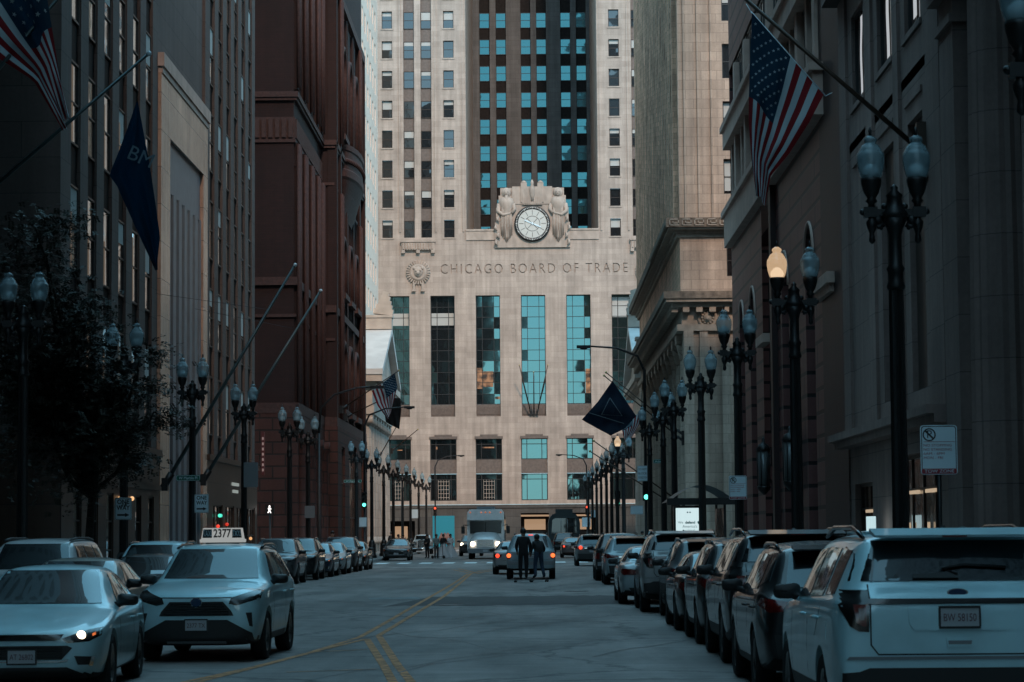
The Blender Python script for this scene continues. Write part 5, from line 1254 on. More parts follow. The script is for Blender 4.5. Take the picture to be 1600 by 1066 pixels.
    c.panel('fuel_door', [(4.12, 1.04), (4.28, 1.04), (4.28, .90), (4.12, .90)], 's', 'paint', .003, rim=.006)
    c.panel('headlight', [(.54, .97), (.86, 1.0), (.90, .90), (.58, .86)], 'f', 'lamp_clear', mirror=True)
    c.panel('grille', [(-.46, 1.0), (.46, 1.0), (.50, .78), (-.50, .78)], 'f', 'gloss_black')
    c.panel('lower_bumper', [(-.75, .56), (.75, .56), (.75, .40), (-.75, .40)], 'f', 'trim_black')
    return c
# ---- boxy older SUV / van-like cab
def boxy_suv():
    L, W = 4.85, 1.92; w = W/2
    S = [(0.00, .42, .72*w, .64, .82*w, .90, .80*w, 1.0, .60*w, .01), (.05, .36, .86*w, .64, .92*w, .95, .90*w, 1.05, .72*w, .01), (.25, .32, .92*w, .66, .98*w, 1.0, .96*w, 1.08, .80*w, .02),
         (1.0, .32, .94*w, .68, 1.0*w, 1.06, .97*w, 1.12, .84*w, .02), (1.35, .32, .94*w, .68, 1.0*w, 1.08, .97*w, 1.14, .84*w, .02), (1.42, .32, .94*w, .68, 1.0*w, 1.08, .97*w, 1.16, .84*w, .02),
         (1.95, .32, .94*w, .68, 1.0*w, 1.09, .97*w, 1.68, .74*w, .03), (2.10, .32, .94*w, .68, 1.0*w, 1.09, .97*w, 1.73, .74*w, .03), (3.2, .32, .94*w, .68, 1.0*w, 1.10, .97*w, 1.75, .74*w, .03),
         (4.45, .33, .94*w, .68, 1.0*w, 1.10, .97*w, 1.74, .73*w, .02), (4.58, .34, .94*w, .70, .99*w, 1.10, .96*w, 1.70, .73*w, .02), (4.72, .36, .93*w, .70, .98*w, 1.09, .95*w, 1.20, .84*w, .01),
         (4.80, .38, .92*w, .70, .96*w, 1.04, .93*w, 1.12, .82*w, .01), (4.85, .42, .88*w, .70, .92*w, 1.0, .88*w, 1.06, .78*w, .0)]
    c = Car('suv_car', L, W, S, .37, (.95, 3.75), clad=.42)
    c.panel('windshield', [(-.72, 1.19), (.72, 1.19), (.60, 1.655), (-.60, 1.655)], 'f', 'car_glass')
    c.panel('side_window', [(1.72, 1.14), (2.72, 1.14), (2.70, 1.62), (2.08, 1.61)], 's', 'car_glass', mirror=True)
    c.panel('side_window', [(2.82, 1.14), (3.62, 1.14), (3.60, 1.62), (2.80, 1.62)], 's', 'car_glass', mirror=True)
    c.panel('side_window', [(3.74, 1.15), (4.46, 1.16), (4.38, 1.61), (3.72, 1.62)], 's', 'car_glass', mirror=True)
    c.panel('rear_window', [(-.68, 1.22), (.68, 1.22), (.60, 1.66), (-.60, 1.66)], 'r', 'car_glass')
    c.panel('taillight', [(.79, 1.03), (.90, 1.03), (.89, .80), (.79, .80)], 'r', 'tail_red', mirror=True)
    c.panel('rear_bumper', [(-.86, .70), (.86, .70), (.86, .56), (-.86, .56)], 'r', 'clad_grey', .03, rim=.05)
    c.panel('tailgate_line', [(-.72, .74), (.72, .74), (.72, .75), (-.72, .75)], 'r', 'arch_black', .003); c.plate(0, .88, 'K 90 117', True)
    c.panel('headlight', [(.60, .98), (.86, .97), (.86, .82), (.60, .82)], 'f', 'lamp_clear', mirror=True); c.panel('grille', [(-.54, .97), (.54, .97), (.54, .74), (-.54, .74)], 'f', 'trim_black')
    c.panel('bumper', [(-.82, .66), (.82, .66), (.80, .46), (-.80, .46)], 'f', 'chrome', .03, rim=.05)
    c.mirrors(1.62, 1.18, .94); c.handles((2.6, 3.5), .98); c.rails(.62, 2.0, 4.4, 1.72, 'trim_black', .04)
    c.seams([[(1.5, .5), (1.5, 1.06)], [(2.77, .45), (2.77, 1.09)]])
    return c
# ================================================================== the vehicles in the street
def bulbs(c, pts, rear, material, r=.045, name='lamp_bulb', root=None):
    sg = 1 if rear else -1
    for x, z in pts:
        hit = c.bvh.ray_cast(Vector((x, 9*sg, z)), Vector((0, -sg, 0)))[0]
        m = MB(); m.ball((x, hit.y+sg*.02, z), r, 8, sc=(1, .5, 1)); m.build(name, material, root or c.root, True)
def place(root, x, y, deg, color, label, group=None, cat='car'):
    root.location = (x, y, 0); root.rotation_euler = (0, 0, R(deg)); root['label'] = label; root['category'] = cat
    if group: root['group'] = group
    paint(root, color); return root
WHITE, SILVER, BLACK, GREY, NAVY = (.48, .74, .80), (.30, .37, .39), (.004, .005, .006), (.05, .055, .06), (.02, .03, .055)
PARK_L, PARK_R = 'cars parked along the left kerb', 'cars parked along the right kerb'
cs, cx, cb, cv = saloon(), crossover(), big_suv(), boxy_suv()
def copy_of(c, *a, **k): return place(dup(c.root), *a, **k)

# copies first, before anything special is hung on the originals
copy_of(cs, -7.45, 39.6, 1, (.26, .25, .22), 'beige saloon car squeezed between the white saloon and the taxi, mostly hidden')
copy_of(cs, -7.35, 46.2, 0, BLACK, 'black saloon car with papers on its dashboard beside the taxi')
copy_of(cx, -8.5, 54.5, 0, WHITE, 'white crossover showing only its roof behind the black saloon')
for i, (c, y, col, lab) in enumerate((
        (cx, 89.5, (.06, .065, .07), 'dark crossover first in the left parked row past the taxi'), (cx, 97.0, BLACK, 'black crossover second in the left parked row past the taxi'),
        (cs, 103.6, NAVY, 'navy saloon parked behind the second crossover on the left'), (cs, 109.8, SILVER, 'silver saloon in the left parked row'),
        (cx, 116.2, GREY, 'grey crossover near the end of the left parked row'), (cs, 122.6, BLACK, 'black saloon last in the left parked row before the cross street'))):
    copy_of(c, -9.55+.05*i, y, 0, col, lab, PARK_L)
for c, x, y, col, lab in (
        (cx, 3.35, 28.9, BLACK, 'black crossover parked just ahead of the white family car'), (cb, 3.5, 34.8, (.006, .007, .008), 'tall black sport utility car with roof rails in the right row'),
        (cx, 3.45, 40.4, (.010, .011, .012), 'charcoal crossover parked ahead of the tall black one'), (cs, 3.42, 45.9, (.012, .010, .010), 'dark saloon with a bright blue rear window in the right row'),
        (cx, 3.55, 50.9, (.07, .075, .08), 'grey crossover with roof rails in the right row'), (cb, 3.3, 56.2, (.30, .31, .31), 'pale pearl sport utility car in the right row'),
        (cs, 2.95, 62.4, SILVER, 'silver saloon near the far end of the right row'), (cx, 3.2, 84.5, SILVER, 'silver crossover parked beyond the gap in the right row'),
        (cv, 3.1, 91.5, BLACK, 'black boxy utility car parked at the far end of the right row')):
    copy_of(c, x, y, 180, col, lab, PARK_R)
r = copy_of(cx, 2.95, 130.5, 180, (.09, .095, .1), 'dark grey crossover braking with red tail lamps before the crosswalk')
bulbs(cx, ((.62, .985), (-.62, .985)), True, 'tail_lit', .10, root=r)
r = copy_of(cs, -1.0, 107, 180, (.30, .31, .31), 'silver saloon with lit tail lamps half hidden by the boxy silver car'); bulbs(cs, ((.68, .81), (-.68, .81)), True, 'tail_lit', .09, root=r)
copy_of(cv, 2.3, 200, 180, BLACK, 'black utility car waiting in front of the dark bus'); r = copy_of(cs, 2.6, 172, 180, GREY, 'grey saloon driving away beyond the crosswalk'); bulbs(cs, ((.68, .81), (-.68, .81)), True, 'tail_lit', .07, root=r)
copy_of(cx, 3.6, 158, 180, (.2, .2, .2), 'grey crossover past the crosswalk near the right kerb'); copy_of(cs, 3.6, 184, 180, BLACK, 'black saloon at the right kerb beyond the crosswalk')
r = copy_of(cx, -5.1, 190, 0, GREY, 'car with bright headlamps following the white shuttle bus'); bulbs(cx, ((.68, .92), (-.68, .92)), False, 'head_lit', .12, root=r)
copy_of(cv, -9.4, 46.0, 0, (.48, .50, .51), 'white boxy utility car with black windshield at the left kerb')
copy_of(cs, -9.3, 163, 0, GREY, 'grey saloon parked beyond the crosswalk by the left kerb')
# the originals, in the foreground
place(cs.root, -5.9, 29.65, 3, WHITE, 'white saloon car with one headlamp lit in the lower left corner'); bulbs(cs, ((.655, .69),), False, 'head_lit', .05)
place(cx.root, -4.78, 36.7, -1.2, WHITE, 'white taxi crossover with a lit number sign on its roof', cat='taxi')
place(cb.root, 3.37, 21.95, 180, (.48, .74, .80), 'white family sport utility car seen from behind in the right foreground', PARK_R)
place(cv.root, -.22, 95.4, 180, (.26, .34, .37), 'silver boxy utility car with lit amber tail lamps behind the two skateboarders'); bulbs(cv, ((.845, .92), (-.845, .92)), True, 'tail_amber', .085)
hit = cv.bvh.ray_cast(Vector((0, 9, 1.70)), Vector((0, -1, 0)))[0]; m = MB(); m.box(-.09, .09, hit.y-.02, hit.y+.02, 1.685, 1.715); m.build('high_brake_lamp', 'tail_lit', cv.root, True)
# roof sign of the taxi
t = thing('taxi_sign', 'white taxi roof sign reading 2377 between two black TAXI panels', 'roof sign', (-4.78, 36.95, 1.735), R(-1.2))
m = MB(); m.prism([(-.32, .0), (.32, .0), (.29, .17), (-.29, .17)], -.09, .09, 'y'); m.box(-.34, .34, -.1, .1, -.05, .0); m.build('sign_box', emit('taxi_sign_face', (.85, .88, .86), 0.176), t, True)
m = MB()
for q in (-1, 1): m.add([(q*.30, -.0935, .02), (q*.155, -.0935, .02), (q*.155, -.0935, .15), (q*.285, -.0935, .15)], [(0, 1, 2, 3)])
m.build('black_panel', 'sign_black', t, True)
text('sign_number', '2377', .175, 'sign_black', t, (0, -.0935, .083), (pi/2, 0, 0), .001, width=.27, off=.004)
for q in (-1, 1): text('sign_word', 'TAXI', .125, 'sign_white', t, (q*.224, -.0955, .083), (pi/2, 0, 0), .001, width=.125, off=-.002)
m = MB(); m.box(-.25, .25, -.07, .07, -.075, -.05); m.build('sign_foot', 'trim_black', t, True)
# papers on the black saloon's dashboard
m = MB(); m.obox((-6.95, 45.05, 1.12), (.22, .02, 0), (-.02, .14, .03), (0, 0, .004)); m.obox((-6.72, 45.0, 1.12), (.1, .01, 0), (0, .12, .03), (0, 0, .004), 1)
tag(m.build('paper', ['sign_white', 'sign_red']), 'white papers lying in front of the black saloon windshield', 'paper')

# ---- white shuttle bus
def shuttle():
    t = thing('shuttle_bus', 'white shuttle bus with a long bonnet and lit headlamps driving towards the camera', 'bus', (-3.5, 166, 0))
    S = [(0.0, .55, 1.0, .8, 1.08, 1.0, 1.02, 1.35, .62, .03), (.08, .5, 1.1, .8, 1.15, 1.05, 1.08, 1.45, .68, .04), (.6, .5, 1.12, .8, 1.16, 1.15, 1.10, 1.62, .74, .05), (1.5, .5, 1.12, .85, 1.16, 1.3, 1.12, 1.80, .86, .05), (1.7, .5, 1.1, .85, 1.16, 1.35, 1.1, 1.86, .9, .04)]
    me = loft_body(S, 2); [setattr(p, 'use_smooth', True) for p in me.polygons]; me.materials.append(M['paint']); me.name = 'bonnet'; b = link('bonnet', me, t)
    m = MB(); P = [(-1.28, .6), (1.28, .6), (1.28, 2.9), (1.22, 3.25), (1.0, 3.42), (-1.0, 3.42), (-1.22, 3.25), (-1.28, 2.9)]
    m.prism(P, 1.66, 9.5, 'y'); m.prism([(-1.28, 2.68), (1.28, 2.68), (1.26, 3.2), (1.12, 3.40), (-1.12, 3.40), (-1.26, 3.2)], 1.2, 1.66, 'y'); m.build('body', 'paint', t, True)
    m = MB(); m.box(-.62, .62, 1.9, 4.2, 3.42, 3.62); m.box(-.5, .5, 1.85, 1.95, 3.45, 3.58); m.build('roof_unit', 'clad_grey', t, True)
    m = MB(); m.prism([(-1.08, 1.75), (1.08, 1.75), (1.1, 2.6), (-1.1, 2.6)], 1.60, 1.70, 'y'); w = m.build('windshield', 'car_glass', t, True)
    m = MB(); m.box(-.02, .02, 1.57, 1.60, 1.75, 2.6); m.build('mullion', 'trim_black', w, True)
    m = MB(); m.prism([(-.62, .85), (.62, .85), (.55, 1.32), (-.55, 1.32)], -.05, .1, 'y'); g = m.build('grille', 'chrome', t, True)
    m = MB(); [m.box(-.55, .55, -.075, -.03, .9+.07*k, .93+.07*k) for k in range(6)]; m.build('grille_bar', 'trim_black', g, True)
    m = MB(); m.box(-1.2, 1.2, -.3, .1, .42, .72); m.build('bumper', 'clad_grey', t, True)
    m = MB(); m.box(-.16, .16, -.32, -.3, .5, .66); m.build('licence_plate', 'plate', t, True)
    for q in (-1, 1):
        m = MB(); m.lathe([(.16, 0), (.16, -.08), (.10, -.10), (.01, -.10)], (q*.86, .02, 1.05), 14, axis='y'); m.build('headlight', 'head_lit' if q < 1 else 'head_lit', t, True)
        m = MB(); m.tube([(q*1.2, 1.4, 2.3), (q*1.5, 1.2, 2.35), (q*1.55, 1.15, 2.2)], .03, 5); m.box(q*1.55-.12, q*1.55+.12, 1.1, 1.2, 1.75, 2.25); m.build('wing_mirror', 'trim_black', t, True)
        for y in (1.0, 7.2):
            m = MB(); m.lathe([(.28, -.14), (.44, -.14), (.46, -.08), (.46, .08), (.44, .14), (.28, .14)], (q*1.02, y, .46), 20, axis='x'); m.build('wheel', 'tyre', t, True)
        m = MB(); [m.box(min(q*1.281, q*1.29), max(q*1.281, q*1.29), 2.4+1.3*k, 3.5+1.3*k, 1.7, 2.5) for k in range(5)]; m.build('side_window', 'car_glass', t, True)
    m = MB(); [m.ball((-.3+.3*k, 1.2, 3.2), .05, 6) for k in range(3)]; [m.ball((q*1.05, 1.2, 3.2), .05, 6) for q in (-1, 1)]; m.build('marker_lamp', 'amber', t, True)
    paint(t, (.85, .86, .86)); return t
shuttle()
# ---- dark city bus seen from behind
t = thing('city_bus', 'dark city bus with a curved roof stopped far down the right side', 'bus', (2.6, 226, 0))
m = MB(); P = [(-1.45, .5), (1.45, .5), (1.48, 2.6), (1.38, 3.1), (1.1, 3.45), (.6, 3.62), (-.6, 3.62), (-1.1, 3.45), (-1.38, 3.1), (-1.48, 2.6)]; m.prism(P, 0, 11, 'y', smooth=False); m.prism([(a*.92, z*.98+.03) for a, z in P], -.22, 0, 'y'); m.box(-.8, .8, .3, 2.2, 3.6, 3.95); m.build('body', mat('bus_teal_black', (.015, .03, .035), .35), t, True)
m = MB(); m.prism([(-1.2, 1.6), (1.2, 1.6), (1.1, 2.95), (.8, 3.1), (-.8, 3.1), (-1.1, 2.95)], -.24, -.2, 'y'); m.build('rear_window', 'car_glass', t, True)
for q in (-1, 1):
    m = MB(); m.lathe([(.3, -.14), (.48, -.12), (.48, .12), (.3, .14)], (q*1.2, 2.4, .5), 18, axis='x'); m.build('wheel', 'tyre', t, True)
    m = MB(); m.box(q*1.15-.1, q*1.15+.1, -.25, -.2, .9, 1.2); m.build('taillight', 'tail_red', t, True)
    m = MB(); m.tube([(q*.3, -.27, 1.6), (q*.3, -.27, 3.0)], .03, 5); m.build('wiper', 'clad_grey', t, True)
# ---- vintage limousine with a tall grille
t = thing('vintage_car', 'white and black vintage limousine with a tall square grille at the left kerb', 'car', (-9.9, 209, 0))
S = [(0, .5, .55, .8, .62, 1.0, .55, 1.12, .40, .01), (.06, .45, .62, .8, .68, 1.02, .62, 1.16, .45, .01), (.9, .45, .66, .8, .72, 1.05, .66, 1.18, .48, .02), (1.6, .4, .8, .8, .86, 1.08, .82, 1.2, .6, .02), (1.66, .4, .82, .8, .88, 1.08, .84, 1.24, .66, .02), (1.95, .4, .82, .8, .88, 1.1, .84, 1.62, .66, .03), (2.1, .4, .82, .8, .88, 1.1, .84, 1.68, .66, .03), (3.6, .4, .82, .8, .88, 1.1, .84, 1.70, .66, .03), (4.2, .45, .8, .8, .86, 1.1, .8, 1.6, .6, .03), (4.6, .5, .75, .8, .8, 1.0, .74, 1.15, .55, .02)]
me = loft_body(S, 2); [setattr(p, 'use_smooth', True) for p in me.polygons]; me.materials.append(M['paint']); me.name = 'body'; link('body', me, t)
m = MB()
for q in (-1, 1): m.grid(lambda u, v: (q*(.60+.38*v), .75-1.0*cos(pi*(u*.62+.1)), .32+.52*sin(pi*(u*.62+.12))-.05*v), 12, 3)
m.build('wing', 'gloss_black', t, True)
m = MB(); m.prism([(-.33, .5), (.33, .5), (.33, 1.15), (.0, 1.3), (-.33, 1.15)], -.1, .05, 'y'); g = m.build('grille', 'chrome', t, True); m = MB(); [m.box(-.29+.058*k, -.265+.058*k, -.125, -.09, .55, 1.12) for k in range(11)]; m.build('grille_bar', 'gloss_black', g, True)
m = MB(); m.prism([(-.6, 1.27), (.6, 1.27), (.54, 1.6), (-.54, 1.6)], 1.58, 1.64, 'y'); m.build('windshield', 'car_glass', t, True)
m = MB(); m.tube([(-.95, -.3, .5), (0, -.38, .5), (.95, -.3, .5)], .05, 8); m.build('bumper', 'chrome', t, True)
for q in (-1, 1):
    m = MB(); m.lathe([(.16, -.12), (.17, -.1), (.12, .06), (.02, .14)], (q*.56, 0, .95), 14, axis='y'); m.build('headlight', 'chrome', t, True)
    for y in (.75, 3.6): m = MB(); m.lathe([(.2, -.1), (.37, -.09), (.37, .09), (.2, .1)], (q*.76, y, .37), 18, axis='x'); m.build('wheel', 'tyre', t, True)
paint(t, (.45, .45, .44))
# ================================================================== twin-globe street lamps
def _globe():
    m, nt, b = _nt('lamp_globe_glass'); setp(b, base=(.34, .46, .50), rough=.08, spec=.9)
    tr = N(nt, 'ShaderNodeBsdfTransparent'); tr.inputs[0].default_value = (.75, .85, .88, 1); ms = N(nt, 'ShaderNodeMixShader'); ms.inputs[0].default_value = .46
    nt.links.new(tr.outputs[0], ms.inputs[1]); nt.links.new(b.outputs[0], ms.inputs[2]); nt.links.new(ms.outputs[0], nt.nodes['Material Output'].inputs['Surface'])
    tc = N(nt, 'ShaderNodeTexCoord'); wv = N(nt, 'ShaderNodeTexWave'); wv.bands_direction = 'Z'; wv.inputs['Scale'].default_value = 22; nt.links.new(tc.outputs['Object'], wv.inputs[0])
    bp = N(nt, 'ShaderNodeBump'); bp.inputs['Strength'].default_value = .25; bp.inputs['Distance'].default_value = .01; nt.links.new(wv.outputs[0], bp.inputs['Height']); nt.links.new(bp.outputs[0], b.inputs['Normal'])
    M['globe'] = m
_globe()
M['globe_lit'] = emit('lit_globe', (1.0, .55, .25), 0.315)
M['globe_core'] = emit('lit_globe_core', (1.0, .75, .50), .6)
M['refractor'] = mat('lamp_refractor', (.75, .74, .74), .3)
SEP = .336
def make_lamp():
    t = thing('street_lamp', 'lamp', 'street lamp')
    m = MB(); m.lathe([(.34, 0), (.34, .18), (.28, .24), (.27, .7), (.22, .9), (.19, 1.0), (.19, 1.1), (.13, 1.2)], (0, 0, 0), 12); m.build('base', 'iron', t, True)
    m = MB(); m.lathe([(.125, 1.15), (.11, 4.9), (.105, 5.15)], (0, 0, 0), 16, flute=.12, smooth=False); m.lathe([(.125, 5.15), (.14, 5.2), (.115, 5.27), (.115, 5.4), (.14, 5.46), (.1, 5.52), (.095, 5.95), (.12, 6.05), (.19, 6.2)], (0, 0, 0), 14)
    m.build('pole', 'iron', t, True)
    m = MB(); m.box(-SEP-.03, SEP+.03, -.045, .045, 6.24, 6.34); m.lathe([(.19, 6.2), (.2, 6.28), (.13, 6.36), (.11, 6.5), (.13, 6.54), (.05, 6.62), (.06, 6.66), (.01, 6.71)], (0, 0, 0), 12)
    for q in (-1, 1):
        m.tube([(q*.16, 0, 6.12), (q*.24, 0, 6.08), (q*.31, 0, 6.14), (q*.34, 0, 6.24)], [.05, .04, .04, .05], 6); m.ball((q*.25, 0, 6.18), .075, 8); m.ball((q*.15, 0, 6.38), .05, 6); m.ball((q*.2, 0, 6.06), .03, 6)
        m.box(q*(SEP+.02)-.1, q*(SEP+.02)+.1, -.07, .07, 6.22, 6.37); m.ball((q*(SEP+.13), 0, 6.3), .05, 6)
    m.build('crossarm', 'iron', t, True)
    for q in (-1, 1):
        m = MB(); m.lathe([(.015, 5.83), (.05, 5.87), (.045, 5.93), (.035, 5.98), (.075, 6.08), (.085, 6.15), (.05, 6.2), (.06, 6.24)], (q*SEP, 0, 0), 10); m.build('pendant', 'iron', t, True)
        m = MB(); m.lathe([(.055, 6.34), (.05, 6.42), (.09, 6.46), (.06, 6.5), (.11, 6.58), (.145, 6.70), (.155, 6.76), (.15, 6.80), (.12, 6.80)], (q*SEP, 0, 0), 14); m.build('cup', 'iron', t, True)
        m = MB(); m.lathe([(.13, 6.78), (.165, 6.85), (.19, 6.94), (.206, 7.05), (.204, 7.13), (.19, 7.18), (.172, 7.19), (.165, 7.22), (.13, 7.28), (.088, 7.31), (.08, 7.33), (.102, 7.355), (.095, 7.39), (.04, 7.43), (.01, 7.435)], (q*SEP, 0, 0), 22, caps=False); g = m.build('globe', 'globe', t, True)
        m = MB(); m.lathe([(.11, 6.80), (.14, 6.86), (.125, 6.93), (.07, 6.99), (.03, 7.01)], (q*SEP, 0, 0), 14); m.build('refractor', 'refractor', g, True)
        m = MB(); m.lathe([(.03, 7.43), (.022, 7.47), (.03, 7.50), (.008, 7.56)], (q*SEP, 0, 0), 8); m.build('finial', 'iron', t, True)
    return t
lamp = make_lamp()
GR, GL = 'twin-globe street lamps on the right pavement', 'twin-globe street lamps on the left pavement'
right = [(24.35, 'twin-globe lamp cut off by the top right corner of the frame'), (35.3, 'nearest full twin-globe lamp on the right beside the large parking sign'), (49.2, 'twin-globe lamp on the right with one globe glowing orange'), (63.2, 'dark twin-globe lamp carrying the smaller parking sign on the right'),
         (77.3, 'twin-globe lamp standing in front of the lit advertising screen'), (92.6, 'twin-globe lamp just past the bus shelter on the right'), (100.5, 'twin-globe lamp second past the bus shelter on the right'), (112.5, 'twin-globe lamp beside the traffic signal post on the near right corner')]
far_r = [(146.5, True), (158, False), (170, False), (182, False), (197, False), (212, False), (228, False), (246, False)]
left = [(52.7, 'twin-globe lamp hidden in the tree foliage on the left'), (65.7, 'twin-globe lamp rising behind the tree with the first one way sign'), (78.8, 'twin-globe lamp carrying the green alley sign and second one way sign'), (92.8, 'twin-globe lamp between the two bare slanting flagpoles'), (110, 'twin-globe lamp against the near corner of the red-brown building'), (118.9, 'twin-globe lamp just past the red-brown corner with a sign back on it')]
far_l = [151, 165, 178, 190, 203, 216, 231, 247]
def lit(o, which):
    for ch in list(o.children):
        if ch.name.startswith('globe') and (ch.data.vertices[0].co.x < 0) == (which < 0):
            ch.data = ch.data.copy(); ch.data.materials.clear(); ch.data.materials.append(glow_glass)
            for q in ch.children: q.data = q.data.copy(); q.data.materials.clear(); q.data.materials.append(M['globe_core'])
def _glow():
    m, nt, b = _nt('glowing_globe_glass'); setp(b, base=(.30, .26, .22), rough=.15, em=(1.0, .66, .38), ems=.26)
    tr = N(nt, 'ShaderNodeBsdfTransparent'); ms = N(nt, 'ShaderNodeMixShader'); ms.inputs[0].default_value = .62
    nt.links.new(tr.outputs[0], ms.inputs[1]); nt.links.new(b.outputs[0], ms.inputs[2]); nt.links.new(ms.outputs[0], nt.nodes['Material Output'].inputs['Surface']); return m
glow_glass = _glow()
first = True
for X, lst, grp in ((5.3, right, GR), (-11.2, left, GL)):
    for y, lab in lst:
        o = lamp if first else dup(lamp); first = False
        o.location = (X, y, .15); o['label'] = lab; o['group'] = grp
        if y == 49.2: lit(o, -1)
for i, (y, l) in enumerate(far_r):
    o = dup(lamp, (5.3, y, .15)); o['group'] = 'far street lamps on the right'; o['label'] = 'far lamp at the right corner with one glowing globe' if l else 'small twin-globe lamp in the far row on the right'
    if l: lit(o, -1)
for y in far_l: o = dup(lamp, (-11.2, y, .15)); o['group'] = 'far street lamps on the left'; o['label'] = 'small twin-globe lamp in the far row on the left'

# ================================================================== signals, mast lights
M['sig_green'] = emit('green_signal_light', (.12, 1.0, .72), 1.26); M['sig_red'] = emit('red_signal_light', (1.0, .07, .03), 1.26)
M['lens_off'] = mat('unlit_signal_lens', (.03, .02, .015), .3)
def signal(x, y, z, lit_, label, pole=True, arm=None, h=4.2):
    t = thing('traffic_signal', label, 'traffic signal', (x, y, .15))
    m = MB(); m.lathe([(.16, 0), (.16, .35), (.075, .45), (.07, h)], (0, 0, 0), 10)
    if arm is not None:
        ax, az = arm; m.tube([(0, 0, h), (0, 0, az-1.2), (ax*.12, 0, az-.5), (ax*.5, 0, az-.1), (ax, 0, az)], [.075, .07, .06, .05, .04], 8); m.obox((ax*1.08, 0, az-.03), (.34, 0, 0), (0, .13, 0), (0, 0, .07)); m.ball((ax*1.08, 0, az-.1), .12, 6, sc=(1.6, 1, .6))
    m.build('pole', 'iron', t, True)
    m = MB(); z -= .15; m.box(-.17, .17, -.42, -.16, z-.48, z+.52); m.box(-.05, .05, -.16, 0, z-.3, z-.24); m.box(-.05, .05, -.16, 0, z+.24, z+.3); hs = m.build('housing', 'iron', t, True)
    for k, c in enumerate(('red', 'amber', 'green')):
        zz = z+.34-.32*k; m = MB(); m.lathe([(.115, .0), (.1, -.03), (.01, -.045)], (0, -.42, zz), 16, axis='y'); m.build('lens', {'red': 'sig_red', 'green': 'sig_green'}[c] if c == lit_ else 'lens_off', hs, True)
        m = MB(); m.grid(lambda u, v: (.13*cos(pi*(-.15+1.3*u)), -.42-.2*v*(.5+.5*sin(pi*u)), zz+.13*sin(pi*(-.15+1.3*u))), 10, 1); m.build('visor', 'iron', hs, True)
    return t
signal(5.28, 116.5, 3.75, 'green', 'green traffic signal on the tall mast post at the near right corner', arm=(-2.7, 10.6))
signal(5.35, 159.5, 3.95, 'green', 'green traffic signal at the far right corner of the crossing')
signal(-11.05, 156.0, 3.95, 'green', 'green traffic signal at the far left corner of the crossing', arm=(2.7, 9.8))
signal(-10.75, 258.0, 4.1, 'red', 'red traffic signal at the left end of the avenue', arm=(2.6, 9.9)); signal(5.4, 258.0, 4.1, 'red', 'red traffic signal at the right end of the avenue', arm=(-2.7, 9.9))
t = thing('street_light', 'grey mast light arching over the avenue in front of the red-brown building', 'street light', (-11.3, 126, .15)); m = MB(); m.lathe([(.14, 0), (.09, .6), (.07, 6.9)], (0, 0, 0), 10); m.tube([(0, 0, 6.9), (.1, 0, 8.2), (.8, 0, 8.9), (2.0, 0, 9.25), (2.8, 0, 9.3)], [.07, .06, .05, .045, .04], 8); m.build('mast', 'iron', t, True); m = MB(); m.obox((3.05, 0, 9.27), (.36, 0, 0), (0, .13, 0), (0, 0, .07)); m.build('lamp_head', 'iron', t, True)
t = thing('pedestrian_signal', 'white walking figure on a pedestrian signal at the left corner', 'pedestrian signal', (-14.35, 130.6, .15)); m = MB(); m.lathe([(.1, 0), (.06, .3), (.05, 3.2)], (0, 0, 0), 8); m.build('pole', 'iron', t, True); m = MB(); m.box(-.24, .24, -.3, -.05, 2.75, 3.25); m.build('housing', 'iron', t, True)
m = MB(); W_ = -.305; m.ball((.0, W_, 3.16), .045, 6, sc=(1, .2, 1)); m.tube([(0, W_, 3.1), (-.01, W_, 2.97)], .04, 5); m.tube([(0, W_, 2.97), (.07, W_, 2.8)], .025, 5); m.tube([(0, W_, 2.97), (-.09, W_, 2.81)], .025, 5); m.tube([(0, W_, 3.09), (.09, W_, 3.0)], .02, 5); m.tube([(0, W_, 3.09), (-.09, W_, 3.02)], .02, 5); m.build('walking_figure', emit('walk_light', (1, .95, .9), 1.26), t, True)

# ================================================================== signs
def rounded(x0, x1, z0, z1, r, n=4):
    p = []
    for cx_, cz_, a0 in ((x1-r, z1-r, 0), (x0+r, z1-r, pi/2), (x0+r, z0+r, pi), (x1-r, z0+r, 1.5*pi)):
        p += [(cx_+r*cos(a0+pi/2*k/n), cz_+r*sin(a0+pi/2*k/n)) for k in range(n+1)]
    return p
def board(name, label, cat, loc, w, h, face='sign_white', border=None, post=0):
    t = thing(name, label, cat, loc); m = MB(); m.prism(rounded(-w/2, w/2, -h/2, h/2, .04), -.004, .004, 'y'); m.build('sign_plate', face, t, True)
    if border:
        o, i = rounded(-w/2+.012, w/2-.012, -h/2+.012, h/2-.012, .035), rounded(-w/2+.022, w/2-.022, -h/2+.022, h/2-.022, .03); m = MB(); n = len(o)
        for k in range(n): l = (k+1) % n; m.quad((o[k][0], -.006, o[k][1]), (o[l][0], -.006, o[l][1]), (i[l][0], -.006, i[l][1]), (i[k][0], -.006, i[k][1]))
        m.build('border_line', border, t, True)
    if post: m = MB(); m.tube([(0, .035, -loc[2]+.1), (0, .035, h/2)], .03, 8); m.build('post', 'iron', t, True)
    return t
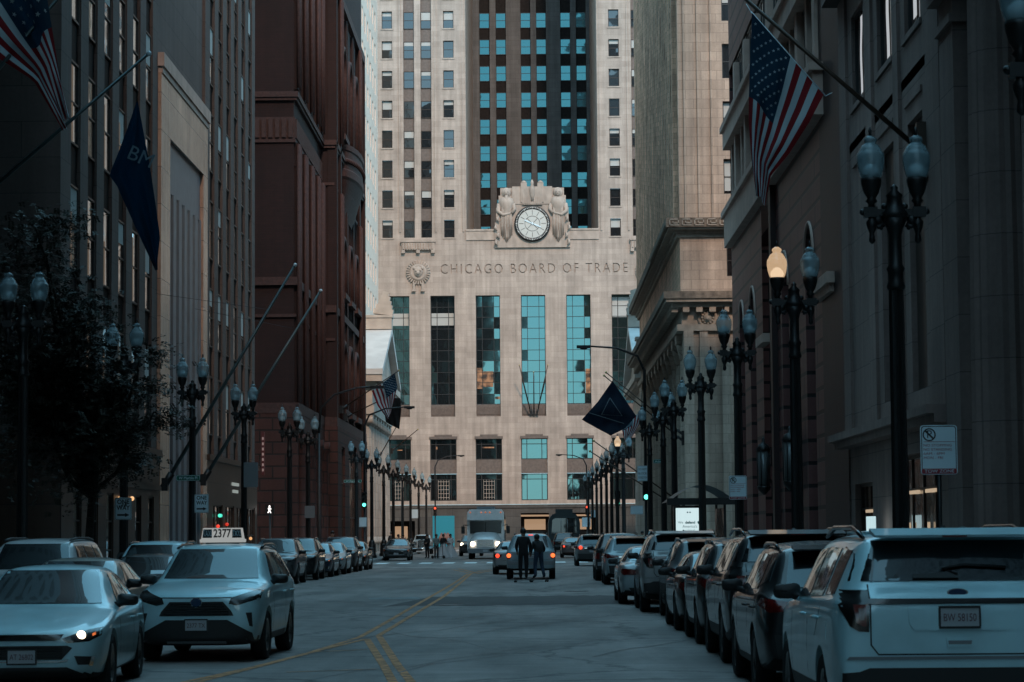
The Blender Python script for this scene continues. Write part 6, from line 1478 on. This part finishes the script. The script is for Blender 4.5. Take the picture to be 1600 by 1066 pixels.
def no_stopping(loc, label, post):
    t = board('parking_sign', label, 'parking sign', loc, .46, .62, 'sign_white', 'sign_black', post); y = -.006
    for i, tx in enumerate(('NO STOPPING', 'NO STANDING', '6AM - 6PM', 'MON - FRI')): text('sign_text', tx, .046, 'sign_red', t, (-.195, y, .055-.052*i), extrude=.001, align='LEFT', width=(.35, .35, .26, .24)[i])
    text('parking_letter', 'P', .14, 'sign_black', t, (-.118, y, .19), extrude=.001); m = MB(); c = (-.118, y-.001, .19)
    m.lathe([(.082, 0), (.082, -.002), (.066, -.002), (.066, 0)], c, 28, axis='y', caps=False); m.obox(c, (.055, 0, -.055), (0, .001, 0), (.008, 0, .008)); m.build('prohibition_ring', 'sign_black', t, True)
    m = MB(); m.box(-.19, .20, y-.001, y+.001, .098, .104); m.build('rule_line', 'sign_red', t, True)
    m = MB(); m.prism(rounded(-.218, .218, -.30, -.235, .02), y-.002, y+.001, 'y'); m.build('tow_band', 'sign_red', t, True); text('tow_text', 'TOW ZONE', .058, 'sign_white', t, (0, y-.003, -.268), extrude=.001, width=.37)
p = atY(1467, 703, 30.3); no_stopping((p.x, p.y, p.z), 'large white no stopping tow zone sign near the right edge', 1)
p = atY(1153, 762, 62.9); no_stopping((p.x, p.y, p.z), 'smaller no stopping sign fixed to a lamp post in front of the granite building', 0)
def one_way(px, py, Y, label):
    p = atY(px, py, Y); t = board('one_way_sign', label, 'sign', tuple(p), .46, .60, 'sign_white', 'sign_black')
    text('sign_text', 'ONE', .17, 'sign_black', t, (0, -.006, .18), extrude=.001, width=.33, off=.004); text('sign_text', 'WAY', .17, 'sign_black', t, (0, -.006, .02), extrude=.001, width=.36, off=.004)
    m = MB(); m.prism([(-.16, -.195), (.05, -.195), (.05, -.225), (.17, -.17), (.05, -.115), (.05, -.145), (-.16, -.145)], -.007, -.005, 'y'); m.build('arrow', 'sign_black', t, True)
one_way(192.5, 795, 65.4, 'white ONE WAY sign on the lamp post by the tree'); one_way(315, 787, 78.4, 'white ONE WAY sign on the lamp post below the green alley sign')
def street_sign(px, py, Y, w, txt, label):
    p = atY(px, py, Y); t = board('street_name_sign', label, 'street sign', tuple(p), w, .19, 'sign_green', 'sign_white'); text('sign_text', txt, .13, 'sign_white', t, (0, -.006, -.005), extrude=.001, width=w*.76)
street_sign(294, 747, 78.4, .78, 'W Marble Pl', 'green street sign reading W Marble Pl on the left'); street_sign(551, 752, 155.6, 1.15, 'W Adams St', 'green street sign reading W Adams St at the left corner'); street_sign(1031, 721, 116, .62, 'Adams', 'green street sign at the right corner')
p = atY(1004, 740, 116); t = board('regulation_sign', 'white DO NOT BLOCK sign on the mast post at the right corner', 'sign', tuple(p), .5, .74, 'sign_white', 'sign_black')
for i, tx in enumerate(('DO NOT', 'BLOCK', 'INTERSECTION')): text('sign_text', tx, .14, 'sign_black', t, (0, -.006, .2-.2*i), extrude=.001, width=.4)
for px, py, Y, w, h, mt, lab in ((392, 742, 92.5, .55, .95, 'sign_back', 'grey back of a parking sign on the lamp post by the flagpoles'), (484, 800, 118.6, .5, .6, 'sign_back', 'grey sign back on the lamp post by the red-brown building'), (567, 816, 155.8, .5, .62, 'sign_white', 'white arrow sign under the green left signal'),
        (995, 797, 116.1, .62, .42, 'sign_white', 'small white sign low on the right mast post'), (648, 803, 216, .6, .8, 'sign_white', 'small white sign far down the left pavement'), (928, 803, 228, .6, .7, 'sign_white', 'small white sign far down the right pavement'), (916, 816, 257.7, .9, 1.0, 'sign_white', 'white sign under the far right red signal')):
    p = atY(px, py, Y); board('traffic_sign', lab, 'sign', tuple(p), w, h, mt, None if mt == 'sign_back' else 'sign_black')
p = atY(411, 709, 129.4); t = thing('blade_sign', 'narrow red upright sign on the corner of the red-brown block', 'sign', (p.x, p.y, p.z)); m = MB(); m.box(-.09, .09, -.06, .06, -1.15, 1.15); m.build('sign_box', emit('red_neon', (.55, .02, .02), .02), t, True); m = MB(); [m.box(-.05, .05, -.07, -.06, -.95+.28*k, -.80+.28*k) for k in range(7)]; m.build('glyph', emit('neon_white', (1, .7, .65), .09), t, True)

# bus shelter with its lit advertising screen
t = thing('bus_shelter', 'black bus shelter with a bright white advertising screen on the right pavement', 'bus shelter', (4.95, 78.6, .15))
m = MB()
for x, y in ((-.3, .5), (-.3, 4.2), (1.2, .5), (1.2, 4.2)): m.box(x-.04, x+.04, y-.04, y+.04, 0, 2.6)
m.build('frame', 'iron', t, True); m = MB(); m.grid(lambda u, v: (-.65+2.2*u, .1+4.6*v, 2.6+.55*sin(pi*u)), 10, 1); m.box(-.7, 1.6, .05, .2, 2.5, 2.72); m.build('roof', 'iron', t, True)
m = MB(); m.box(1.16, 1.2, .6, 4.1, .4, 2.4); m.build('glass_wall', 'glass_dark', t, True)
m = MB(); m.box(-.5, .5, .1, .32, .2, 2.48); sc = m.build('screen_case', 'gloss_black', t, True); m = MB(); m.box(-.42, .44, .085, .11, .45, 2.40); m.build('screen', emit('advert_screen', (.72, .92, .95), 0.399), sc, True)
M['ad_ink'] = mat('advert_ink', (.05, .12, .13), .6); M['ad_teal'] = mat('advert_teal', (.0, .16, .17), .6)
text('screen_text', 'We', .11, 'ad_ink', sc, (-.27, .080, 1.93), extrude=.001); text('screen_text', 'defend', .12, 'ad_teal', sc, (.04, .080, 1.93), extrude=.001, off=.004)
for i, tx in enumerate(("America's", 'critical', 'infrastructure')): text('screen_text', tx, .12, 'ad_ink', sc, (.03, .080, 1.80-.13*i), extrude=.001)
m = MB(); m.prism([(.28, 1.97), (.36, 1.97), (.36, 1.91), (.32, 1.87), (.28, 1.91)], .078, .083, 'y'); m.build('screen_mark', 'ad_teal', sc, True)
m = MB(); [m.ball((-.04+.08*k, .083, 2.26), .025, 6, sc=(1, .1, 1)) for k in range(2)]; m.build('screen_logo', 'ad_ink', sc, True)

# ================================================================== flagpoles and flags
def pole(a, b, label, r=(.055, .035), material='steel', group=None, stay=None):
    a, b = Vector(a), Vector(b); t = thing('flagpole', label, 'flagpole', tuple(a), group=group); m = MB(); m.tube([Vector(), b-a], r, 10); m.build('shaft', material, t, True)
    m = MB(); d = (b-a).normalized(); m.ball((b-a)+d*.06, .075, 8); m.build('finial', 'gold' if material != 'steel' else 'sign_white', t, True)
    m = MB(); m.tube([-d*.15, d*.5], r[0]*1.7, 10); m.obox((0, 0, 0), (.12, 0, 0), (0, .16, 0), (0, 0, .25)); m.build('bracket', 'iron', t, True)
    if stay: m = MB(); m.tube([(b-a)*.8, Vector(stay)-a], .008, 4); m.build('stay_cable', 'iron', t, True)
    return t
def cloth(a, w=.35):
    m, nt, b = _nt('flag_cloth'); setp(b, base=a, rough=.85, spec=.2)
    tl = N(nt, 'ShaderNodeBsdfTranslucent'); tl.inputs[0].default_value = (*a, 1); ms = N(nt, 'ShaderNodeMixShader'); ms.inputs[0].default_value = w; nt.links.new(b.outputs[0], ms.inputs[1]); nt.links.new(tl.outputs[0], ms.inputs[2]); nt.links.new(ms.outputs[0], nt.nodes['Material Output'].inputs['Surface']); return m
F_RED, F_WHITE, F_BLUE, F_NAVY, F_BLACK = cloth((.20, .014, .018)), cloth((.42, .48, .50)), cloth((.010, .034, .062)), cloth((.006, .012, .024)), cloth((.012, .012, .013))
F_BANK = cloth((.0, .022, .05))
def poly_at(pts, v):
    ls = [(pts[i+1]-pts[i]).length for i in range(len(pts)-1)]; d = v*sum(ls)
    for i, l in enumerate(ls):
        if d <= l or i == len(ls)-1: return pts[i].lerp(pts[i+1], d/l)
        d -= l
def flag(label, A, B, Y, mats, us=False, amp=.16, waves=2.2, canton=.42, ph=0.0, name='flag', tilt=0.0):
    A = [atY(x, y, Y) for x, y in A]; B = [atY(x, y, Y) for x, y in B]
    base = A[0].copy(); t = thing(name, label, 'flag', tuple(base)); m = MB()
    def S(u, v):
        p = poly_at(A, v).lerp(poly_at(B, v), u)
        return p+Vector((0, amp*min(1, v*3)*(sin(2*pi*(waves*u*.8+.9*v)+ph)+.5*sin(2*pi*(2.3*u-1.2*v)+ph))+tilt*v, 0))
    nu, nv = 26, 28
    m.grid(S, nu, nv, mif=(lambda i, j: (2 if (i < 14 and j < nv*canton) else (0 if (i//2) % 2 == 0 else 1))) if us else None)
    if us:
        for r_ in range(9):
            for c_ in range(6 if r_ % 2 == 0 else 5):
                u = (.54)*(r_+1)/10; v = canton*(2*c_+(1 if r_ % 2 == 0 else 2))/12
                e = .012; o = S(u, v); du = (S(u+e, v)-o).normalized(); dv = (S(u, v+e)-o).normalized(); n = du.cross(dv).normalized(); q = (A[0]-B[0]).length*.0165
                dv = n.cross(du)
                for sg in (-1, 1):
                    pts = [o+n*(.012*sg)+(du*cos(pi*k/5)+dv*sin(pi*k/5))*(q if k % 2 == 0 else q*.42) for k in range(10)]; m.add(pts, [tuple(range(10))], 1)
    m.build('cloth', mats, t); return t, S
US = [F_RED, F_WHITE, F_BLUE]
a = atX(1447, 243, XR-.1); Yp = a.y; pole(a, atY(1150, -14, Yp), 'long bronze flagpole slanting out from the classical bank on the right', (.075, .05), 'bronze_pole')
fA, fB = [(1175, 20), (1172, 100), (1170, 190), (1174, 262), (1180, 300)], [(1287, 148), (1264, 192), (1232, 242), (1206, 272), (1196, 322)]
flag('large american flag hanging from the long bronze pole at upper right', fA, fB, Yp-.25, US, True, .20, 2.0, .46)
h0, h1 = atY(1173, 18, Yp-.2), atY(1290, 150, Yp-.2); m = MB(); m.tube([h0, h1], .02, 6); m.tube([h0, h0+Vector((-.1, .2, .25))], .012, 5); m.tube([h1, h1+Vector((.2, .2, .12))], .012, 5); tag(m.build('halyard', 'sign_white'), 'pale halyard along the hoist of the large american flag', 'rope')
m = MB(); q = Vector((XR-.15, Yp-.6, a.z+.2)); m.prism([(q.y-.3, q.z-.9), (q.y+.3, q.z-.9), (q.y+.25, q.z+.5), (q.y-.1, q.z+.6)], XR-.45, XR-.1, 'x'); tag(m.build('pole_bracket', 'bronze_pole'), 'bronze wall bracket at the foot of the long right flagpole', 'bracket')
# left
YL = 64.8; a = Vector((XL+.02, YL, atY(0, 290, YL).z-.35)); pole(a, atY(230, 86, YL), 'pale slanting flagpole over the blue bank flag', (.06, .04))
flag('plain blue bank flag with pale letters hanging under the slanting pole', [(215, 157), (232, 250), (251, 370), (246, 420)], [(213.5, 159), (171, 274), (184, 292), (243, 424)], YL-.1, [F_BANK], False, .10, 1.4, name='bank_flag')
bt = bpy.data.objects['bank_flag']
p = atY(220, 246, YL-.42); text('flag_letters', 'BM', .56, mat('flag_letter_white', (.12, .19, .23), .8), bt, p-origin_of(bt), (pi/2, R(24), 0), .002)
m = MB(); m.tube([atY(213, 101, YL), atY(214.5, 159, YL-.1)], .012, 5); tag(m.build('halyard', 'iron'), 'thin cord holding the blue bank flag below its pole', 'rope')
YU = 58.5; a = Vector((XL+.02, YU, 11.0)); pole(a, Vector((-10.3, YU, 16.6)), 'flagpole of the american flag at the top left corner, mostly out of frame', (.06, .04))
flag('american flag with drooping stripes in the top left corner', [(40, -200), (72, -4), (92, 100), (106, 178)], [(-170, -30), (0, 92), (50, 124), (100, 206)], YU-.2, US, True, .22, 2.2, .62)
for px0, py0, px1, py1, lab in ((258, 757, 460, 416, 'bare slanting flagpole at the near side of the marble portal'), (318, 750, 500, 456, 'bare slanting flagpole at the far side of the marble portal')):
    a = atX(px0, py0, XL+.5); pole(a, atY(px1, py1, a.y), lab, (.085, .05), group='bare flagpoles of the marble portal', stay=(XL+.1, a.y, a.z+7.5))
# far flags at the crossing
Yn = 147.0
flag('dark navy flag flying over the far right corner of the crossing', [(957, 595), (934, 628), (909, 656)], [(994, 650), (976, 670), (954, 681)], Yn, [F_NAVY], False, .14, 1.2, name='navy_flag')
bt = bpy.data.objects['navy_flag']; m = MB(); c = [atY(953, 622, Yn-.3), atY(972, 650, Yn-.3), atY(940, 648, Yn-.3), atY(953, 622, Yn-.3)]; m.tube(c, .03, 5); m.tube([atY(920, 645, Yn-.3), atY(975, 662, Yn-.3)], .02, 5); m.build('emblem', mat('emblem_grey', (.05, .06, .07), .8), bt)
for px0, py0, px1, py1, lab in ((1012, 680, 948, 583, 'slanting pole of the navy flag'), (1014, 690, 945, 588, 'second slanting pole beside the navy flag'), (1003, 790, 929, 690, 'thin bare flagpole low on the cream bank'), (1000, 800, 923, 706, 'thin bare flagpole lower still on the cream bank')):
    a = atY(px0, py0, 151.5); a.x = 9.25; pole(a, atY(px1, py1, 151.0), lab, (.05, .035), 'bronze_pole', group='flagpoles on the cream bank')
t, S = flag('american flag partly hidden behind the navy flag', [(968, 668), (972, 672), (976, 690)], [(1006, 640), (1000, 662), (982, 692)], 152.5, US, True, .08, 1.2, .3)
flag('small american flag on a pole beside the left temple bank', [(617, 584), (621, 604), (612, 640)], [(581, 611), (590, 634), (606, 656)], 160.0, US, True, .12, 1.6, .45)
flag('black flag hanging below the small american flag on the left', [(606, 622), (600, 640), (603, 660)], [(625, 622), (627, 640), (624, 671)], 166.0, [F_BLACK], False, .10, 1.2, name='black_flag')
for px0, py0, px1, py1, Y, lab in ((533, 640, 622, 580, 160.5, 'pole of the small american flag on the red-brown building'), (540, 652, 612, 617, 166.4, 'pole of the black flag on the red-brown building'), (592, 715, 621, 664, 205, 'short bare flagpole on the left temple bank'), (612, 705, 652, 672, 222, 'short bare flagpole farther along the left temple bank')):
    pole(atY(px0, py0, Y), atY(px1, py1, Y), lab, (.05, .035), 'bronze_pole', group='small flagpoles on the left')
for q in (-1, 0, 1):
    pole((AX+q*.35, YF-.1, 15.3), (AX+q*1.6, YF-2.4, 20.6 if q else 19.8), 'flagpole fanning out from the apron under the middle hall window', (.07, .05), 'bronze_pole', group='three fanned flagpoles of the hall')

# ================================================================== construction poster, doorway awning, planters
m = MB(); a, b = atY(676, 838, 270.5), atY(710, 806, 270.5); t = thing('poster_hoarding', 'teal poster hoarding against the granite base of the hall', 'hoarding', (a.x, 270.5, .15)); m.box(0, b.x-a.x, 0, .12, .1, b.z-.15); m.build('panel', mat('teal_poster', (.01, .22, .30), .5), t, True); m = MB(); [m.lathe([(.05, .3), (.4+.1*k, 1.0), (.05, 1.7)], (1.0+.35*k, -.02, 0), 8, axis='z') for k in range(3)]; [setattr(v, 'y', -.01+v.y*.02) for v in m.v]; m.build('print', mat('poster_print', (.12, .05, .04), .6), t, True)
def hedge(x0, x1, y0, y1, z, lab):
    t = thing('planter', lab, 'planter', ((x0+x1)/2, (y0+y1)/2, .15)); m = MB(); w, d = (x1-x0)/2, (y1-y0)/2; m.box(-w, w, -d, d, 0, .55); m.build('box', 'granite_dark', t, True); m = MB()
    for k in range(int(900*w*d/4)+250):
        c = Vector((rng.uniform(-w, w), rng.uniform(-d, d), .5+abs(rng.gauss(0, .5))*(z-.4))); a_ = Vector((rng.gauss(0, 1), rng.gauss(0, 1), rng.gauss(0, 1))).normalized(); b_ = a_.orthogonal().normalized(); m.quad(c-a_*.09, c+b_*.05, c+a_*.09, c-b_*.05)
    m.build('foliage', mat('hedge_leaf', (.02, .035, .018), .6), t, True)
hedge(5.4, 8.2, 232, 240, 1.1, 'dark planted box far down the right pavement'); hedge(-13.6, -11.6, 226, 232, 1.0, 'dark planted box far down the left pavement')
# ================================================================== street tree
M['bark'] = mat('dark_bark', (.028, .022, .018), .9, var=.3, scale=6, bump=.6)
M['leaf'] = mat('locust_leaf', (.022, .022, .014), .6, var=.45, scale=1.2); M['leaf2'] = mat('locust_leaf_pale', (.034, .034, .022), .6, var=.3, scale=1.2)
def tree(x, y, label, seed, tips, h0=2.6, lean=(.15, 0)):
    r = random.Random(seed); t = thing('locust_tree', label, 'tree', (x, y, .15)); tr = MB(); lf = MB()
    fork = Vector((lean[0], lean[1], h0)); tr.tube([(0, 0, -.1), (.02, 0, .3), (lean[0]*.4, 0, h0*.5), fork], [.17, .13, .11, .10], 9)
    def limb(a, b, ra, rb, n=5, wob=.18):
        pts = [a.lerp(b, k/n)+Vector((r.gauss(0, wob), r.gauss(0, wob), r.gauss(0, wob)))*(sin(pi*k/n)) for k in range(n+1)]
        tr.tube(pts, [ra+(rb-ra)*k/n for k in range(n+1)], 6, caps=False); return pts
    def spray(p, s, n):
        for _ in range(n):
            ax = Vector((r.gauss(0, 1), r.gauss(0, 1), r.gauss(-.25, .5))).normalized(); c = p+Vector((r.gauss(0, s), r.gauss(0, s), r.gauss(0, s*.6)))
            side = ax.cross(Vector((0, 0, 1))).normalized(); up = side.cross(ax); mi = 0 if r.random() < .62 else 1
            for k in range(4):                                        # a feathered leaf: pairs of leaflets along a stalk
                q = c+ax*(.045*k)
                for sg in (-1, 1):
                    e = side*(.085*sg)+ax*.03+up*r.gauss(0, .02); lf.quad(q, q+e*.5+ax*.03, q+e, q+e*.5-ax*.024, mi)
    for tip, n, s in tips:
        b = Vector(tip)-Vector((x, y, .15)); main = limb(fork, b, .075, .022, 6)
        for k in (2, 3, 4, 5, 6):
            for _ in range(2):
                d = Vector((r.gauss(0, 1), r.gauss(0, .8), r.gauss(.15, .55))).normalized(); e = main[k]+d*s*r.uniform(.7, 1.3); tw = limb(main[k], e, .018, .005, 4, .07)
                for q in tw[1:]: spray(q, .34*s, int(n/9))
                for _ in range(2): d2 = (d+Vector((r.gauss(0, .6), r.gauss(0, .6), r.gauss(-.1, .4)))).normalized(); tw2 = limb(tw[2], tw[2]+d2*s*.7, .009, .003, 3, .05); spray(tw2[-1], .32*s, int(n/8))
    tr.build('trunk', 'bark', t, True); lf.build('crown', ['leaf', 'leaf2'], t, True)
tree(-11.35, 61.0, 'slender dark locust tree with feathery foliage in front of the grey bank block', 5,
     [((-13.4, 60.4, 8.6), 150, 1.2), ((-14.2, 60.0, 7.6), 150, 1.2), ((-13.0, 61.4, 7.4), 150, 1.1), ((-12.2, 60.0, 8.8), 130, 1.0), ((-12.6, 60.6, 9.6), 110, 1.0), ((-11.9, 60.8, 7.9), 110, 1.0), ((-13.6, 61.4, 6.4), 130, 1.1), ((-12.4, 60.2, 6.2), 130, 1.0), ((-10.6, 60.6, 5.6), 120, .8), ((-10.0, 61.0, 6.3), 80, .65), ((-9.6, 60.7, 4.9), 70, .6), ((-11.2, 61.6, 5.2), 120, .8), ((-12.4, 61.0, 5.0), 120, .9), ((-11.6, 60.3, 6.7), 90, .8)])

# ================================================================== people
def person(label, loc, rz, shirt, legs, pose=None, hair=(.015, .012, .01), skin=(.30, .18, .13), h=1.76, skirt=None, group=None, scale=1.0, cap=None):
    """one continuous grown body; faces local -y. pose overrides joints (metres for a 1.76 m figure)"""
    J = dict(pelvis=(0, 0, .95), waist=(0, 0, 1.10), chest=(0, .01, 1.30), neck=(0, .0, 1.47), chin=(0, -.02, 1.56), head=(0, -.01, 1.66),
             shL=(-.17, .01, 1.42), elL=(-.23, .03, 1.14), wrL=(-.24, -.04, .90), shR=(.17, .01, 1.42), elR=(.23, .03, 1.14), wrR=(.24, -.04, .90),
             hiL=(-.085, 0, .90), knL=(-.095, -.02, .50), anL=(-.10, .03, .09), toL=(-.115, -.15, .035), hiR=(.085, 0, .90), knR=(.095, -.02, .50), anR=(.10, .03, .09), toR=(.115, -.15, .035))
    J.update(pose or {}); J = {k: Vector(v) for k, v in J.items()}
    RD = dict(pelvis=.135, waist=.118, chest=.145, neck=.055, chin=.07, head=.098, shL=.07, elL=.047, wrL=.03, shR=.07, elR=.047, wrR=.03, hiL=.095, knL=.06, anL=.042, toL=.036, hiR=.095, knR=.06, anR=.042, toR=.036)
    bones = [('pelvis', 'waist', 0), ('waist', 'chest', 0), ('chest', 'neck', 0), ('neck', 'chin', 2), ('chin', 'head', 2), ('chest', 'shL', 0), ('shL', 'elL', 0), ('elL', 'wrL', 0), ('chest', 'shR', 0), ('shR', 'elR', 0), ('elR', 'wrR', 0),
             ('pelvis', 'hiL', 1), ('hiL', 'knL', 1), ('knL', 'anL', 1), ('anL', 'toL', 3), ('pelvis', 'hiR', 1), ('hiR', 'knR', 1), ('knR', 'anR', 1), ('anR', 'toR', 3)]
    bulk = {'ch': 1.22, 'wa': 1.35, 'pe': 1.18, 'sh': 1.2, 'el': 1.45, 'hi': 1.12, 'kn': 1.3, 'an': 1.45}
    names = list(J); me = bpy.data.meshes.new('body'); me.from_pydata([J[n] for n in names], [(names.index(a), names.index(b)) for a, b, _ in bones], [])
    ob = bpy.data.objects.new('tmp', me); TMP.collection.objects.link(ob); ob.modifiers.new('s', 'SKIN'); sb = ob.modifiers.new('u', 'SUBSURF'); sb.levels = 2
    for i, n in enumerate(names):
        sv = me.skin_vertices[0].data[i]; q = RD[n]; q *= bulk.get(n[:2], 1.0); sv.radius = (q*1.15, q*.85) if n in ('chest', 'waist', 'pelvis') else (q, q); sv.use_root = n == 'pelvis'
    vl = TMP.view_layers[0]; vl.update(); dg = vl.depsgraph; dg.update(); out = bpy.data.meshes.new_from_object(ob.evaluated_get(dg), depsgraph=dg); bpy.data.objects.remove(ob)
    B = MB(); B.v = [v.co.copy() for v in out.vertices]
    def seg(p, a, b): ab = b-a; tt = max(0, min(1, (p-a).dot(ab)/max(ab.dot(ab), 1e-6))); return (p-a-ab*tt).length
    for f in out.polygons:
        c = Vector(f.center); k = min(bones, key=lambda b: seg(c, J[b[0]], J[b[1]])-.35*min(RD[b[0]], RD[b[1]])); B.f.append(list(f.vertices)); B.mi.append(k[2]); B.sm.append(True)
    hd = J['head']; f_ = (J['chin']-J['neck']); fw = Vector((0, -1, 0))
    B.ball(hd+Vector((0, -.095, -.035)), .02, 6, 2, (.8, 1.1, 1.3))
    for q in (-1, 1): B.ball(hd+Vector((q*.098, .005, -.03)), .026, 6, 2, (.5, .8, 1.2)); B.ball(hd+Vector((q*.034, -.086, .0)), .012, 6, 4)
    B.ball(hd+Vector((0, -.085, -.085)), .022, 6, 5, (1.2, .5, .4))
    for sd in 'LR':                                                    # hands: palm, four fingers and a thumb
        e, w = J['el'+sd], J['wr'+sd]; d = (w-e).normalized(); s = Vector((1, 0, 0)) if abs(d.x) < .8 else Vector((0, 0, 1)); s = (s-d*s.dot(d)).normalized(); n = d.cross(s)
        B.tube([w-d*.02, w+d*.04, w+d*.085], [.03, .037, .03], 7, 2)
        for k in range(4): o = w+d*.08+n*(.024-.016*k); l = (.065, .078, .072, .055)[k]; B.tube([o, o+d*l*.5+s*.006, o+d*l*.95+s*.022], [.0095, .0085, .006], 5, 2)
        B.tube([w+d*.025+n*.03, w+d*.06+n*.055, w+d*.09+n*.055], [.011, .010, .007], 5, 2)
    t = thing('person', label, 'person', loc, rz, group)
    mm = [mat('shirt', shirt, .85, var=.2, scale=6), mat('trousers', legs, .85, var=.2, scale=6), mat('skin', skin, .6), mat('shoe', (.012, .012, .012), .5), mat('eye', (.01, .01, .01), .3), mat('lip', (.16, .06, .05), .5)]
    k = h/1.76; B.v = [v*k for v in B.v]; B.build('body', mm, t, True)
    H = MB(); H.ball(hd+Vector((0, .012, .022)), .112, 10, sc=(.98, 1.05, 1.0)); keep = [v for v in H.v]
    H.v = [v if not (v.y < hd.y-.055 and v.z < hd.z+.05) else Vector((v.x*.8, hd.y-.045, max(v.z, hd.z+.045))) for v in keep]; H.v = [v*k for v in H.v]; H.build('hair' if not cap else 'cap', mat('hair', cap or hair, .6), t, True)
    if skirt:
        S_ = MB(); S_.grid(lambda u, v: ((.15+.50*v**1.2)*cos(2*pi*u)*(1+.06*v*sin(14*pi*u)), (.12+.50*v**1.2)*sin(2*pi*u)*(1+.06*v*sin(14*pi*u))+.12*v, 1.1-1.06*v), 42, 8); S_.build('gown_skirt', mat('white_gown', skirt, .7), t, True)
    return t
def Gp(px, Y, z=0.0): return ((px-838)/FPX*Y, Y, z)
BLK = (.008, .008, .009)
pw = dict(knL=(-.10, -.10, .51), anL=(-.10, -.02, .10), toL=(-.12, -.19, .04), knR=(.10, -.0, .50), anR=(.10, .10, .10), toR=(.12, -.07, .04))
arms_in = dict(elL=(-.24, -.02, 1.16), wrL=(-.13, -.20, 1.10), elR=(.24, -.02, 1.16), wrR=(.13, -.20, 1.10))
p = Gp(817.5, 88.0); person('tall person in black seen from behind riding a skateboard', (p[0], p[1], .13), pi, BLK, BLK, dict(elL=(-.25, .02, 1.14), wrL=(-.22, -.14, .93), elR=(.25, .02, 1.14), wrR=(.22, -.12, .93), knL=(-.11, -.04, .5), knR=(.11, -.02, .5)), h=1.80)
p = Gp(841.5, 88.6); person('person in a black jacket and blue jeans bending on a skateboard', (p[0], p[1], .13), pi+.35, (.012, .012, .013), (.025, .045, .08), dict(chest=(0, -.10, 1.22), neck=(0, -.17, 1.37), chin=(0, -.22, 1.44), head=(0, -.22, 1.54), shL=(-.17, -.12, 1.33), shR=(.17, -.12, 1.33), elL=(-.27, -.12, 1.07), wrL=(-.2, -.3, .92), elR=(.27, -.1, 1.07), wrR=(.22, -.28, .9), knL=(-.16, -.12, .5), anL=(-.2, .02, .1), toL=(-.24, -.15, .04), knR=(.14, -.04, .5), anR=(.17, .08, .1), toR=(.2, -.1, .04)), h=1.70)
for px, Y, lab, a in ((817.5, 88.0, 'black skateboard under the tall person in black', 1.35), (841.5, 88.6, 'black skateboard under the person in jeans', 1.2)):
    q = Gp(px, Y); t = thing('skateboard', lab, 'skateboard', (q[0], q[1], 0), a)
    m = MB(); m.grid(lambda u, v: ((v-.5)*.24, (u-.5)*.95, .115+.05*max(0, abs(u-.5)*2-.72)), 16, 2); m.grid(lambda u, v: ((v-.5)*.24, (u-.5)*.95, .10+.05*max(0, abs(u-.5)*2-.72)), 16, 2); m.build('deck', 'trim_black', t, True)
    for y in (-.3, .3):
        m = MB(); m.box(-.08, .08, y-.02, y+.02, .04, .10); m.build('truck', 'rim', t, True)
        for s in (-1, 1): m = MB(); m.lathe([(.02, -.02), (.033, -.018), (.033, .018), (.02, .02)], (s*.1, y, .034), 12, axis='x'); m.build('wheel', 'tyre', t, True)
lean = dict(elR=(.26, -.1, 1.2), wrR=(.1, -.3, 1.12))
for px, Y, rz, sh, lg, lab, ps in ((630, 175, .4, (.02, .03, .06), BLK, 'man in a dark blue shirt standing by the vintage car', None), (668, 174, -.5, BLK, BLK, 'person in a black suit left of the wedding group', lean), (682, 173, .2, (.16, .2, .2), (.04, .04, .045), 'person in a pale green top standing on the scooter', arms_in), (693, 175, .6, BLK, BLK, 'groom in a black suit beside the bride', lean),
        (704, 177, .3, (.5, .5, .5), (.5, .5, .5), 'bride in a white gown', arms_in), (623, 178, 1.2, BLK, BLK, 'dark figure at the left edge of the crosswalk', pw)):
    person(lab, Gp(px, Y), rz, sh, lg, ps, h=1.72, skirt=(.42, .42, .43) if 'bride' in lab else None, group='wedding party by the crosswalk')
q = Gp(684, 172.6); t = thing('scooter', 'black kick scooter under the person in pale green', 'scooter', (q[0], q[1], 0), .9); m = MB(); m.box(-.09, .09, -.5, .4, .1, .14); m.build('deck', 'trim_black', t, True); m = MB(); m.tube([(0, -.5, .12), (0, -.45, 1.05)], .025, 6); m.tube([(-.22, -.45, 1.05), (.22, -.45, 1.05)], .02, 6); m.build('handlebar', 'iron', t, True)
for y in (-.58, .48): m = MB(); m.lathe([(.06, -.03), (.11, -.025), (.11, .025), (.06, .03)], (0, y, .11), 16, axis='x'); m.build('wheel', 'tyre', t, True)
for px, Y, X, rz, lab in ((1501, 47, None, .3, 'pedestrian passing the column at the right edge, only the head above the white car'), (331, 84, None, 2.0, 'pedestrian on the left pavement behind the taxi'), (1245, 60, None, 0, 'pedestrian by the maroon granite wall'), (1003, 138, None, .5, 'pedestrian waiting at the right end of the crossing'),
        (1012, 141, None, 2.4, 'second pedestrian at the right end of the crossing'), (520, 121, None, 0, 'pedestrian walking past the parked cars on the left'), (612, 196, None, 3, 'far pedestrian on the left pavement by the temple bank'), (1040, 112, None, 2.6, 'pedestrian near the mast post on the right')):
    person(lab, Gp(px, Y, .15), rz, (rng.uniform(.01, .05),)*3, (.015, .016, .02), pw, h=rng.uniform(1.66, 1.82), group='pedestrians on the pavements')
bpy.data.scenes.remove(TMP)
